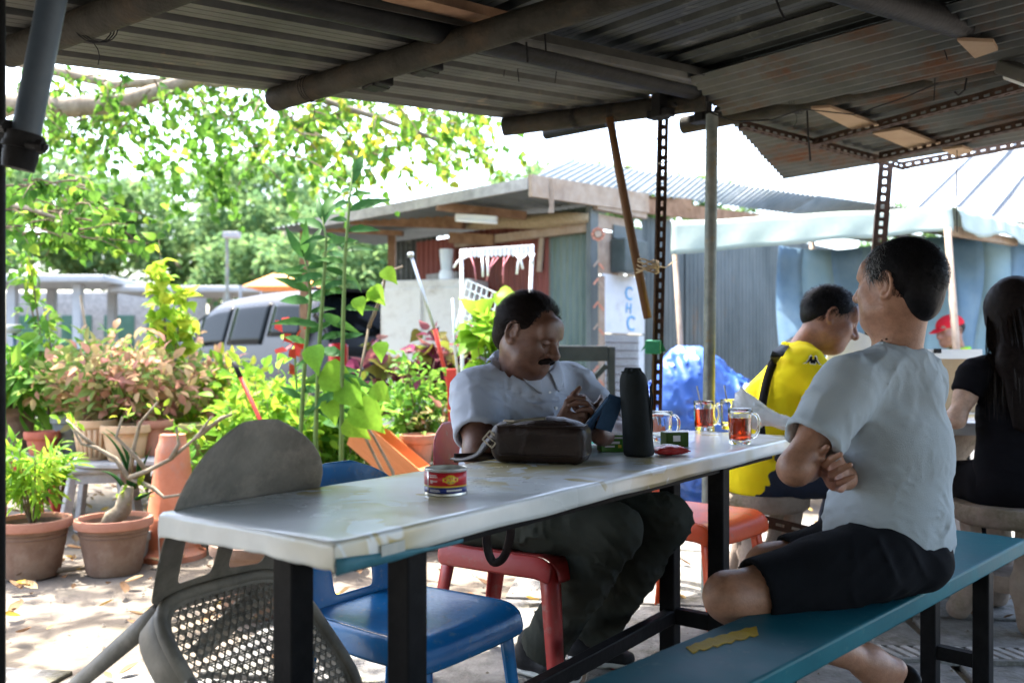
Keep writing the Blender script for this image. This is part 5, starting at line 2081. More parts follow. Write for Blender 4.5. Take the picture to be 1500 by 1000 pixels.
def folds(seed, terms, amp, crease=.6):
    """cloth folds: terms = list of (direction across the folds, spacing, weight); irregular, in patches"""
    r = np.random.default_rng(seed)
    T = []
    for d, wl, wgt in terms:
        K = [unit(unit(d) + .42 * r.normal(size=3)) * 2 * math.pi / (wl * r.uniform(.75, 1.9)) for _ in range(4)]
        T.append((np.array(K).T, r.uniform(0, 6.28, 4), wgt, np.array([unit(r.normal(size=3)) * 2 * math.pi / (wl * 3.2) for _ in range(2)]).T, r.uniform(0, 6.28, 2)))

    def f(p):
        a = 0
        for K, ph, wgt, KM, pm in T:
            n = np.sin(p @ K + ph).sum(1) / 2.2
            m = np.clip(.35 + .6 * np.sin(p @ KM + pm).sum(1), 0, 1.3)
            a = a + wgt * m * (crease * (.3 - np.exp(-(n / .30) ** 2)) + (1 - crease) * .7 * n)
        return a * amp
    return f


def hit(prims, px, py, lift=0.0, d0=1.2):
    """first point of a solid along the ray through a photo pixel"""
    r = np.array([(px - 750.0) / F, 1.0, (HZ - py) / F])
    r /= np.linalg.norm(r)
    t = d0
    o = np.array([0, 0, CAMZ])
    for _ in range(160):
        e = sdf_eval(prims, (o + r * t)[None], None)[0]
        if e < .0008:
            break
        t += max(.0006, e * .6)
        if t > 12:
            break
    return o + r * (t - lift)

# ================================================================ furniture
mat('steel_black', (0.006, 0.006, 0.007), (0.012, 0.012, 0.013), scale=20, rough=0.5, bump=0.1, spec=.12)
mat('teal_paint', (0.007, 0.095, 0.125), (0.014, 0.13, 0.16), scale=6, rough=0.42, rough2=0.52, bump=0.06, bscale=25, spec=.12,
    dirt=(0.05, 0.15, 0.165), dscale=30, dlo=.60, dhi=.68)
mat('tape_teal', (0.05, 0.17, 0.22), (0.08, 0.22, 0.27), scale=14, rough=0.45, bump=0.2, bscale=30)
mat('tape_yellow', (0.42, 0.26, 0.004), (0.52, 0.34, 0.008), scale=18, rough=0.5, bump=0.3, bscale=40, spec=.1)
mat('tape_clear', (0.42, 0.46, 0.44), (0.50, 0.52, 0.48), scale=30, rough=0.25)
mat('blue_plastic', (0.009, 0.13, 0.35), (0.014, 0.18, 0.45), scale=3, rough=0.26, bump=0.08, bscale=60, dirt=(0.10, 0.19, 0.28), dscale=26, dlo=.57, dhi=.70)
mat('maroon_plastic', (0.26, 0.018, 0.016), (0.34, 0.028, 0.024), scale=4, rough=0.42, bump=0.08, dirt=(0.22, 0.09, 0.08), dscale=24, dlo=.56, dhi=.70)
mat('orange_plastic', (0.55, 0.06, 0.012), (0.64, 0.085, 0.02), scale=4, rough=0.40, bump=0.08, dirt=(0.34, 0.10, 0.06), dscale=22, dlo=.56, dhi=.7)
mat('grey_plastic', (0.15, 0.137, 0.115), (0.25, 0.23, 0.195), scale=6, rough=0.55, bump=0.15, bscale=60, dirt=(0.36, 0.32, 0.265), dscale=7, dlo=.46, dhi=.72, spec=.3)
mat('stool_stone', (0.20, 0.155, 0.125), (0.31, 0.25, 0.205), scale=7, rough=0.85, bump=0.45, bscale=60, dirt=(0.10, 0.095, 0.05), dscale=4)
mat('chair_black', (0.018, 0.022, 0.023), (0.03, 0.035, 0.036), scale=9, rough=0.5)
mat('cardboard', (0.40, 0.29, 0.17), (0.47, 0.35, 0.22), scale=5, rough=0.75, bump=.1)

# marbled plastic cover
m = mat('marble_cover', (0.80, 0.83, 0.82), (0.60, 0.645, 0.64), scale=2.6, rough=0.20, rough2=0.32, bump=0.10, bscale=14, lo=.42, hi=.72, spec=.7)
nt = m.node_tree
bs = nt.nodes['Principled BSDF']
src = bs.inputs['Base Color'].links[0].from_socket
tc = nd(nt, 'ShaderNodeTexCoord')
n1 = nd(nt, 'ShaderNodeTexNoise')
n1.inputs['Scale'].default_value, n1.inputs['Detail'].default_value, n1.inputs['Distortion'].default_value = 4.2, 3.0, 1.6
nt.links.new(tc.outputs['Object'], n1.inputs['Vector'])
rp = nd(nt, 'ShaderNodeValToRGB')
for e, (p_, c_) in zip([rp.color_ramp.elements[0], rp.color_ramp.elements[1], rp.color_ramp.elements.new(.5)], ((.482, 0), (.518, 0), (.5, 1))):
    e.position, e.color = p_, (c_, c_, c_, 1)
nt.links.new(n1.outputs['Fac'], rp.inputs['Fac'])
n2 = nd(nt, 'ShaderNodeTexNoise')
n2.inputs['Scale'].default_value = 3.0
nt.links.new(tc.outputs['Object'], n2.inputs['Vector'])
mr = nd(nt, 'ShaderNodeMapRange')
mr.inputs['From Min'].default_value, mr.inputs['From Max'].default_value = .45, .62
nt.links.new(n2.outputs['Fac'], mr.inputs['Value'])
mu = nd(nt, 'ShaderNodeMath', operation='MULTIPLY')
nt.links.new(rp.outputs['Color'], mu.inputs[0])
nt.links.new(mr.outputs['Result'], mu.inputs[1])
mx = nd(nt, 'ShaderNodeMix', data_type='RGBA')
nt.links.new(mu.outputs[0], mx.inputs['Factor'])
nt.links.new(src, mx.inputs['A'])
mx.inputs['B'].default_value = (.50, .40, .14, 1)
nt.links.new(mx.outputs['Result'], bs.inputs['Base Color'])

TA = np.array([-0.272, 1.361, 0])
UU = unit((0.586, 0.81, 0))
NV = unit((-0.81, 0.586, 0))
TW, TL, TZ = 0.452, 2.195, 0.73


def TP(t, s_, z=TZ):
    return TA + UU * t + NV * s_ + np.array([0, 0, z])


tbl = thing('long_table', 'long narrow table with black steel legs under a marbled cover', 'table', tuple(TP(TL / 2, TW / 2, 0)))
g = G()
a, b = TP(0.006, TW / 2, TZ - .02), TP(TL - .006, TW / 2, TZ - .02)
g.beam(a, b, TW - .012, .036)
build('tabletop', g, 'teal_paint', tbl, bevel=.004)
for t_, pair in (.245, (.075, .24)), (1.66, (.075, .24)):
    for s_ in pair:
        t_ = t_ - (.122 if s_ > .2 and t_ < 1 else 0)
        g = G()
        g.beam(TP(t_, s_, -.005), TP(t_, s_, TZ - .038), .052, .052, up=UU)
        build('leg', g, 'steel_black', tbl, bevel=.004)
    g = G()
    g.beam(TP(.22 if t_ < 1 else t_, .101, .19), TP(t_, .214, .19), .035, .05)
    build('stretcher', g, 'steel_black', tbl, bevel=.004)
g = G()
g.beam(TP(.277, .23, .19), TP(1.634, .23, .19), .035, .045)
build('stretcher', g, 'steel_black', tbl, bevel=.004)
g = G()
for s_ in (.075, .385):
    g.beam(TP(.1, s_, TZ - .055), TP(TL - .1, s_, TZ - .055), .03, .03)
build('frame', g, 'steel_black', tbl)

# cover: top sheet wrapped over the edges
cl = thing('table_cover', 'pale marbled plastic cover with yellow veins taped over the long table', 'tablecloth', tuple(TP(TL / 2, TW / 2, 0)))
cs, ct = 31, 120


def cov(t_, s_):
    """point of the cover at sheet coordinates; beyond the table edge it folds down"""
    def fold(x, L, r=.005):
        if x < 0:
            y = -x
            if y < r * 1.57:
                return -r * math.sin(y / r) + 0, -r * (1 - math.cos(y / r))
            return -r, -r - (y - r * 1.57)
        if x > L:
            y = x - L
            if y < r * 1.57:
                return L + r * math.sin(y / r), -r * (1 - math.cos(y / r))
            return L + r, -r - (y - r * 1.57)
        return x, 0.0
    tt, dz1 = fold(t_, TL)
    ss, dz2 = fold(s_, TW)
    dz = dz1 + dz2
    p = TP(tt, ss, TZ + .003 + dz)
    w = .0004 * math.sin(31 * t_ + 7 * s_) * math.sin(23 * s_ + 3 * t_)
    p = p + np.array([0, 0, w])
    if dz < -.008:
        out = np.zeros(3)
        k = min(1, -dz / .03)
        if t_ < 0:
            out = out - UU * (.002 * k * (1 + math.sin(s_ * 23) * .8 + .5 * math.sin(s_ * 71)))
        if s_ < 0:
            out = out - NV * (.0008 * k * (1 + math.sin(t_ * 25)))
        if s_ > TW:
            out = out + NV * (.004 * k * (1 + math.sin(t_ * 29)))
        p = p + out
    return p


def edge_end(s_):
    return -.043 - .0015 * math.sin(s_ * 19 + 1) - .0015 * math.sin(s_ * 87) * math.sin(s_ * 31) - .004 * max(0, (s_ - .32) / .13)


srow = np.concatenate([[-.046, -.036, -.026, -.016, -.010, -.005], np.linspace(0, TW, 30), TW + np.array([.005, .010, .016, .026, .038, .05])])
trow = np.concatenate([np.linspace(-1, 0, 9)[:-1], np.linspace(0, TL, 100), TL + np.array([.005, .010, .016, .03, .05])])
rows = []
for t_ in trow:
    row = []
    for s_ in srow:
        q = t_
        if t_ < 0:
            q = -edge_end(min(max(s_, 0), TW)) * t_
        ss = s_
        if s_ < 0:
            ss = s_ * (.97 + .03 * math.sin(t_ * 13)) * (1 if t_ > -.02 else .6)
        row.append(cov(q, ss))
    rows.append(row)
g = G()
g.grid(rows)
build('cover_sheet', g, 'marble_cover', cl, smooth=True)
# tape along the near corner
g = G()
rr = []
for t_ in np.linspace(-.006, .30, 14):
    w = .006 + .020 * max(0, 1 - t_ / .22)
    rr.append([TP(t_, -.0095 - .0006 * math.sin(t_ * 60), TZ - .046 + .001 * math.sin(t_ * 40)), TP(t_, -.0100, TZ - .046 + w * .55), TP(t_, -.0095, TZ - .046 + w)])
g.grid(rr)
build('blue_tape', g, 'tape_teal', cl, smooth=True)
g = G()
rr = [[TP(t_, -.0115, TZ - .034), TP(t_, -.0110, TZ - .016)] for t_ in np.linspace(.09, .145, 5)]
g.grid(rr)
build('clear_tape', g, 'tape_clear', cl)

# bench
BA, BU = np.array([0.26, 1.692, 0]), unit((0.70, 0.715, 0))
BN = np.array([BU[1], -BU[0], 0])
bch = thing('bench', 'glossy teal plank bench with black steel legs beside the long table', 'bench', tuple(BA + BU * .8 + BN * .1))
BWd, B0, B1_, BZ = .215, -.42, 1.70, .45
g = G()
g.beam(BA + BU * B0 + BN * BWd / 2 + np.array([0, 0, BZ - .022]), BA + BU * B1_ + BN * BWd / 2 + np.array([0, 0, BZ - .022]), BWd, .044)
build('seat', g, 'teal_paint', bch, bevel=.006)
for t_ in (.18, 1.38):
    for s_ in (.035, .18):
        g = G()
        g.beam(BA + BU * t_ + BN * s_ + np.array([0, 0, -.003]), BA + BU * t_ + BN * s_ + np.array([0, 0, BZ - .044]), .045, .045, up=BU)
        build('leg', g, 'steel_black', bch, bevel=.004)
    g = G()
    g.beam(BA + BU * t_ + BN * .058 + np.array([0, 0, .14]), BA + BU * t_ + BN * .157 + np.array([0, 0, .14]), .03, .04)
    build('stretcher', g, 'steel_black', bch)
g = G()
g.beam(BA + BU * .2 + BN * .107 + np.array([0, 0, BZ - .07]), BA + BU * 1.36 + BN * .107 + np.array([0, 0, BZ - .07]), .04, .045)
build('stretcher', g, 'steel_black', bch)
tp = thing('yellow_tape', 'torn strip of yellow tape stuck on the teal bench', 'tape', tuple(PG(1060, 940, BZ)))
g = G()
up_, lo_ = [], []
for i in range(16):
    u = i / 15
    x, y = 1005 + 100 * u, 950 - 27 * u
    jag = 2.0 * math.sin(i * 2.3)
    up_.append(PG(x + (3 * (i % 2) if i in (0, 15) else 0), y - 3 - 3.4 * min(1, u * 3) + jag * .5, BZ + .0016))
    lo_.append(PG(x + 6 + (4 * ((i + 1) % 2) if i in (0, 15) else 0), y + 6 + jag, BZ + .0016))
g.grid([up_, lo_])
build('strip', g, 'tape_yellow', tp)

# moulded plastic chairs, local frame: x across, y towards the front, z up
VV = math.atan2(-0.81, -0.586)


def seat_pt(u, v, w=.205, d0=-.19, d1=.215, zs=.43):
    """u across -1..1, v back->front 0..1"""
    y = d0 + (d1 - d0) * min(v, 1)
    hw = w * (.90 + .10 * min(1, v * 1.5))
    x = u * hw
    z = zs - .014 * (1 - u * u) * math.sin(min(1, v) * math.pi) + .006 * abs(u) ** 3
    if v > .9:
        z -= .02 * ((v - .9) / .1) ** 2
    return (x, y, z)


def plastic_chair(name, label, M, loc, rot, woven=False, sc=1.0):
    t = thing(name, label, 'chair', loc, rot=rot, sc=sc)
    g = G()
    us = np.linspace(-1, 1, 13)
    rows = []
    ext = []
    if not woven:
        for v in np.linspace(0, 1, 13):
            rows.append([seat_pt(u, v) for u in us])
        x0 = rows[-1]
        rows.append([(p[0], p[1] + .012, p[2] - .018) for p in x0])
        rows.append([(p[0], p[1] + .016, p[2] - .055) for p in x0])
        g.grid(rows)
        # side aprons
        for sg in (-1, 1):
            ed = [seat_pt(sg, v) for v in np.linspace(0, 1, 13)]
            g.grid([ed, [(p[0] + sg * .012, p[1], p[2] - .012) for p in ed], [(p[0] + sg * .018, p[1], p[2] - .065) for p in ed]])
        ed = [seat_pt(u, 0) for u in us]
        g.grid([ed, [(p[0], p[1] - .012, p[2] - .06) for p in ed]])
        build('seat', g, M, t, local=True, smooth=True, solid=.005, subsurf=1)
    else:
        # rim of the seat
        rim = []
        for a in np.linspace(0, 2 * math.pi, 61):
            c, s_ = math.cos(a), math.sin(a)
            rim.append((.195 * np.sign(c) * abs(c) ** .45, .012 + .195 * np.sign(s_) * abs(s_) ** .45, .43))
        g.tube(rim, .011, 8, caps=False)
        inner = [(p[0] * .90, .012 + (p[1] - .012) * .90, .427) for p in rim]
        outer = [(p[0] * 1.04, .012 + (p[1] - .012) * 1.04, .425) for p in rim]
        low = [(p[0] * 1.05, .012 + (p[1] - .012) * 1.05, .355) for p in rim]
        g.grid([inner, rim, outer, low])
        build('seat_rim', g, M, t, local=True, smooth=True, solid=.005)
        # woven field: paired strands with crossing diagonals
        g = G()
        W, ny = .18, 17
        ys = np.linspace(-.165, .19, ny)
        hwid = lambda y: W * (1 - abs((y - .012) / .2) ** 5.0) ** .3 if abs((y - .012) / .2) < 1 else .02
        for k, y in enumerate(ys):
            w = hwid(y)
            for o in (-.0025, .0025):
                g.tube([(-w, y + o, .427), (-w * .33, y + o, .424), (w * .33, y + o, .424), (w, y + o, .427)], .0021, 5, caps=False)
        dx = .0195
        for k in range(ny - 1):
            y0, y1 = ys[k], ys[k + 1]
            w = min(hwid(y0), hwid(y1))
            n = int(2 * w / dx)
            for i in range(n):
                xa = -w + i * dx
                g.tube([(xa, y0, .4275), (xa + dx * .9, y1, .4275)], .0021, 4, caps=False)
                g.tube([(xa + dx * .9, y0, .4255), (xa, y1, .4255)], .0021, 4, caps=False)
                if i % 2 == 0:
                    g.tube([(xa + dx * .45, y0, .4265), (xa + dx * .45, y1, .4265)], .0018, 4, caps=False)
        build('woven_seat', g, M, t, local=True)
    # backrest
    g = G()
    vs_ = np.linspace(0, 1, 15)
    us = np.linspace(-1, 1, 17)
    P3 = []
    for v in vs_:
        z = .425 + .375 * v
        hw = .195 + .012 * math.sin(v * 3)
        if v > .62:
            hw *= math.sqrt(max(.06, 1 - ((v - .62) / .385) ** 2.4))
        if v < .35:
            hw *= .93 + .07 * v / .35
        row = []
        for u in us:
            x = u * hw
            y = -.185 - (.15 if woven else .075) * v - .01 + .055 * (u * hw / .2) ** 2 * (.4 + .6 * v)
            row.append((x, y, z))
        P3.append(row)
    idx = lambda i, j: i * len(us) + j
    vsl = [p for r in P3 for p in r]
    fs = []
    for i in range(len(vs_) - 1):
        for j in range(len(us) - 1):
            vc, uc = (vs_[i] + vs_[i + 1]) / 2, (us[j] + us[j + 1]) / 2
            if woven:
                hole = (.10 < vc < .40) and (.12 < abs(uc) < .66)
            else:
                hole = (.06 < vc < .44) and abs(uc) < (.34 + .2 * (vc - .06))
            if not hole:
                fs.append((idx(i, j), idx(i, j + 1), idx(i + 1, j + 1), idx(i + 1, j)))
    g.add(vsl, fs)
    build('backrest', g, M, t, local=True, smooth=True, solid=.006, subsurf=2)
    # tapered channel legs
    for sx in (-1, 1):
        for fy, top, foot in ((1, (.175, .195), (.205, .235)), (-1, (.165, -.175), (.195, -.245))):
            g = G()
            rr = []
            for q in np.linspace(0, 1, 5):
                x = sx * (top[0] + (foot[0] - top[0]) * q)
                y = top[1] + (foot[1] - top[1]) * q
                z = .415 * (1 - q)
                w, d = .042 - .014 * q, .040 - .014 * q
                rr.append([(x - sx * w, y + fy * d * .12, z), (x - sx * w * .5, y + fy * d * .28, z), (x, y + fy * d * .2, z), (x + sx * .006, y - fy * d * .3, z), (x + sx * .004, y - fy * d, z)])
            g.grid(rr)
            build('leg', g, M, t, local=True, smooth=True, solid=.006)
    return t


plastic_chair('plastic_chair', 'glossy blue moulded plastic chair tucked under the long table', 'blue_plastic', (-.255, 2.165, 0), (0, 0, VV), sc=.93)
plastic_chair('plastic_chair', 'dull red plastic chair under the man with the moustache', 'maroon_plastic', (.03, 2.84, 0), (0, 0, VV + .12))
plastic_chair('plastic_chair', 'orange-red plastic chair at the far end of the long table', 'orange_plastic', (.66, 3.34, 0), (0, 0, VV - .1))
plastic_chair('woven_chair', 'dusty grey plastic chair with woven seat tipped against the long table', 'grey_plastic', (-.728, 1.918, .146), (math.radians(-43), 0, VV + .06), woven=True, sc=.91)

# dark wooden chair behind the seated man
dc = thing('dining_chair', 'dark grey wooden chair with crossed back slats behind the table', 'chair', (.42, 4.9, 0), rz=math.radians(12))
for sx in (-1, 1):
    g = G()
    g.beam((sx * .2, .2, 0), (sx * .2, .2, 1.07), .04, .03, up=(0, 1, 0))
    build('leg', g, 'chair_black', dc, local=True, bevel=.005)
    g = G()
    g.beam((sx * .2, -.2, 0), (sx * .2, -.2, .44), .04, .04, up=(0, 1, 0))
    build('leg', g, 'chair_black', dc, local=True, bevel=.005)
    g = G()
    g.beam((-.17 * sx, .2, .62), (.17 * sx, .2 + .004 * sx, .96), .03, .02, up=(0, 1, 0))
    build('slat', g, 'chair_black', dc, local=True)
g = G()
g.box((0, 0, .455), (.44, .44, .03))
build('seat', g, 'chair_black', dc, local=True, bevel=.008)
for z, h in ((1.03, .09), (.58, .04)):
    g = G()
    g.box((0, .2, z), (.36, .026, h))
    build('rail', g, 'chair_black', dc, local=True, bevel=.008)
mat('turquoise', (0.06, 0.45, 0.50), (0.10, 0.52, 0.56), scale=6, rough=.4)
tq = thing('turquoise_basket', 'small turquoise plastic basket on the dark wooden chair', 'basket', (.42, 4.88, .472))
g = G()
g.lathe([(.09, 0), (.12, .20), (.125, .21), (.115, .21), (.085, .01)], (0, 0, 0), 18)
build('bowl', g, 'turquoise', tq, local=True, angle=40)
g = G()
g.tube([(-.11, 0, .2), (-.08, 0, .33), (.08, 0, .34), (.11, 0, .2)], .008, 8)
build('handle', g, 'turquoise', tq, local=True, smooth=True)


def stone_stool(label, loc, r=.18, h=.44, rz=0.0):
    t = thing('stone_stool', label, 'stool', loc, rz=rz)
    g = G()
    g.lathe([(r * .9, h - .075), (r, h - .06), (r * 1.02, h - .02), (r * .97, h), (0, h + .002)], (0, 0, 0), 30)
    build('seat', g, 'stool_stone', t, local=True, angle=50)
    for q in range(4):
        a = q * math.pi / 2 + .5
        dx, dy = math.cos(a), math.sin(a)
        s_ = S()
        s_.ecap((dx * r * .72, dy * r * .72, h - .08), (dx * r * .56, dy * r * .56, .16), (.048, .036), (.042, .034), (-dy, dx, 0), .03)
        s_.ecap((dx * r * .56, dy * r * .56, .16), (dx * r * .92, dy * r * .92, .035), (.05, .038), (.055, .042), (-dy, dx, 0), .05)
        s_.half((0, 0, 0), (0, 0, -1), (dx * r, dy * r, 0), .3)
        V, Q = mesh_sdf(s_, .012)
        V[:, 2] = np.maximum(V[:, 2], -.005)
        o = np_mesh('leg', V, Q, 'stool_stone')
        fix_normals(o)
        o.parent = t
    g = G()
    g.lathe([(.02, .12), (r * .62, .13), (r * .66, .16), (r * .6, .19), (0, .20)], (0, 0, 0), 20)
    build('brace', g, 'stool_stone', t, local=True, angle=40)
    return t


stone_stool('mossy stone stool under the man in the yellow shirt', (1.10, 3.86, 0), .185, .43, .3)
stone_stool('pinkish stone stool under the woman with long hair', (1.93, 3.42, 0), .215, .45, .9)
g = G()
slotted(g, P(1080, 762, 3.5), P(1195, 790, 3.35), (0, 0, 1), .045, .06)
build('loose_angle_iron', g, 'slot_steel', None, label='loose slotted iron bar resting across the mossy stone stool', cat='iron bar')

# round table behind the bench
rt = thing('round_table', 'round stone table with marbled cover behind the grey-shirted man', 'table', (1.93, 4.15, 0))
g = G()
g.lathe([(.22, 0), (.24, .03), (.20, .12), (.13, .3), (.14, .5), (.26, .66), (.30, .70), (0, .70)], (0, 0, 0), 28)
build('pedestal', g, 'stool_stone', rt, local=True, angle=50)
g = G()
g.lathe([(0, .70), (.55, .70), (.56, .72), (.56, .745), (0, .745)], (0, 0, 0), 40)
build('tabletop', g, 'stool_stone', rt, local=True, angle=40)
rc = thing('table_cover', 'marbled plastic cover on the round table beside the woman', 'tablecloth', (1.93, 4.15, .746))
g = G()
n = 48
prof = [(0, .003), (.4, .003), (.555, .003), (.567, -.002), (.572, -.015), (.575, -.05)]
vs_, fs = [], []
for i, (r_, z) in enumerate(prof):
    for k in range(n):
        a = 2 * math.pi * k / n
        w = 1 + (.012 * math.sin(a * 9) if i >= 4 else 0)
        vs_.append((r_ * w * math.cos(a), r_ * w * math.sin(a), z))
for i in range(len(prof) - 1):
    for k in range(n):
        fs.append((i * n + k, i * n + (k + 1) % n, (i + 1) * n + (k + 1) % n, (i + 1) * n + k))
g.add(vs_, fs)
build('cover_sheet', g, 'marble_cover', rc, local=True, smooth=True)
bx = thing('cardboard_box', 'upright tan carton with a white top edge and black clip on the round table', 'box', (2.06, 4.28, .75), rz=math.radians(8))
g = G()
for (c, s_) in (((0, -.1, .145), (.30, .004, .29)), ((0, .1, .145), (.30, .004, .29)), ((-.15, 0, .145), (.004, .2, .29)), ((.15, 0, .145), (.004, .2, .29)), ((0, 0, .004), (.29, .19, .004))):
    g.box(c, s_)
build('carton', g, 'cardboard', bx, local=True)
g = G()
g.box((0, -.104, .275), (.302, .003, .045), )
build('white_edge', g, 'white_plastic', bx, local=True)
g = G()
g.box((-.08, -.108, .29), (.035, .012, .022))
build('binder_clip', g, 'black_rubber', bx, local=True, bevel=.003)
mb = thing('menu_board', 'blank white board leaning on the round table before the yellow shirt', 'board', (1.60, 4.12, .75))
g = G()
g.beam(P(1222, 604, 4.12), P(1262, 488, 4.16), .24, .006, up=(0, 1, .1))
build('board', g, 'white_plastic', mb)

# blue tarpaulin heap
hp_ = thing('tarpaulin_heap', 'crumpled blue tarpaulin heaped over a pile beside the stall stick', 'tarpaulin', (1.28, 6.05, 0))
s_ = S()
s_.ell((1.30, 6.1, .35), (.42, .34, .55), k=.1).ell((1.22, 6.0, .78), (.26, .24, .30), k=.12).ell((1.48, 6.05, .62), (.22, .22, .26), k=.1).ell((1.08, 5.95, .55), (.16, .2, .4), k=.1)
s_.disp = folds(5, [((.9, .2, .4), .23, 1), ((.7, .1, -.8), .17, .8), ((1, 0, .1), .11, .6), ((.3, .5, 1), .15, .6), ((1, .3, .2), .3, 1.2)], .055, .8)
s_.half((1.2, 6, .0), (0, 0, -1), (1.2, 6, 0), .9)
solid('sheet', s_, .016, 'tarp_blue', hp_)
dbg = thing('wooden_crate', 'low wooden trestle beside the blue tarpaulin heap', 'trestle', (1.85, 6.3, 0))
for q in range(3):
    g = G()
    g.beam((1.55, 6.2 + .12 * q, .62), (2.4, 6.0 + .12 * q, .62), .10, .03)
    build('plank', g, 'wood_pale', dbg)
for (x, y) in ((1.62, 6.22), (2.3, 6.06), (1.62, 6.42), (2.3, 6.26)):
    g = G()
    g.beam((x, y, -.02), (x, y, .605), .06, .06, up=(1, 0, 0))
    build('leg', g, 'wood_pale', dbg)

# ================================================================ things on the table
mat('tin', (0.55, 0.54, 0.50), (0.66, 0.65, 0.60), scale=12, rough=0.28, metal=0.9)
mat('label_red', (0.52, 0.02, 0.03), rough=0.3)
mat('label_blue', (0.012, 0.03, 0.20), rough=0.3)
mat('label_yellow', (0.70, 0.52, 0.04), rough=0.3)
mat('label_white', (0.70, 0.68, 0.66), rough=0.35)
TT = TZ + .004
zt = lambda px, py: PG(px, py, TT)


def arc_patch(c, r, a0, a1, z0, z1, n=20):
    g = G()
    g.grid([[(c[0] + r * math.cos(a), c[1] + r * math.sin(a), z) for a in np.linspace(a0, a1, n)] for z in (z0, z1)])
    return g


cc = zt(653, 722)
can_ = thing('tin_can', 'open red and blue tin can with a yellow emblem on the table', 'tin can', tuple(cc))
g = G()
R_, H_ = .0435, .054
g.lathe([(R_ * .9, .0), (R_ + .001, .0005), (R_ + .0012, .003), (R_, .005), (R_, H_ - .005), (R_ + .0014, H_ - .003), (R_ + .0014, H_ - .0005), (R_, H_), (R_ - .0015, H_ - .001), (R_ - .0015, .004), (0, .004)], tuple(cc), 48)
build('body', g, 'tin', can_, angle=40)
fa = math.atan2(-cc[1], -cc[0])          # towards the camera
for (nm, m_, z0, z1, a0, a1, o) in (('red_band', 'label_red', .0205, H_ - .0068, -2.9, 1.28, .0006), ('blue_band', 'label_blue', .0055, .0175, -2.9, 1.28, .0006), ('yellow_line', 'label_yellow', .0175, .0205, -2.9, 1.28, .0006),
                                 ('side_panel', 'label_white', .0055, H_ - .0068, 1.28, 1.9, .0006), ('seam', 'tin', .005, H_ - .005, -.96, -.90, .0012), ('white_strip', 'label_white', .0095, .0135, .04, .82, .0010)):
    build(nm, arc_patch(cc, R_ + o, fa + a0, fa + a1, cc[2] + z0, cc[2] + z1, 40), m_, can_, smooth=True)


def wrap_poly(poly, c, r, fa, a0, z0, name, m_, parent):
    g = G()
    v = [(c[0] + r * math.cos(fa + a0 + x / r), c[1] + r * math.sin(fa + a0 + x / r), c[2] + z0 + z) for x, z in poly]
    g.add(v, [tuple(range(len(v)))])
    return build(name, g, m_, parent)


emb = [(-.0155, -.004), (-.012, -.0045), (-.009, -.0075), (0, -.0095), (.009, -.0075), (.012, -.0045), (.0155, -.004), (.016, .004), (.012, .0045), (.009, .0075), (0, .0095), (-.009, .0075), (-.012, .0045), (-.016, .004)]
n = 14
# emblem split into slices so that it follows the curve
g = G()
xs = np.linspace(-.0158, .0158, 15)
hz = lambda x: .0042 if abs(x) > .0112 else .0095 - .0050 * (abs(x) / .0112) ** 2
g.grid([[(cc[0] + (R_ + .0011) * math.cos(fa + .22 + x / R_), cc[1] + (R_ + .0011) * math.sin(fa + .22 + x / R_), cc[2] + .0335 + s * hz(x)) for x in xs] for s in (-1, 1)])
build('emblem', g, 'label_yellow', can_, smooth=True)
for (x, z, w, h, m_) in ((-.0105, 0, .0045, .0045, 'label_red'), (.0105, 0, .0045, .0045, 'label_red'), (-.003, .004, .004, .0016, 'label_red'), (.003, .003, .0016, .006, 'label_red'), (-.001, .001, .0016, .007, 'label_red'), (-.004, -.0055, .005, .0014, 'label_blue'), (.004, -.0055, .005, .0014, 'label_blue')):
    build('emblem_mark', arc_patch(cc, R_ + .0016, fa + .22 + (x - w / 2) / R_, fa + .22 + (x + w / 2) / R_, cc[2] + .0335 + z - h / 2, cc[2] + .0335 + z + h / 2, 4), m_, can_)
for (a, z, w, h) in ((-.62, .042, .016, .0018), (-.60, .0385, .018, .0018), (-.70, .030, .006, .004), (-.52, .030, .010, .0022), (-.70, .0265, .005, .0015), (-.55, .0125, .020, .0014), (-.55, .0095, .024, .0014)):
    build('print_line', arc_patch(cc, R_ + .0013, fa + a - w / 2 / R_, fa + a + w / 2 / R_, cc[2] + z - h / 2, cc[2] + z + h / 2, 6), 'label_white', can_)

# leather bag
mat('leather', (0.012, 0.007, 0.006), (0.024, 0.014, 0.011), scale=9, rough=0.42, bump=0.2, bscale=140, spec=.3)
mat('brass', (0.45, 0.42, 0.36), rough=0.3, metal=0.9)
bc = zt(795, 676)
bag = thing('leather_bag', 'dark brown leather shoulder bag lying on the table', 'bag', tuple(bc))
bR = frame(unit((.25, 1, 0)))
bl = lambda x, y, z: bc + bR @ np.array([x, y, 0.0]) + np.array([0, 0, z * 1.12])
s_ = S()
s_.box(bl(0, .01, .044), (.122, .072, .048), .022, bR, .02)
s_.ell(bl(.0, .005, .076), (.112, .066, .030), bR, .03)
s_.ell(bl(.035, -.01, .084), (.072, .050, .026), bR, .014)
s_.box(bl(-.10, .01, .05), (.032, .060, .036), .02, bR, .03)
s_.disp = folds(9, [((1, .2, .3), .11, 1), ((.4, 1, .6), .08, .7), ((1, -.6, 1), .05, .35)], .0032, .7)
solid('body', s_, .0045, 'leather', bag)
g = G()
for z, sc in ((.085, .97), (.020, 1.0)):
    pts = [bl(.122 * sc * np.sign(math.cos(a)) * abs(math.cos(a)) ** .35, .01 + .077 * sc * np.sign(math.sin(a)) * abs(math.sin(a)) ** .35, z + (.004 if z > .05 else 0)) for a in np.linspace(math.pi, 2 * math.pi, 40)]
    g.tube(pts, .0028, 6)
build('piping', g, 'leather', bag, smooth=True)
g = G()
g.tube([bl(-.085, -.055, .094), bl(-.04, -.058, .103), bl(.02, -.055, .108)], .004, 6)
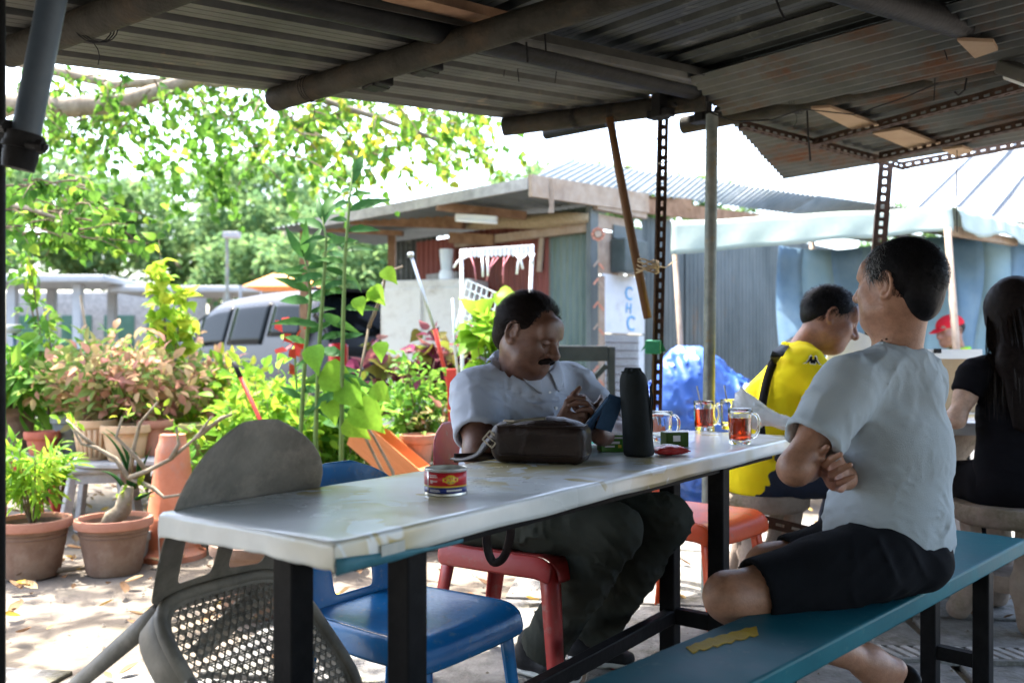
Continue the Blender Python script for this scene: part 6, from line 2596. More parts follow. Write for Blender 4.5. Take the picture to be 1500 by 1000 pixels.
build('zip', g, 'brass', bag)
g = G()
g.box(bl(-.078, -.058, .101), (.030, .008, .004), bR)
build('zip_pull', g, 'brass', bag, bevel=.0015)


def strap(pts, w, name, parent, m_='leather', th=.0035, up=(0, -1, 0.3)):
    pts = [np.array(p, float) for p in pts]
    fine = []
    for i in range(len(pts) - 1):
        p0, p1, p2, p3 = pts[max(0, i - 1)], pts[i], pts[i + 1], pts[min(len(pts) - 1, i + 2)]
        for u in np.linspace(0, 1, 6, endpoint=False):
            fine.append(.5 * (2 * p1 + (p2 - p0) * u + (2 * p0 - 5 * p1 + 4 * p2 - p3) * u * u + (3 * p1 - p0 - 3 * p2 + p3) * u ** 3))
    fine.append(pts[-1])
    rows = [[], []]
    for i, p in enumerate(fine):
        d = fine[min(i + 1, len(fine) - 1)] - fine[max(0, i - 1)]
        x = np.cross(d, up)
        x = x / (np.linalg.norm(x) + 1e-9) * w / 2
        rows[0].append(p - x)
        rows[1].append(p + x)
    g = G()
    g.grid(rows)
    return build(name, g, m_, parent, smooth=True, solid=th)


strap([bl(-.105, -.045, .07), bl(-.135, -.055, .05), bl(-.17, -.05, .018), bl(-.215, -.03, .004), bl(-.25, .0, .003)], .026, 'strap', bag, up=(0.2, -.6, 1))
strap([bl(-.25, .0, .003), TP(1.02, TW + .012, .735), TP(1.04, TW + .035, .70), P(714, 745, 2.46), P(713, 795, 2.47), P(722, 822, 2.47), P(738, 815, 2.46), P(748, 780, 2.45), P(742, 745, 2.44), TP(1.10, TW + .03, .70), TP(1.13, TW + .008, .738), bl(-.12, .075, .02)], .024, 'strap', bag, up=(.3, -1, 0))
g = G()
c = bl(-.128, -.058, .056)
Rb = frame(unit((-.6, 0, -.7)), (0, -1, .3))
for (dx, dz, sx, sz) in ((-.017, 0, .004, .030), (.017, 0, .004, .030), (0, .015, .036, .004), (0, -.015, .036, .004), (0, 0, .034, .003)):
    g.box(c + Rb @ np.array([dx, dz, .002]), (sx, sz, .004), Rb)
build('buckle', g, 'brass', bag)

# umbrella pouch
mat('pouch_black', (0.008, 0.012, 0.013), (0.016, 0.022, 0.024), scale=7, rough=0.7, bump=0.2, bscale=300, spec=.25)
uc = zt(934, 668)
um = thing('umbrella_pouch', 'folded umbrella in a black drawstring pouch standing on the table', 'umbrella', tuple(uc))
g = G()
n = 40
prof = [(.02, .0), (.037, .001), (.0415, .006), (.040, .04), (.0385, .12), (.0385, .19), (.036, .222), (.030, .236), (.020, .243), (.022, .250), (.014, .252), (0, .246)]
vs_, fs = [], []
for i, (r_, z) in enumerate(prof):
    for k in range(n):
        a = 2 * math.pi * k / n
        w = 1 + .018 * math.sin(3 * a + z * 20) + .012 * math.sin(7 * a - z * 35) + (.16 * math.sin(10 * a) if i in (8, 9, 10) else 0) + (.05 * math.sin(4 * a) if i < 3 else 0)
        vs_.append((r_ * w * math.cos(a) * 1.08 - .07 * z + .004, r_ * w * math.sin(a) * .95, z))
for i in range(len(prof) - 1):
    for k in range(n):
        fs.append((i * n + k, i * n + (k + 1) % n, (i + 1) * n + (k + 1) % n, (i + 1) * n + k))
fs.append(tuple(range(n - 1, -1, -1)))
g.add(vs_, fs)
build('pouch', g, 'pouch_black', um, local=True, smooth=True, subsurf=1)
g = G()
g.tube([(.034, -.018, z) for z in np.linspace(.01, .2, 6)], [.003] * 6, 6)
g.tube([(.040 + .002 * math.sin(z * 90), -.006, z) for z in np.linspace(.004, .205, 12)], .0025, 6)
build('seam', g, 'pouch_black', um, local=True, smooth=True)
g = G()
g.tube([(-.013 + .027 * math.cos(a) - .005, .025 * math.sin(a), .2385) for a in np.linspace(0, 6.28, 20)], .0022, 6)
build('drawstring', g, 'pouch_black', um, local=True, smooth=True)
# tissue packets
mat('pack_green', (0.05, 0.17, 0.015), (0.07, 0.21, 0.02), scale=12, rough=0.35)
mat('pack_dark', (0.035, 0.075, 0.012), (0.05, 0.095, 0.02), scale=12, rough=0.45)
for (px_, py_, w, h, d, m_, lb_, rz) in ((902, 662, .088, .050, .06, 'pack_green', 'bright green tissue box with white print beside the leather bag', .12), (993, 655, .075, .046, .05, 'pack_dark', 'dark green tissue box behind the empty glass mug', .25)):
    c = zt(px_, py_)
    t = thing('tissue_box', lb_, 'tissue box', tuple(c), rz=rz)
    g = G()
    g.box((0, d / 2, h / 2), (w, d, h))
    build('box', g, m_, t, local=True, bevel=.003)
    g = G()
    g.box((0, d / 2, h + .0008), (w * .97, d * .95, .0016))
    build('top_film', g, 'label_white', t, local=True)
    if m_ == 'pack_green':
        for (x, z, sx, sz, mm) in ((-.025, .042, .026, .0065, 'label_white'), (.014, .042, .045, .0045, 'label_white'), (-.012, .028, .048, .007, 'label_white'), (-.018, .017, .030, .0055, 'label_white'), (.012, .017, .010, .009, 'label_yellow')):
            g = G()
            g.box((x, -.0004, z), (sx, .0012, sz))
            build('print_mark', g, mm, t, local=True, bevel=.0003)
        g = G()
        g.box((-.025, -.0012, .042), (.018, .001, .004))
        build('print_mark', g, 'label_red', t, local=True)
    else:
        g = G()
        g.box((-.004, -.0004, h * .6), (.024, .0012, .018))
        build('print_mark', g, 'label_white', t, local=True)
# red packet
mat('pack_red', (0.50, 0.03, 0.035), (0.60, 0.06, 0.06), scale=60, rough=0.25, bump=0.3, bscale=120)
pc = zt(980, 666)
pk = thing('tissue_packet', 'small red plastic tissue packet on the table by the umbrella', 'tissue packet', tuple(pc), rz=.25)
rows = []
for i in range(15):
    row = []
    for j in range(11):
        u, v = i / 7 - 1, j / 5 - 1
        th = .014 * max(0, (1 - abs(u) ** 2.2)) ** .6 * max(0, (1 - abs(v) ** 2.6)) ** .5
        row.append((u * .052, v * .032 * (1 + .06 * abs(u)), .013 + th + .0015 * math.sin(u * 9 + v * 7)))
    rows.append(row)
g = G()
g.grid(rows)
build('wrapper', g, 'pack_red', pk, local=True, smooth=True)
g = G()
g.grid([[(p[0], p[1], .013 - (p[2] - .013) * .85 - .0) for p in r] for r in rows])
build('wrapper', g, 'pack_red', pk, local=True, smooth=True)
g = G()
g.grid([[(p[0] * .96, p[1] * .55 + .016, p[2] + .0012) for p in r] for r in rows])
build('paper_flap', g, 'label_white', pk, local=True, smooth=True)

# glass mugs
m = mat('glass', (0.95, 0.97, 0.97), rough=0.02, trans=1.0, ior=1.45, spec=.5)
mat('tea', (0.78, 0.075, 0.012), rough=0.03, trans=1.0, ior=1.33)
MATS['tea'].node_tree.nodes['Principled BSDF'].inputs['Base Color'].default_value = (0.62, 0.05, 0.008, 1)
mat('spoon_steel', (0.30, 0.29, 0.28), rough=0.3, metal=0.9)


def mug(label, c, r=.038, h=.112, tea=True, spoon=False, ha=0.0, fill=.74):
    t = thing('glass_mug', label, 'mug', tuple(c))
    g = G()
    n = 40
    prof = [(r * .80, 0), (r * .86, .002), (r * .88, .008), (r * .90, .016), (r * .93, h * .3), (r * .97, h * .78), (r * .99, h * .84), (r, h * .995), (r * .985, h), (r * .93, h * .99), (r * .915, h * .82), (r * .86, h * .28), (r * .82, .016), (r * .6, .012), (0, .012)]
    vs_, fs = [], []
    for i, (r_, z) in enumerate(prof):
        for k in range(n):
            a = 2 * math.pi * k / n
            w = 1 + (.020 * math.cos(8 * a) if i in (3, 4, 5) else 0)
            vs_.append((r_ * w * math.cos(a), r_ * w * math.sin(a), z))
    for i in range(len(prof) - 1):
        for k in range(n):
            fs.append((i * n + k, i * n + (k + 1) % n, (i + 1) * n + (k + 1) % n, (i + 1) * n + k))
    fs.append(tuple(range(n - 1, -1, -1)))
    g.add(vs_, fs)
    gb = build('glass_body', g, 'glass', t, local=True, smooth=True)
    g = G()
    ca_, sa_ = math.cos(ha), math.sin(ha)
    hp2 = [(r * .95, h * .86), (r * 1.35, h * .86), (r * 1.66, h * .72), (r * 1.68, h * .45), (r * 1.40, h * .22), (r * .92, h * .16)]
    g.tube([(x * ca_, x * sa_, z) for x, z in hp2], [.0055] * 6, 10)
    build('handle', g, 'glass', t, local=True, smooth=True, subsurf=1)
    if tea:
        g = G()
        f = h * fill
        g.lathe([(0, .0124), (r * .60, .0124), (r * .825, .0164), (r * .862, h * .28), (r * .90, f - .001), (r * .90, f), (0, f)], (0, 0, 0), 32)
        build('tea', g, 'tea', t, local=True, angle=40)
    return t


mug('glass mug of red tea with nothing in it on the table edge', zt(1084, 650), .0385, .115, True, ha=.1)
m2 = mug('glass mug of red tea with a spoon standing in it', zt(1031, 630), .0385, .112, True, ha=.25)
m3 = mug('half-hidden glass mug with a spoon behind the tea mugs', zt(1066, 630) + np.array([.02, .05, 0]), .036, .115, False, ha=math.pi)
mug('empty fluted glass mug behind the umbrella pouch', zt(969, 646), .036, .100, False, ha=.1)
for (mm, dx, dy, lbl) in ((m2, -.012, -.01, 'thin steel spoon in the red tea'), (m3, -.005, 0, 'thin steel spoon in the half-hidden mug')):
    c = np.array(mm.location)
    sp = thing('spoon', lbl, 'spoon', tuple(c + np.array([dx, dy, .014])))
    g = G()
    g.tube([(.012, 0, .004), (.004, 0, .05), (-.012, 0, .13), (-.016, 0, .155)], [.0022, .0022, .0026, .0035], 8)
    build('handle', g, 'spoon_steel', sp, local=True, smooth=True)
    g = G()
    g.lathe([(0, 0), (.009, .003), (.011, .012), (.007, .024), (.002, .03)], (.013, 0, 0), 12, squash=.35)
    build('bowl', g, 'spoon_steel', sp, local=True, smooth=True)
# plastic bag
mat('film_white', (0.72, 0.75, 0.77), (0.82, 0.84, 0.85), scale=6, rough=0.28, bump=.35, bscale=26, translucent=.35)
pb_ = thing('plastic_bag', 'crumpled white plastic bag lying beside the tea mugs', 'plastic bag', tuple(zt(1120, 632)))
s_ = S()
c0 = zt(1112, 630)
s_.ecap(c0 + np.array([-.05, .03, .09]), c0 + np.array([.09, -.02, .028]), (.055, .045), (.038, .024), (.4, 1, 0), .03)
s_.ell(c0 + np.array([-.03, .03, .05]), (.065, .06, .048), k=.03)
s_.cap(c0 + np.array([-.045, .03, .11]), c0 + np.array([-.06, .035, .155]), .034, .008, .03)
s_.cap(c0 + np.array([.09, -.02, .028]), c0 + np.array([.145, -.035, .014]), .020, .007, .02)
s_.disp = folds(21, [((1, .2, .6), .06, 1), ((.5, 1, -.6), .045, .8), ((.2, -.5, 1), .035, .7), ((1, 0, 1), .09, .8)], .0085, .85)
s_.half(c0 + np.array([0, 0, .001]), (0, 0, -1), c0, .3, .006)
solid('film', s_, .0055, 'film_white', pb_, smooth_it=0)

# ================================================================ people
skin_mat('skin', bump=0.25)
skin_mat('skin_dark', rough=0.46, sss=0.03, bump=0.3)
mat('hair_black', (0.005, 0.005, 0.006), (0.013, 0.013, 0.015), scale=60, rough=0.45, spec=.14)
mat('hair_brown', (0.007, 0.005, 0.005), (0.014, 0.010, 0.009), scale=60, rough=0.55, spec=.08)
mat('hair_grey', (0.16, 0.165, 0.17), (0.28, 0.28, 0.28), scale=60, rough=0.5)
mat('eye_white', (0.35, 0.32, 0.28), rough=.3)
mat('eye_iris', (0.01, 0.006, 0.004), rough=.1)


def cloth(name, c1, c2, rough=.9, bump=.25, bs=420, scale=3.0):
    return mat(name, c1, c2, scale=scale, rough=rough, bump=bump, bscale=bs, spec=.1)


cloth('polo_grey', (0.37, 0.42, 0.51), (0.45, 0.50, 0.59))
cloth('trouser_dark', (0.036, 0.039, 0.032), (0.055, 0.058, 0.048))
cloth('tee_grey', (0.38, 0.44, 0.475), (0.43, 0.49, 0.525), scale=2)
cloth('short_black', (0.005, 0.006, 0.008), (0.010, 0.011, 0.014))
cloth('polo_yellow', (0.72, 0.60, 0.012), (0.78, 0.66, 0.02))
cloth('jeans_navy', (0.018, 0.024, 0.042), (0.03, 0.038, 0.06))
cloth('tee_black', (0.005, 0.005, 0.007), (0.009, 0.009, 0.012))
cloth('cap_red', (0.55, 0.015, 0.03), (0.62, 0.03, 0.045))
mat('sole_pale', (0.42, 0.43, 0.40), (0.52, 0.53, 0.50), scale=20, rough=.6)
mat('shoe_black', (0.014, 0.014, 0.015), (0.024, 0.024, 0.026), scale=20, rough=.55, bump=.2)
mat('strap_black', (0.010, 0.010, 0.012), rough=.6)
mat('collar_green', (0.25, 0.55, 0.06), rough=.8)


class Head:
    """head frame: L = the person's left, Fw = face direction, U = up; everything scaled by k"""
    def __init__(s, c, fw, up=(0, 0, 1), k=1.0):
        s.c = np.array(c, float)
        s.f = unit(fw)
        s.l = unit(np.cross(up, s.f))
        s.u = np.cross(s.f, s.l)
        s.R = np.stack([s.l, s.f, s.u], 1)
        s.k = k

    def __call__(s, x, y, z):
        return s.c + s.R @ (np.array([x, y, z]) * s.k)


def head_sdf(sd, H, jowl=0.0, ear=1.0, nose=1.0, neck=None, neck_r=.055, brow=1.0):
    k = H.k
    e = lambda c, r, kk=.02, op=1: sd.ell(H(*c), np.array(r) * k, H.R, kk * k, op)
    e((0, -.016, .030), (.076, .098, .086), .02)
    e((0, .020, -.035), (.066, .078, .080), .05)
    e((0, .058, -.072), (.042, .036, .034), .04)
    e((0, .078, -.096), (.021, .018, .016), .03)
    for sg in (-1, 1):
        sd.cap(H(sg * .056, .000, -.060), H(sg * .020, .066, -.092), .022 * k, .017 * k, .03 * k)
        e((sg * .042, .066, -.022), (.026, .020, .022), .03)
        if jowl:
            e((sg * .046, .040, -.066), (.030 + jowl * .012, .034, .034 + jowl * .01), .03)
    if jowl:
        e((0, .030, -.105), (.050 + jowl * .01, .045, .030 + jowl * .012), .035)
    sd.cap(H(-.036, .083, .024), H(.036, .083, .024), .0125 * k * brow, None, .02 * k)
    e((0, .074, .050), (.054, .022, .034), .03)
    for sg in (-1, 1):
        e((sg * .032, .100, .004), (.019, .016, .012), .014, -1)
        e((sg * .031, .0845, .003), (.0150, .0115, .0120), .004)
        sd.cap(H(sg * .046, .0865, .004), H(sg * .018, .0935, .006), .0032 * k, None, .004 * k)
    sd.chain([H(0, .094, .016), H(0, .108, -.010), H(0, .1165 * (1 + .02 * nose), -.026)], [.0085 * k, .0105 * k, .0145 * k * nose], .012 * k)
    for sg in (-1, 1):
        e((sg * .0155 * nose, .103, -.031), (.0105 * nose, .0125, .0095), .008)
        e((sg * .008, .110, -.0405), (.0048, .006, .004), .003, -1)
    sd.cap(H(0, .103, -.044), H(0, .100, -.052), .006 * k, None, .008 * k)
    sd.chain([H(-.022, .088, -.062), H(-.008, .100, -.0565), H(0, .101, -.0575), H(.008, .100, -.0565), H(.022, .088, -.062)], [.003 * k, .0056 * k, .005 * k, .0056 * k, .003 * k], .004 * k)
    sd.chain([H(-.021, .088, -.0645), H(-.008, .098, -.0695), H(.008, .098, -.0695), H(.021, .088, -.0645)], [.003 * k, .0062 * k, .0062 * k, .003 * k], .004 * k)
    for sg in (-1, 1):                                   # ears: rim, lobe, hollow
        RE = H.R @ np.array([[1, 0, 0], [0, 1, 0], [0, 0, 1.0]])
        pts = []
        for a in np.linspace(-2.4, 1.75, 9):
            pts.append(H(sg * (.082 + .010 * (1 if -1.2 > a or a > 2 else .6) + .004), -.014 - .0175 * ear * math.cos(a + .25) * -1 * -1, .002 + .031 * ear * math.sin(a + .25)))
        ring = []
        for a in np.linspace(0.5, 5.2, 9):
            y = -.010 + .018 * ear * math.cos(a)
            z = .002 + .030 * ear * math.sin(a)
            ring.append(H(sg * (.083 + .009 * max(0, -math.cos(a))), y, z))
        sd.chain(ring, [.0048 * k] * 9, .004 * k)
        sd.ell(H(sg * .079, -.008, .002), np.array([.008, .016 * ear, .026 * ear]) * k, H.R, .006 * k)
        sd.ell(H(sg * .0835, -.002, -.026 * ear), np.array([.0065, .008, .0095]) * k, H.R, .006 * k)
        sd.ell(H(sg * .090, -.004, .001), np.array([.006, .0065, .010]) * k, H.R, .004 * k, -1)
        sd.cap(H(sg * .0815, .006, -.006), H(sg * .0815, .005, .002), .0045 * k, None, .004 * k)
    if jowl > .5:                                        # folds from the nose, bags under the eyes
        for sg in (-1, 1):
            sd.chain([H(sg * .022, .103, -.026), H(sg * .034, .092, -.048), H(sg * .037, .082, -.072)], [.0026 * k, .0034 * k, .002 * k], .006 * k, -1)
            sd.chain([H(sg * .018, .0945, -.010), H(sg * .032, .0935, -.0145), H(sg * .044, .086, -.010)], [.0014 * k, .002 * k, .0012 * k], .004 * k, -1)
    if neck is not None:
        sd.cap(H(0, -.022, -.045), neck, neck_r, neck_r * 1.08, .035)


def hand_sdf(sd, wrist, fw, palm, side, curls=(.5, .5, .5, .5), spread=.10, thumb=(.5, .6), k=1.0, wr=.024):
    """fw = direction of the palm, palm = palm normal, side = +1 right hand / -1 left. curl in radians per joint"""
    f = unit(fw)
    n = unit(np.array(palm) - f * np.dot(palm, f))
    s_ = np.cross(f, n) * side                       # towards the thumb
    w = np.array(wrist, float)
    at_ = lambda a, b, c: w + (f * a + s_ * b + n * c) * k
    sd.ecap(at_(.0, 0, 0), at_(.045, 0, 0), (.023 * k, .015 * k), (.036 * k, .0135 * k), s_, .012)
    sd.ecap(at_(.045, 0, 0), at_(.082, 0, 0), (.037 * k, .0135 * k), (.037 * k, .0115 * k), s_, .010)
    sd.ell(at_(.035, .022, .010), np.array([.018, .028, .015]) * k, np.stack([s_, f, n], 1), .012)
    tips = []
    lens = ((.044, .026, .021), (.049, .030, .023), (.045, .028, .022), (.035, .021, .019))
    for i in range(4):
        b = (.0275 - .0182 * i)
        p = at_(.086 - .004 * abs(i - 1.2), b, 0)
        sp = (1.3 - i) * spread
        d = unit(f + s_ * sp)
        ax = unit(np.cross(n, d))
        c = curls[i] if hasattr(curls[i], '__len__') else (curls[i], curls[i] * 1.15, curls[i] * .8)
        ang = 0
        pts, rs = [p - d * .012 * k], [.0098 * k]
        for j in range(3):
            ang += c[j]
            dd = d * math.cos(ang) + n * math.sin(ang)
            pts.append(pts[-1] + dd * (lens[i][j] + (.012 if j == 0 else 0)) * k)
            rs.append((.0088, .0080, .0064)[j] * k * (.9 if i == 3 else 1))
        sd.chain(pts, rs, .0035)
        tips.append((pts[-1], dd))
    t0 = at_(.018, .026, .008)
    d1 = unit(f * .62 + s_ * (.75 - thumb[0] * .5) + n * (.25 + thumb[0] * .6))
    p1 = t0 + d1 * .042 * k
    d2 = unit(d1 + (f * .5 + n * .35 - s_ * .35) * thumb[1])
    p2 = p1 + d2 * .033 * k
    d3 = unit(d2 + (f * .4 + n * .25 - s_ * .35) * thumb[1])
    p3 = p2 + d3 * .024 * k
    sd.chain([t0, p1, p2, p3], [.0145 * k, .0112 * k, .0095 * k, .0075 * k], .006)
    return tips


def strands(name, H, n, region, flow, length, width, material, parent, lift=.006, segs=5, seed=1, jit=.25, grav=0.0, shell=(.079, .101, .089), cen=(0, -.016, .030)):
    """hair: thin tapered ribbons rooted on the scalp ellipsoid, following flow(x, y, z) in the head frame"""
    r = np.random.default_rng(seed)
    V, Q = [], []
    got = 0
    cen, shell = np.array(cen), np.array(shell)
    while got < n:
        d = r.normal(size=3)
        d /= np.linalg.norm(d)
        p = cen + d * shell
        if not region(*p):
            continue
        got += 1
        L = length * r.uniform(.6, 1.25)
        pts = [p.copy()]
        j = r.normal(size=3) * jit
        q = p.copy()
        for i in range(segs):
            nr = (q - cen) / shell ** 2
            nr /= np.linalg.norm(nr)
            fl = np.array(flow(*q), float) + j
            fl = fl - nr * np.dot(fl, nr)
            fl /= np.linalg.norm(fl) + 1e-9
            q = q + (fl + np.array([0, 0, -grav * i])) * L / segs
            s_ = np.linalg.norm((q - cen) / shell)
            tgt = 1 + (lift * (.3 + r.random()) + .004) / .09
            if s_ < tgt:
                q = cen + (q - cen) / s_ * tgt
            pts.append(q.copy())
        pts = np.array(pts)
        tn = np.gradient(pts, axis=0)
        nr = (pts - cen) / shell ** 2
        sd_ = np.cross(tn, nr)
        sd_ /= np.linalg.norm(sd_, axis=1, keepdims=True) + 1e-9
        ww = width * np.linspace(1, .15, segs + 1)[:, None] * r.uniform(.6, 1.3)
        b = len(V) * 1
        A, B = pts - sd_ * ww / 2, pts + sd_ * ww / 2
        base = sum(len(x) for x in V)
        V.append(A)
        V.append(B)
        m = segs + 1
        for i in range(segs):
            Q.append((base + i, base + i + 1, base + m + i + 1, base + m + i))
    V = np.concatenate(V)
    V = H.c + (V * H.k) @ H.R.T
    M = np.array(TM[root(parent).name].inverted())
    V = V @ M[:3, :3].T + M[:3, 3]
    o = np_mesh(name, V, np.array(Q), material, True)
    o.parent = parent
    return o


def eyes(H, parent, down=.35, yo=.0835):
    for sg in (-1, 1):
        s_ = G()
        c = H(sg * .031, yo, .0035)
        r_ = .0118 * H.k
        s_.lathe([(r_ * math.sin(a), -r_ * math.cos(a)) for a in np.linspace(0.01, math.pi - .01, 12)], tuple(c), 16)
        e = build('eye', s_, 'eye_white', parent, smooth=True)
        d = unit(H.f + H.u * -down)
        g = G()
        g.lathe([(.0052 * H.k * math.sin(a), .0052 * H.k * .55 * -math.cos(a)) for a in np.linspace(.01, math.pi - .01, 8)], (0, 0, 0), 14)
        Rr = frame(d)[:, [0, 2, 1]]
        g.v = [tuple(c + d * .0098 * H.k + Rr @ np.array(p)) for p in g.v]
        build('iris', g, 'eye_iris', e, smooth=True)


def shoe(parent, heel, toe, up, w=.046, m_='shoe_black', sole='sole_pale', h=.075):
    heel, toe = np.array(heel, float), np.array(toe, float)
    d = unit(toe - heel)
    up = unit(np.array(up) - d * np.dot(up, d))
    sd_ = np.cross(d, up)
    L = np.linalg.norm(toe - heel)
    a = lambda t, z: heel + d * t * L + up * z
    s_ = S()
    s_.ecap(a(.12, .045), a(.55, .042), (w * .85, .038), (w, .034), sd_, .02)
    s_.ecap(a(.55, .040), a(.88, .032), (w, .034), (w * .78, .024), sd_, .02)
    s_.cap(a(.18, .055), a(.22, h + .03), .04, .042, .03)
    s_.half(a(.5, .014), -up, a(.5, 0), .4, .004)
    u_ = solid('shoe', s_, .006, m_, parent)
    s_ = S()
    s_.ecap(a(.10, .016), a(.55, .014), (w * .92, .017), (w * 1.05, .015), sd_, .02)
    s_.ecap(a(.55, .014), a(.90, .017), (w * 1.05, .015), (w * .82, .015), sd_, .02)
    s_.half(a(.5, 0), -up, a(.5, 0), .4, .003)
    o = solid('sole', s_, .006, sole, parent)
    o.parent = u_


def lerp(a, b, t):
    return np.array(a) * (1 - t) + np.array(b) * t


SKIN_D, SKIN_T, SKIN_L = (0.14, 0.068, 0.045), (0.36, 0.185, 0.115), (0.55, 0.36, 0.27)

# ---------------------------------------------------------------- the man with the moustache
m1 = thing('person', 'heavy man with moustache in pale grey polo, looking at a phone', 'person', (-.03, 2.80, 0))
H1 = Head((.055, 2.700, 1.083), (.76, -.58, -.40), (.10, -.02, 1), .93)
RS, LS = np.array([-.108, 2.68, .905]), np.array([.185, 2.945, .92])
NB = np.array([.030, 2.79, .975])
PV = np.array([-.03, 2.88, .53])
RE, LE = np.array([-.092, 2.505, .745]), np.array([.335, 2.76, .765])
RW, LW = np.array([.130, 2.555, .808]), np.array([.258, 2.60, .785])
RH, LH_ = np.array([-.11, 2.78, .525]), np.array([.05, 2.95, .525])
RK, LK = np.array([.30, 2.60, .505]), np.array([.475, 2.755, .51])
RA, LA = np.array([.095, 2.80, .10]), np.array([.265, 2.93, .10])
SIDE = unit(LS - RS)
FWD = unit((.68, -.72, 0))
b = S()
b.ecap(PV, PV + (NB - PV) * .5 + FWD * .05, (.165, .13), (.18, .15), SIDE, .05)
b.ecap(PV + (NB - PV) * .5 + FWD * .05, NB - np.array([0, 0, .07]), (.18, .14), (.165, .10), SIDE, .06)
b.chain([RS, lerp(RS, RE, .5), RE, lerp(RE, RW, .35), RW], [.062, .052, .043, .042, .029], .03)
b.chain([LS, lerp(LS, LE, .5), LE, lerp(LE, LW, .35), LW], [.062, .052, .043, .042, .029], .03)
b.chain([RH, RK, lerp(RK, RA, .4), RA], [.085, .058, .055, .04], .03)
b.chain([LH_, LK, lerp(LK, LA, .4), LA], [.085, .058, .055, .04], .03)
head_sdf(b, H1, jowl=.9, ear=1.1, nose=1.22, neck=NB + np.array([0, .0, -.02]), neck_r=.064)
t_r = hand_sdf(b, RW, unit((.93, .05, .22)), (.1, .85, .45), 1, ((.35, .5, .4), (.45, .6, .4), (.5, .65, .4), (.6, .6, .4)), .08, (.2, .3), 1.04)
t_l = hand_sdf(b, LW, unit((-.10, -.30, .70)), (-.85, -.2, .1), -1, (.55, .6, .6, .6), .06, (.4, .4), 1.0)
pf = [spot(H1(0, .095, -.062), .026 * H1.k, (0.085, 0.034, 0.028), .4, H1.R, np.array([.024, .012, .010])),
      spot(H1(0, .085, .055), .05, (0.105, 0.052, 0.034), .9),
      spot(H1(0, .118, -.026), .018, (0.10, 0.048, 0.032), .8),
      spot(H1(.046, .07, -.02), .025, (0.10, 0.048, 0.032), .9), spot(H1(-.046, .07, -.02), .025, (0.10, 0.048, 0.032), .9)]
for sg in (-1, 1):
    for q in range(5):
        pf.append(spot(H1(sg * (.018 + .007 * q), .096 - .0022 * q * q * .5, .0265 + .003 * math.sin(q)), .0075 * H1.k, (.012, .009, .008), .7))
for sg in (-1, 1):                                       # dark lash line of the lowered lids
    for q in range(7):
        pf.append(spot(H1(sg * (.019 + .004 * q), .0965 - .0009 * (q - 2.5) ** 2 * .5, -.0045 + .0004 * (q - 3) ** 2), .0042, (.010, .007, .006), .6))
solid('body', b, .0032, 'skin_dark', m1, pf, SKIN_D)
eyes(H1, m1, .8, .0795)
# hair combed back from a receding forehead, thin at the back
hr = S()
hr.ell(H1(0, -.024, .036), np.array([.085, .104, .092]) * H1.k, H1.R, .01)
hr.ell(H1(0, -.072, -.022), np.array([.072, .060, .072]) * H1.k, H1.R, .03)
hr.ell(H1(0, .085, .020), np.array([.085, .072, .105]) * H1.k, H1.R, .012, -1)
hr.ell(H1(.10, .015, -.045), np.array([.045, .062, .058]) * H1.k, H1.R, .012, -1)
hr.ell(H1(-.10, .015, -.045), np.array([.045, .062, .058]) * H1.k, H1.R, .012, -1)
hr.disp = folds(3, [((1, 0, .2), .012, 1), ((0, .2, 1), .016, .6)], .0018, .7)
hair1 = solid('hair', hr, .0038, 'hair_brown', m1)
reg = lambda x, y, z: (z > .0 or y < -.03) and y < .052 - .20 * max(0, .09 - z) and not (y > -.015 and z < .035)
o = strands('hair_strands', H1, 2600, reg, lambda x, y, z: (x * 1.5, -1, -.15 - max(0, -y) * 9), .095, .0019, 'hair_brown', m1, .016, 7, 3, .30)
o.parent = hair1
ms = S()
for sg in (-1, 1):
    ms.chain([H1(sg * .001, .107, -.0470), H1(sg * .014, .1055, -.0500), H1(sg * .026, .096, -.0590), H1(sg * .033, .088, -.068)], [.0075, .0098, .0075, .004], .005)
ms.disp = folds(8, [((0, .3, 1), .006, 1), ((1, 0, .3), .007, 1)], .0012, .5)
solid('moustache', ms, .0025, 'hair_brown', m1, smooth_it=0)
# polo shirt
sh = S()
sh.cap(RS + np.array([0, 0, .0]), NB + np.array([-.04, -.04, -.035]), .068, .062, .05)
sh.cap(LS + np.array([0, 0, .0]), NB + np.array([.04, .04, -.035]), .068, .062, .05)
for A, B in ((RS, RE), (LS, LE)):
    e = lerp(A, B, .74)
    sh.cap(A, lerp(A, B, .35), .072, .072, .04)
    sh.fru(lerp(A, B, .1), e, .072, .074, .006, .03)
    sh.fru(lerp(A, B, .60), e + unit(B - A) * .02, .057, .060, .002, .006, -1)
sh.ecap(PV + np.array([0, 0, .02]), PV + (NB - PV) * .5 + FWD * .055, (.178, .15), (.196, .168), SIDE, .05)
sh.ecap(PV + (NB - PV) * .5 + FWD * .055, NB - np.array([0, 0, .075]), (.196, .155), (.172, .112), SIDE, .06)
sh.cap(H1(0, -.01, -.12), NB + np.array([0, 0, .10]), .071, .074, .012, -1)
sh.disp = folds(12, [((.3, .2, 1), .10, 1), ((.8, -.5, .8), .085, .9), ((-.4, .3, 1), .04, .6), ((1, .2, -.5), .06, .6)], .0075, .75)
shirt = solid('polo_shirt', sh, .0058, 'polo_grey', m1)
rows = [[], [], [], []]


def above(q, gap):
    for _ in range(40):
        if sdf_eval(sh.pr, q[None], None)[0] > gap:
            break
        q = q + np.array([0, 0, .003]) + unit((q - NB) * np.array([1, 1, 0])) * .001
    return q


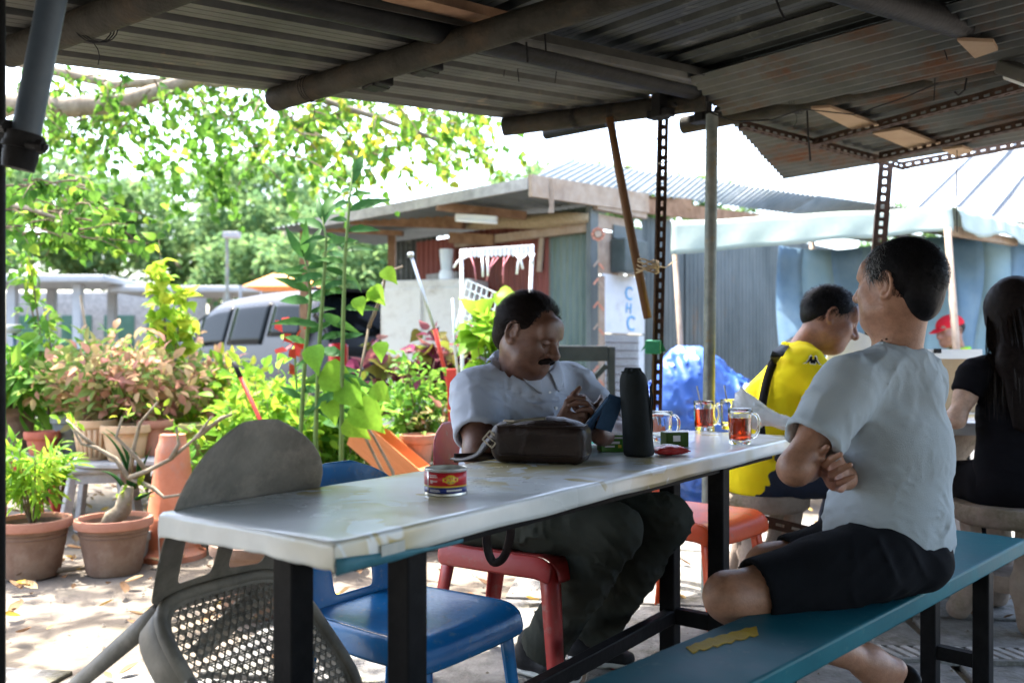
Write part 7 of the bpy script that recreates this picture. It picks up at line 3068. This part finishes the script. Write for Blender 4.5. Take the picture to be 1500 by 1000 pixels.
for a in np.linspace(.22, 2 * math.pi - .22, 49):
    d = FWD * math.cos(a) + SIDE * math.sin(a)
    fr_ = (math.cos(a) + 1) / 2
    tip = max(0, (fr_ - .80) / .2)
    t_ = NB + d * (.078 + .014 * fr_) + np.array([0, 0, .070 - .075 * fr_])
    rows[0].append(NB + d * (.076 + .012 * fr_) + np.array([0, 0, .030 - .070 * fr_]))
    rows[1].append(t_)
    rows[2].append(above(t_ + d * .012 + np.array([0, 0, -.010 - .008 * tip]), .010))
    rows[3].append(above(t_ + d * (.030 + .012 * tip) + np.array([0, 0, -.034 - .045 * tip]), .007))
g = G()
g.grid(rows)
o = build('collar', g, 'polo_grey', m1, smooth=True, solid=.004, subsurf=1)
o.parent = shirt
pl0 = NB + FWD * .088 + np.array([0, 0, -.035])
pl1 = PV + (NB - PV) * .56 + FWD * .224
for q in range(3):
    g = G()
    c = lerp(pl0, pl1, .22 + .28 * q) + FWD * .012
    g.cyl(c, c + FWD * .004, .0055, n=10)
    o = build('button', g, 'white_plastic', m1)
    o.parent = shirt
# trousers
tr_ = S()
tr_.ecap(PV + np.array([-.02, .02, -.03]), PV + np.array([.03, -.03, .02]), (.172, .135), (.17, .145), SIDE, .05)
for hh, kk, aa in ((RH, RK, RA), (LH_, LK, LA)):
    tr_.chain([hh, lerp(hh, kk, .5), kk], [.104, .092, .076], .04)
    tr_.chain([kk, lerp(kk, aa, .45)], [.074, .072], .04)
    tr_.fru(lerp(kk, aa, .3), lerp(kk, aa, 1.02), .076, .074, .006, .03)
tr_.disp = folds(31, [((1, .1, .6), .09, 1), ((.7, .3, -1), .075, .9), ((.2, .1, 1), .05, .7), ((1, -.5, .2), .04, .6)], .009, .8)
solid('trousers', tr_, .0075, 'trouser_dark', m1)
shoe(m1, (.015, 2.875, .0), (.215, 2.735, .0), (0, 0, 1))
shoe(m1, (.19, 2.985, .0), (.40, 2.875, .0), (0, 0, 1))
# phone in a folding case, held in both hands
ph = thing('phone', 'phone in a blue and black folding case held by the moustached man', 'phone', (.245, 2.56, .82))
mat('case_blue', (0.03, 0.07, 0.14), (0.045, 0.10, 0.19), scale=20, rough=.6, bump=.2, bscale=200)
mat('screen', (0.01, 0.01, 0.012), rough=.05)
PR_ = frame(unit((.55, -.25, .75)), unit((-.65, .35, .62)))
g = G()
g.box((.252, 2.545, .852), (.070, .125, .010), PR_)
build('case', g, 'case_blue', ph, bevel=.006)
g = G()
g.box(np.array([.252, 2.545, .852]) + PR_[:, 2] * .006, (.064, .118, .003), PR_)
build('screen', g, 'screen', ph, bevel=.002)
PR2 = frame(unit((.35, -.1, .9)), unit((.55, -.75, .2)))
g = G()
g.box((.280, 2.528, .855), (.060, .105, .004), PR2)
build('cover_flap', g, 'case_blue', ph, bevel=.004)

# ---------------------------------------------------------------- the man in the grey T-shirt
m2_ = thing('person', 'man in plain grey T-shirt and black shorts sitting arms folded on the bench', 'person', (.92, 2.2, 0))
H2 = Head((.960, 2.205, 1.190), (-.62, .78, .0), (.0, .0, 1), .92)
NB2 = np.array([.955, 2.215, 1.025])
LS2, RS2 = np.array([.795, 2.10, .945]), np.array([1.055, 2.315, .950])
PV2 = np.array([.930, 2.215, .545])
F2_ = unit((-.62, .78, 0))
SD2 = unit(LS2 - RS2)
LE2, RE2 = np.array([.640, 2.005, .765]), np.array([.905, 2.50, .735])
LW2, RW2 = np.array([.775, 2.205, .770]), np.array([.785, 2.085, .730])
LH2, RH2 = np.array([.865, 2.105, .53]), np.array([.985, 2.315, .53])
LK2, RK2 = np.array([.495, 1.995, .475]), np.array([.66, 2.27, .475])
LA2, RA2 = np.array([.865, 2.16, .275]), np.array([.76, 2.50, .09])
b = S()
mid2 = lerp(PV2, NB2, .5) - F2_ * .012
b.ecap(PV2, mid2, (.140, .095), (.132, .092), SD2, .05)
b.ecap(mid2, NB2 - np.array([0, 0, .09]), (.132, .092), (.138, .078), SD2, .06)
b.chain([LS2, lerp(LS2, LE2, .5), LE2, lerp(LE2, LW2, .3), LW2], [.048, .042, .035, .036, .025], .03)
b.chain([RS2, lerp(RS2, RE2, .5), RE2, lerp(RE2, RW2, .3), RW2], [.052, .044, .037, .038, .026], .03)
b.chain([LH2, LK2], [.080, .055], .03)
b.chain([LK2 + np.array([-.012, 0, .004]), lerp(LK2, LA2, .35) + np.array([0, 0, -.015]), LA2], [.050, .050, .032], .03)
b.chain([RH2, RK2, lerp(RK2, RA2, .35), RA2], [.085, .058, .054, .036], .03)
head_sdf(b, H2, jowl=.15, ear=1.12, nose=1.0, neck=NB2 + np.array([0, 0, -.03]), neck_r=.054)
sg_ = unit(np.cross((0, 0, 1), F2_))
for q in (-1, 1):
    b.cap(H2(q * .045, -.012, -.055), NB2 + F2_ * .03 + SD2 * q * .02, .014, .014, .02)
hand_sdf(b, RW2, unit((-.74, -.60, .16)), (.45, -.62, .45), 1, ((.35, .5, .4), (.5, .6, .5), (.6, .7, .5), (.7, .7, .5)), .14, (.1, .2), 1.0)
hand_sdf(b, LW2, unit((.55, .80, .0)), (.7, -.5, .2), -1, (.3, .3, .3, .3), .05, (.3, .3), 1.0)
# foot with the toes on the floor, heel lifted
HL, TO = np.array([.945, 2.165, .245]), np.array([.835, 2.215, .030])
b.chain([LA2, lerp(HL, TO, .25), lerp(HL, TO, .7), TO], [.036, .036, .036, .022], .03)
b.cap(LA2, HL + np.array([-.01, 0, .01]), .034, .028, .03)
b.chain([RA2, RA2 + np.array([-.06, .10, -.05]), RA2 + np.array([-.11, .19, -.065])], [.038, .034, .022], .03)
pf = [spot(H2(0, .095, -.062), .026, (0.34, 0.13, 0.10), .4, H2.R, np.array([.024, .012, .010]))]
r2 = np.random.default_rng(4)
for q in range(30):
    a, c_ = r2.uniform(.3, 1.2), r2.uniform(-.07, .03)
    pf.append(spot(H2(.066 * math.sin(a) * 1.1, .03 + .06 * math.cos(a), c_), r2.uniform(.003, .0055), (.19, .085, .055), .6))
for q in range(8):
    pf.append(spot(lerp(LS2, LE2, r2.uniform(.5, 1.0)) + rvec(1, .045)[0], r2.uniform(.003, .005), (.16, .07, .05), .6))
pf.append(spot(RW2 + np.array([-.07, -.07, .0]), .075, (0.42, 0.20, 0.145), .8))
for sg in (-1, 1):
    for q in range(5):
        pf.append(spot(H2(sg * (.018 + .007 * q), .096 - .0022 * q * q * .5, .0275), .0065, (.06, .05, .05), .7))
solid('body', b, .0034, 'skin', m2_, pf, SKIN_T)
eyes(H2, m2_, .0)
hr = S()
hr.ell(H2(0, -.020, .038), np.array([.085, .104, .094]) * H2.k, H2.R, .01)
hr.ell(H2(0, -.066, -.022), np.array([.066, .050, .075]) * H2.k, H2.R, .03)
hr.ell(H2(0, .105, .005), np.array([.095, .070, .088]), H2.R, .014, -1)
for sg in (-1, 1):
    hr.ell(H2(sg * .100, .028, -.062), np.array([.05, .050, .072]), H2.R, .010, -1)
    hr.ell(H2(sg * .088, -.006, .0), np.array([.022, .020, .030]), H2.R, .006, -1)
hr.disp = folds(4, [((1, .1, .3), .010, 1), ((.2, .3, 1), .014, .6)], .0014, .6)
hair2 = solid('hair', hr, .0036, 'hair_black', m2_)
reg2 = lambda x, y, z: (y < .058 - .25 * max(0, .085 - z)) and (z > -.095) and not (abs(x) > .05 and y > -.022 and z < .025)
o = strands('hair_strands', H2, 4200, reg2, lambda x, y, z: (x * 2.0, -.35 - (z > .1) * .6, -1.0 if z < .095 else -.2), .036, .0018, 'hair_black', m2_, .009, 4, 5, .45)
o.parent = hair2
o = strands('grey_strands', H2, 620, lambda x, y, z: reg2(x, y, z) and y > .005 and z < .105, lambda x, y, z: (x * 2.0, -.4, -1.0), .028, .0017, 'hair_grey', m2_, .009, 4, 6, .35)
o.parent = hair2
o['kind'] = 'stuff'
# T-shirt
sh = S()
bot = PV2 + np.array([0.02, 0, .005])
for A, B in ((LS2, LE2), (RS2, RE2)):
    sh.cap(A + np.array([0, 0, .006]), NB2 + (A - NB2) * .25 + np.array([0, 0, -.010]), .064, .048, .05)
    e = lerp(A, B, .70)
    sh.cap(A, lerp(A, B, .3), .064, .066, .04)
    sh.fru(lerp(A, B, .1), e, .066, .072, .005, .03)
    sh.fru(lerp(A, B, .55), e + unit(B - A) * .02, .053, .059, .002, .005, -1)
sh.ecap(bot, mid2, (.160, .128), (.152, .116), SD2, .05)
sh.ecap(mid2, NB2 - np.array([0, 0, .095]), (.152, .116), (.152, .094), SD2, .06)
sh.ecap(PV2 + np.array([0, 0, .07]), PV2 + np.array([0, 0, .03]), (.166, .138), (.160, .138), SD2, .04)
for q in (-1, 1):
    sh.cap(NB2 + SD2 * .05 * q - F2_ * .02 + np.array([0, 0, -.022]), NB2 + SD2 * .10 * q - F2_ * .02 + np.array([0, 0, -.04]), .028, .034, .05)
sh.cap(NB2 - F2_ * .045 + np.array([0, 0, -.03]), NB2 - F2_ * .055 + np.array([0, 0, -.10]), .032, .05, .05)
sh.cap(NB2 + np.array([0, 0, .0]), H2(0, -.015, -.05), .0575, .060, .006, -1)
sh.half(PV2 + np.array([0, 0, -.035]), (.10, -.05, -1), PV2, .4, .01)
fA = folds(41, [((.25, .1, 1), .060, 1), ((.5, .3, .9), .040, .7), ((.1, .2, 1), .028, .4)], .0075, .8)
fB = folds(42, [((.9, .5, .25), .10, 1), ((.8, .3, -.7), .075, .9), ((1, .4, .5), .05, .5), ((.6, .4, .9), .035, .3)], .0058, .75)


def d2(p):
    w = np.clip((.82 - p[:, 2]) / .22, 0, 1)
    return fA(p) * w * 1.15 + fB(p) * (1 - .5 * w)


sh.disp = d2
solid('t_shirt', sh, .0055, 'tee_grey', m2_)
nk = S()
ring = []
for a in np.linspace(0, 2 * math.pi, 25):
    d = F2_ * math.cos(a) + SD2 * math.sin(a)
    ring.append(NB2 + d * .0605 + np.array([0, 0, .002 - .024 * (math.cos(a) + 1) / 2]))
nk.chain(ring, [.0085] * 25, .006)
solid('neck_band', nk, .004, 'tee_grey', m2_)
# shorts
so = S()
so.ecap(PV2 + np.array([.01, -.0, -.01]), PV2 + np.array([-.02, .02, .06]), (.155, .115), (.145, .11), SD2, .05)
so.ell(PV2 + np.array([.035, -.045, -.025]), (.105, .105, .08), k=.05)
so.ell(PV2 + np.array([.06, .05, -.025]), (.105, .105, .08), k=.05)
for hh, kk, f_ in ((LH2, LK2, .86), (RH2, RK2, .86)):
    so.chain([hh, lerp(hh, kk, .4)], [.095, .090], .04)
    so.fru(lerp(hh, kk, .1), lerp(hh, kk, f_), .092, .076, .006, .03)
    so.fru(lerp(hh, kk, f_ - .2), lerp(hh, kk, f_ + .05), .062, .065, .002, .005, -1)
so.half((1, 2.1, .452), (0, 0, -1), (1.0, 2.1, .45), .22, .01)
so.disp = folds(51, [((1, .1, .5), .085, 1), ((.6, .3, -1), .07, .8)], .0055, .7)
solid('shorts', so, .006, 'short_black', m2_)
# sandals
sl = S()
d_ = unit(TO - HL)
nn = unit(np.cross(d_, np.cross((.8, .25, -.35), d_)))
if np.dot(nn, (1, 0, 0)) < 0:
    nn = -nn
sl.ecap(HL + nn * .034 - d_ * .01, lerp(HL, TO, .6) + nn * .034, (.036, .014), (.044, .013), np.cross(d_, nn), .02)
sl.ecap(lerp(HL, TO, .6) + nn * .034, TO + nn * .026 + d_ * .01, (.044, .013), (.036, .012), np.cross(d_, nn), .02)
sl.half((.85, 2.2, .003), (0, 0, -1), (.85, 2.2, 0), .2)
sandal = solid('sandal', sl, .005, 'shoe_black', m2_)
st_ = S()
for (t0, t1, rr) in ((.30, .52, .050), (.72, .80, .050)):
    c = lerp(HL, TO, (t0 + t1) / 2)
    s1 = np.cross(d_, nn)
    pts = [c + s1 * .042 * math.cos(a) - nn * (.042 * math.sin(a)) + nn * .012 + d_ * .01 * math.cos(a) for a in np.linspace(-.4, math.pi + .4, 12)]
    st_.chain(pts, [.011] * 12, .006)
c = HL + nn * .0
o = solid('sandal_strap', st_, .005, 'shoe_black', m2_)
o.parent = sandal
shoe(m2_, tuple(RA2 + np.array([.03, -.05, -.09])), tuple(RA2 + np.array([-.12, .19, -.09])), (0, 0, 1), .044, h=.02)

# ---------------------------------------------------------------- the man in the yellow polo
m3_ = thing('person', 'man in bright yellow polo bent over the round table, black strap across', 'person', (1.10, 3.86, 0))
H3 = Head((1.362, 3.80, 1.178), (.86, -.16, -.42), (.42, 0, 1), 1.06)
NB3 = np.array([1.245, 3.815, 1.045])
RS3, LS3 = np.array([1.195, 3.64, .985]), np.array([1.26, 4.00, .99])
PV3 = np.array([1.08, 3.86, .53])
F3_, SD3 = unit((.95, -.12, 0)), unit(LS3 - RS3)
RE3, LE3 = np.array([1.365, 3.57, .775]), np.array([1.47, 4.06, .79])
RW3, LW3 = np.array([1.575, 3.74, .79]), np.array([1.64, 3.98, .80])
RH3, LH3 = np.array([1.10, 3.76, .515]), np.array([1.10, 3.96, .515])
RK3, LK3 = np.array([1.50, 3.70, .50]), np.array([1.50, 3.95, .50])
RA3, LA3 = np.array([1.38, 3.72, .09]), np.array([1.40, 4.0, .09])
b = S()
b.ecap(PV3, NB3 - np.array([.03, 0, .10]), (.15, .12), (.155, .095), SD3, .05)
for A, B, C_ in ((RS3, RE3, RW3), (LS3, LE3, LW3)):
    b.chain([A, lerp(A, B, .5), B, lerp(B, C_, .3), C_], [.056, .049, .041, .042, .029], .03)
for A, B, C_ in ((RH3, RK3, RA3), (LH3, LK3, LA3)):
    b.chain([A, B, C_], [.09, .062, .04], .03)
head_sdf(b, H3, jowl=.45, ear=1.0, nose=1.12, neck=NB3 + np.array([-.01, 0, -.03]), neck_r=.062)
hand_sdf(b, RW3, (.8, .5, -.1), (0, .2, -1), 1, (.4, .4, .4, .4), .1)
hand_sdf(b, LW3, (.9, -.3, -.1), (0, -.2, -1), -1, (.4, .4, .4, .4), .1)
pf = [spot(H3(0, .095, -.062), .026 * H3.k, (0.30, 0.11, 0.09), .4, H3.R, np.array([.024, .012, .010]))]
for sg in (-1, 1):
    for q in range(5):
        pf.append(spot(H3(sg * (.018 + .007 * q), .096 - .0022 * q * q * .5, .0275), .0075, (.02, .015, .013), .7))
solid('body', b, .0046, 'skin', m3_, pf, (0.27, 0.125, 0.08))
eyes(H3, m3_, .6)
hr = S()
hr.ell(H3(0, -.020, .036), np.array([.0835, .104, .0915]) * H3.k, H3.R, .01)
hr.ell(H3(0, -.070, -.010), np.array([.064, .046, .058]) * H3.k, H3.R, .03)
hr.ell(H3(0, .100, .005), np.array([.095, .065, .088]) * H3.k, H3.R, .014, -1)
for sg in (-1, 1):
    hr.ell(H3(sg * .095, .025, -.062), np.array([.05, .058, .080]) * H3.k, H3.R, .010, -1)
hair3 = solid('hair', hr, .0045, 'hair_black', m3_)
o = strands('hair_strands', H3, 2600, reg2, lambda x, y, z: (x * 1.2, .5 if z > .08 else -.3, .1 if z > .09 else -1.0), .034, .0022, 'hair_black', m3_, .010, 4, 7, .40)
o.parent = hair3
sh = S()
for A, B in ((RS3, RE3), (LS3, LE3)):
    sh.cap(A, NB3 + (A - NB3) * .25 + np.array([0, 0, -.012]), .072, .058, .05)
    e = lerp(A, B, .74)
    sh.fru(lerp(A, B, .0), e, .076, .074, .006, .04)
    sh.fru(lerp(A, B, .60), e + unit(B - A) * .02, .062, .066, .002, .006, -1)
sh.ecap(PV3 + np.array([0, 0, -.005]), lerp(PV3, NB3, .45) + np.array([-.015, 0, 0]), (.198, .168), (.192, .155), SD3, .05)
sh.ecap(lerp(PV3, NB3, .45) + np.array([-.015, 0, 0]), NB3 - np.array([.025, 0, .10]), (.192, .155), (.178, .116), SD3, .06)
sh.cap(NB3 + np.array([.01, 0, .015]), H3(0, -.02, -.06), .070, .070, .008, -1)
sh.disp = folds(61, [((.5, .2, 1), .10, 1), ((1, .2, -.6), .11, .9), ((.8, -.4, .5), .07, .5)], .006, .65)
sh3 = sh
shirt3 = solid('polo_shirt', sh, .0075, 'polo_yellow', m3_)
nk = S()
pts = []
for a in np.linspace(.5, 2 * math.pi - .5, 17):
    d = F3_ * math.cos(a) + SD3 * math.sin(a)
    pts.append(NB3 + d * .078 + np.array([.006, 0, .020 - .050 * (math.cos(a) + 1) / 2]))
nk.chain(pts, [.013] * 17, .01)
nk.chain([p + np.array([(p[0] - NB3[0]) * .2, (p[1] - NB3[1]) * .2, -.02]) for p in pts], [.010] * 17, .01)
o = solid('collar', nk, .006, 'polo_yellow', m3_)
o.parent = shirt3
pa = S()
pa.ecap(PV3 + np.array([0, 0, -.05]), PV3 + np.array([.02, 0, .02]), (.175, .14), (.17, .14), SD3, .05)
for A, B, C_ in ((RH3, RK3, RA3), (LH3, LK3, LA3)):
    pa.chain([A, B], [.105, .080], .04)
    pa.fru(B, lerp(B, C_, .98), .078, .068, .006, .03)
    pa.ell(B, (.08, .08, .08), k=.03)
pa.disp = folds(62, [((1, .1, .5), .08, 1), ((.4, .2, 1), .1, .8)], .005, .65)
solid('jeans', pa, .009, 'jeans_navy', m3_)
shoe(m3_, (1.33, 3.73, 0), (1.57, 3.68, 0), (0, 0, 1))
shoe(m3_, (1.35, 4.01, 0), (1.59, 3.98, 0), (0, 0, 1))
# strap across the back and the waist pouch
bk_ = lambda t, s_: lerp(PV3, NB3, t) - F3_ * 0 + SD3 * s_
strap([hit(sh3.pr, x, y, .03, 3.0) for x, y in ((1168, 490), (1150, 506), (1134, 528), (1124, 555), (1117, 590), (1114, 622), (1118, 655))], .036, 'cross_strap', m3_, 'strap_black', .004, up=(-.3, -1, .2))
s_ = S()
s_.ecap(P(1165, 655, 3.60), P(1205, 640, 3.55), (.05, .03), (.05, .03), (0, 0, 1), .02)
s_.ecap(P(1165, 655, 3.60), P(1140, 672, 3.62), (.03, .022), (.02, .016), (0, 0, 1), .02)
solid('waist_pouch', s_, .008, 'strap_black', m3_)
# two small figures embroidered on the sleeve
lgo = lerp(RS3, RE3, .42)
ez = unit((-.02, -1, .12))
ex = unit(np.cross((0, 0, 1), -ez))
ex = unit((.97, -.02, -.10))
ey = np.cross(ez, ex)
if ey[2] < 0:
    ey = -ey
kap = [(-.030, -.012), (-.020, -.006), (-.014, .004), (-.012, .012), (-.008, .017), (-.003, .014), (-.004, .007), (0, .003), (.004, .007), (.003, .014), (.008, .017), (.012, .012), (.014, .004), (.020, -.006), (.030, -.012), (.018, -.010), (.011, -.003), (.008, -.012), (0, -.011), (-.008, -.012), (-.011, -.003), (-.018, -.010)]
for sc, m_, o_ in ((1.35, 'white_plastic', .010), (1.05, 'strap_black', .0125)):
    g = G()
    cpos = hit(sh3.pr, 1191, 528, o_, 3.0)
    g.add([cpos + ex * x * sc + ey * y * sc for x, y in kap], [tuple(range(len(kap)))])
    o = build('sleeve_emblem', g, m_, m3_)
    o.parent = shirt3

# ---------------------------------------------------------------- the woman with long hair
m4_ = thing('person', 'woman in black T-shirt with long dark hair, seen from behind', 'person', (1.93, 3.42, 0))
H4 = Head((1.945, 3.45, 1.200), (.14, .98, -.06), (0, .05, 1), .96)
NB4 = np.array([1.95, 3.425, 1.02])
LS4, RS4 = np.array([1.785, 3.42, .955]), np.array([2.12, 3.44, .955])
PV4 = np.array([1.95, 3.42, .55])
LE4, RE4 = np.array([1.700, 3.40, .775]), np.array([2.23, 3.52, .80])
LW4, RW4 = np.array([1.80, 3.62, .775]), np.array([2.10, 3.72, .79])
SD4 = unit(LS4 - RS4)
b = S()
b.ecap(PV4, lerp(PV4, NB4, .5), (.145, .10), (.115, .085), SD4, .05)
b.ecap(lerp(PV4, NB4, .5), NB4 - np.array([0, 0, .09]), (.115, .085), (.13, .07), SD4, .06)
for A, B, C_ in ((LS4, LE4, LW4), (RS4, RE4, RW4)):
    b.chain([A, lerp(A, B, .5), B, lerp(B, C_, .3), C_], [.044, .038, .032, .033, .023], .03)
for sx in (-1, 1):
    hp2, kn, an = PV4 + np.array([sx * .09, .02, -.03]), PV4 + np.array([sx * .10 - .04, .42, -.06]), PV4 + np.array([sx * .10, .36, -.46])
    b.chain([hp2, kn, an], [.085, .055, .036], .03)
head_sdf(b, H4, ear=.9, nose=.85, neck=NB4 + np.array([0, 0, -.02]), neck_r=.045, brow=.8)
hand_sdf(b, LW4, (.4, .9, .0), (0, 0, -1), -1, (.3, .3, .3, .3), .1, k=.9)
hand_sdf(b, RW4, (-.4, .9, .0), (0, 0, -1), 1, (.3, .3, .3, .3), .1, k=.9)
solid('body', b, .005, 'skin', m4_, [spot(H4(0, .095, -.062), .025, (.45, .16, .14), .4)], SKIN_L)
eyes(H4, m4_, .2)
sh = S()
sh.ecap(PV4 + np.array([0, -.01, -.03]), lerp(PV4, NB4, .5), (.180, .135), (.140, .105), SD4, .05)
sh.ecap(lerp(PV4, NB4, .5), NB4 - np.array([0, 0, .085]), (.140, .105), (.145, .085), SD4, .06)
for A, B in ((LS4, LE4), (RS4, RE4)):
    sh.cap(A, NB4 + (A - NB4) * .3 + np.array([0, 0, -.006]), .056, .042, .05)
    sh.fru(A, lerp(A, B, .48), .060, .058, .006, .03)
sh.cap(NB4, H4(0, -.01, -.06), .055, .055, .008, -1)
sh.disp = folds(71, [((.3, .1, 1), .09, 1), ((1, .3, .6), .1, .8)], .005, .65)
solid('t_shirt', sh, .0075, 'tee_black', m4_)
pa = S()
pa.ecap(PV4 + np.array([0, 0, -.07]), PV4 + np.array([0, .04, 0]), (.175, .12), (.15, .11), SD4, .05)
for sx in (-1, 1):
    hp2, kn, an = PV4 + np.array([sx * .09, .02, -.03]), PV4 + np.array([sx * .10 - .04, .42, -.06]), PV4 + np.array([sx * .10, .36, -.43])
    pa.chain([hp2, kn, an], [.10, .068, .05], .03)
solid('trousers', pa, .01, 'tee_black', m4_)
for sx in (-1, 1):
    an = PV4 + np.array([sx * .10, .36, -.55])
    shoe(m4_, tuple(an + np.array([0, -.05, 0])), tuple(an + np.array([0, .19, 0])), (0, 0, 1), .04)
hr = S()
hr.ell(H4(0, -.020, .034), np.array([.090, .110, .095]) * H4.k, H4.R, .01)
for sg in (-1, 1):
    hr.ell(H4(sg * .058, .012, -.045), np.array([.036, .062, .095]) * H4.k, H4.R, .05)
hr.ecap(H4(0, -.040, .0), np.array([1.955, 3.350, 1.00]), (.094, .080), (.122, .058), SD4, .06)
hr.ecap(np.array([1.955, 3.350, 1.00]), np.array([1.975, 3.300, .76]), (.122, .058), (.116, .028), SD4, .05)
hr.ell(H4(0, .135, -.03), np.array([.052, .08, .10]) * H4.k, H4.R, .014, -1)
hr.disp = folds(72, [((1, .1, .0), .022, 1), ((1, -.1, .05), .04, .7)], .003, .6)
hair4 = solid('hair', hr, .0055, 'hair_brown', m4_)
V_, Q_ = [], []
r4 = np.random.default_rng(9)
for q in range(2600):
    a = float(np.clip(r4.normal() * .55, -1.25, 1.25))
    el_ = r4.uniform(.1, 1.45)
    top = H4.c + H4.R @ ((np.array([0, -.020, .034]) + np.array([.092, .112, .097]) * np.array([math.sin(a * 1.4) * math.cos(el_), -math.cos(a * 1.4) * math.cos(el_), math.sin(el_)])) * H4.k)
    L_ = r4.uniform(.6, 1.0)
    e0 = np.array([1.975 - .125 * a + r4.normal() * .018, 3.285 + .05 * a * a + r4.normal() * .008, .74 + .05 * r4.random()])
    m0 = np.array([1.96 - .140 * a, 3.265 + .055 * a * a, 1.02]) + r4.normal(size=3) * .008
    ps = np.array([(1 - u) ** 2 * top + 2 * u * (1 - u) * m0 + u * u * e0 for u in np.linspace(0, L_, 7)])
    ww = np.array([.0030, .0004, 0]) * np.linspace(1, .3, 7)[:, None]
    bs_ = len(V_) * 14
    V_.append(np.concatenate([ps - ww / 2, ps + ww / 2]))
    Q_ += [(bs_ + i, bs_ + i + 1, bs_ + 8 + i, bs_ + 7 + i) for i in range(6)]
Vw = np.concatenate(V_) - np.array(m4_.location)
mat('hair_sheen', (0.012, 0.009, 0.008), (0.035, 0.025, 0.02), scale=90, rough=.4, spec=.2)
o = np_mesh('hair_strands', Vw, np.array(Q_), 'hair_sheen')
o.parent = hair4

# ---------------------------------------------------------------- the person with the red cap at the stall
m5_ = thing('person', 'person in red cap and yellow shirt with green collar sitting inside the stall', 'person', (3.52, 7.0, 0))
H5 = Head((3.43, 6.95, 1.21), (-.92, -.25, -.25), (0, 0, 1), 1.0)
b = S()
NB5, PV5 = np.array([3.52, 7.0, 1.05]), np.array([3.58, 7.02, .5])
b.ecap(PV5, NB5 - np.array([0, 0, .08]), (.15, .11), (.15, .085), (.2, 1, 0), .05)
head_sdf(b, H5, ear=1, neck=NB5, neck_r=.052)
for sy in (-1, 1):
    A, B, C_ = np.array([3.54, 7.0 + sy * .19, .97]), np.array([3.42, 7.0 + sy * .24, .74]), np.array([3.22, 7.0 + sy * .12, .78])
    b.chain([A, B, C_], [.05, .04, .03], .03)
    hand_sdf(b, C_, (-1, 0, 0), (0, 0, -1), sy, (.4, .4, .4, .4), .1)
    b.chain([PV5 + np.array([0, sy * .1, 0]), PV5 + np.array([-.42, sy * .12, 0]), PV5 + np.array([-.40, sy * .12, -.42])], [.085, .06, .04], .03)
solid('body', b, .007, 'skin', m5_, [], (.30, .15, .10))
sh = S()
sh.ecap(PV5 + np.array([0, 0, -.02]), NB5 - np.array([0, 0, .085]), (.18, .14), (.165, .10), (.2, 1, 0), .05)
for sy in (-1, 1):
    A, B = np.array([3.54, 7.0 + sy * .19, .97]), np.array([3.42, 7.0 + sy * .24, .74])
    sh.cap(A, NB5 + (A - NB5) * .3, .066, .05, .05)
    sh.fru(A, lerp(A, B, .7), .07, .07, .006, .03)
sh.cap(NB5, H5(0, 0, -.06), .062, .062, .008, -1)
solid('polo_shirt', sh, .011, 'polo_yellow', m5_)
nk = S()
nk.chain([NB5 + np.array([.075 * math.cos(a), .075 * math.sin(a), .012 + .012 * math.cos(a)]) for a in np.linspace(0, 6.28, 16)], [.016] * 16, .01)
solid('collar', nk, .008, 'collar_green', m5_)
hr = S()
hr.ell(H5(0, -.025, .020), (.083, .102, .085), H5.R, .01)
hr.ell(H5(0, .09, -.02), (.09, .085, .10), H5.R, .012, -1)
solid('hair', hr, .007, 'hair_black', m5_)
cp = S()
cp.ell(H5(0, -.010, .046), (.092, .112, .080), H5.R, .01)
cp.half(H5(0, 0, .035), -H5.u, H5(0, 0, 0), .3, .006)
cp.ecap(H5(0, .085, .036), H5(0, .165, .022), (.070, .007), (.045, .006), H5.l, .006)
solid('cap', cp, .006, 'cap_red', m5_)
pa = S()
for sy in (-1, 1):
    pa.chain([PV5 + np.array([0, sy * .1, -.01]), PV5 + np.array([-.42, sy * .12, 0]), PV5 + np.array([-.40, sy * .12, -.42])], [.10, .075, .06], .03)
solid('trousers', pa, .012, 'jeans_navy', m5_)
stool('dark plastic stool under the person with the red cap', (3.58, 7.02, 0), .40, 'chair_black', s=.16)
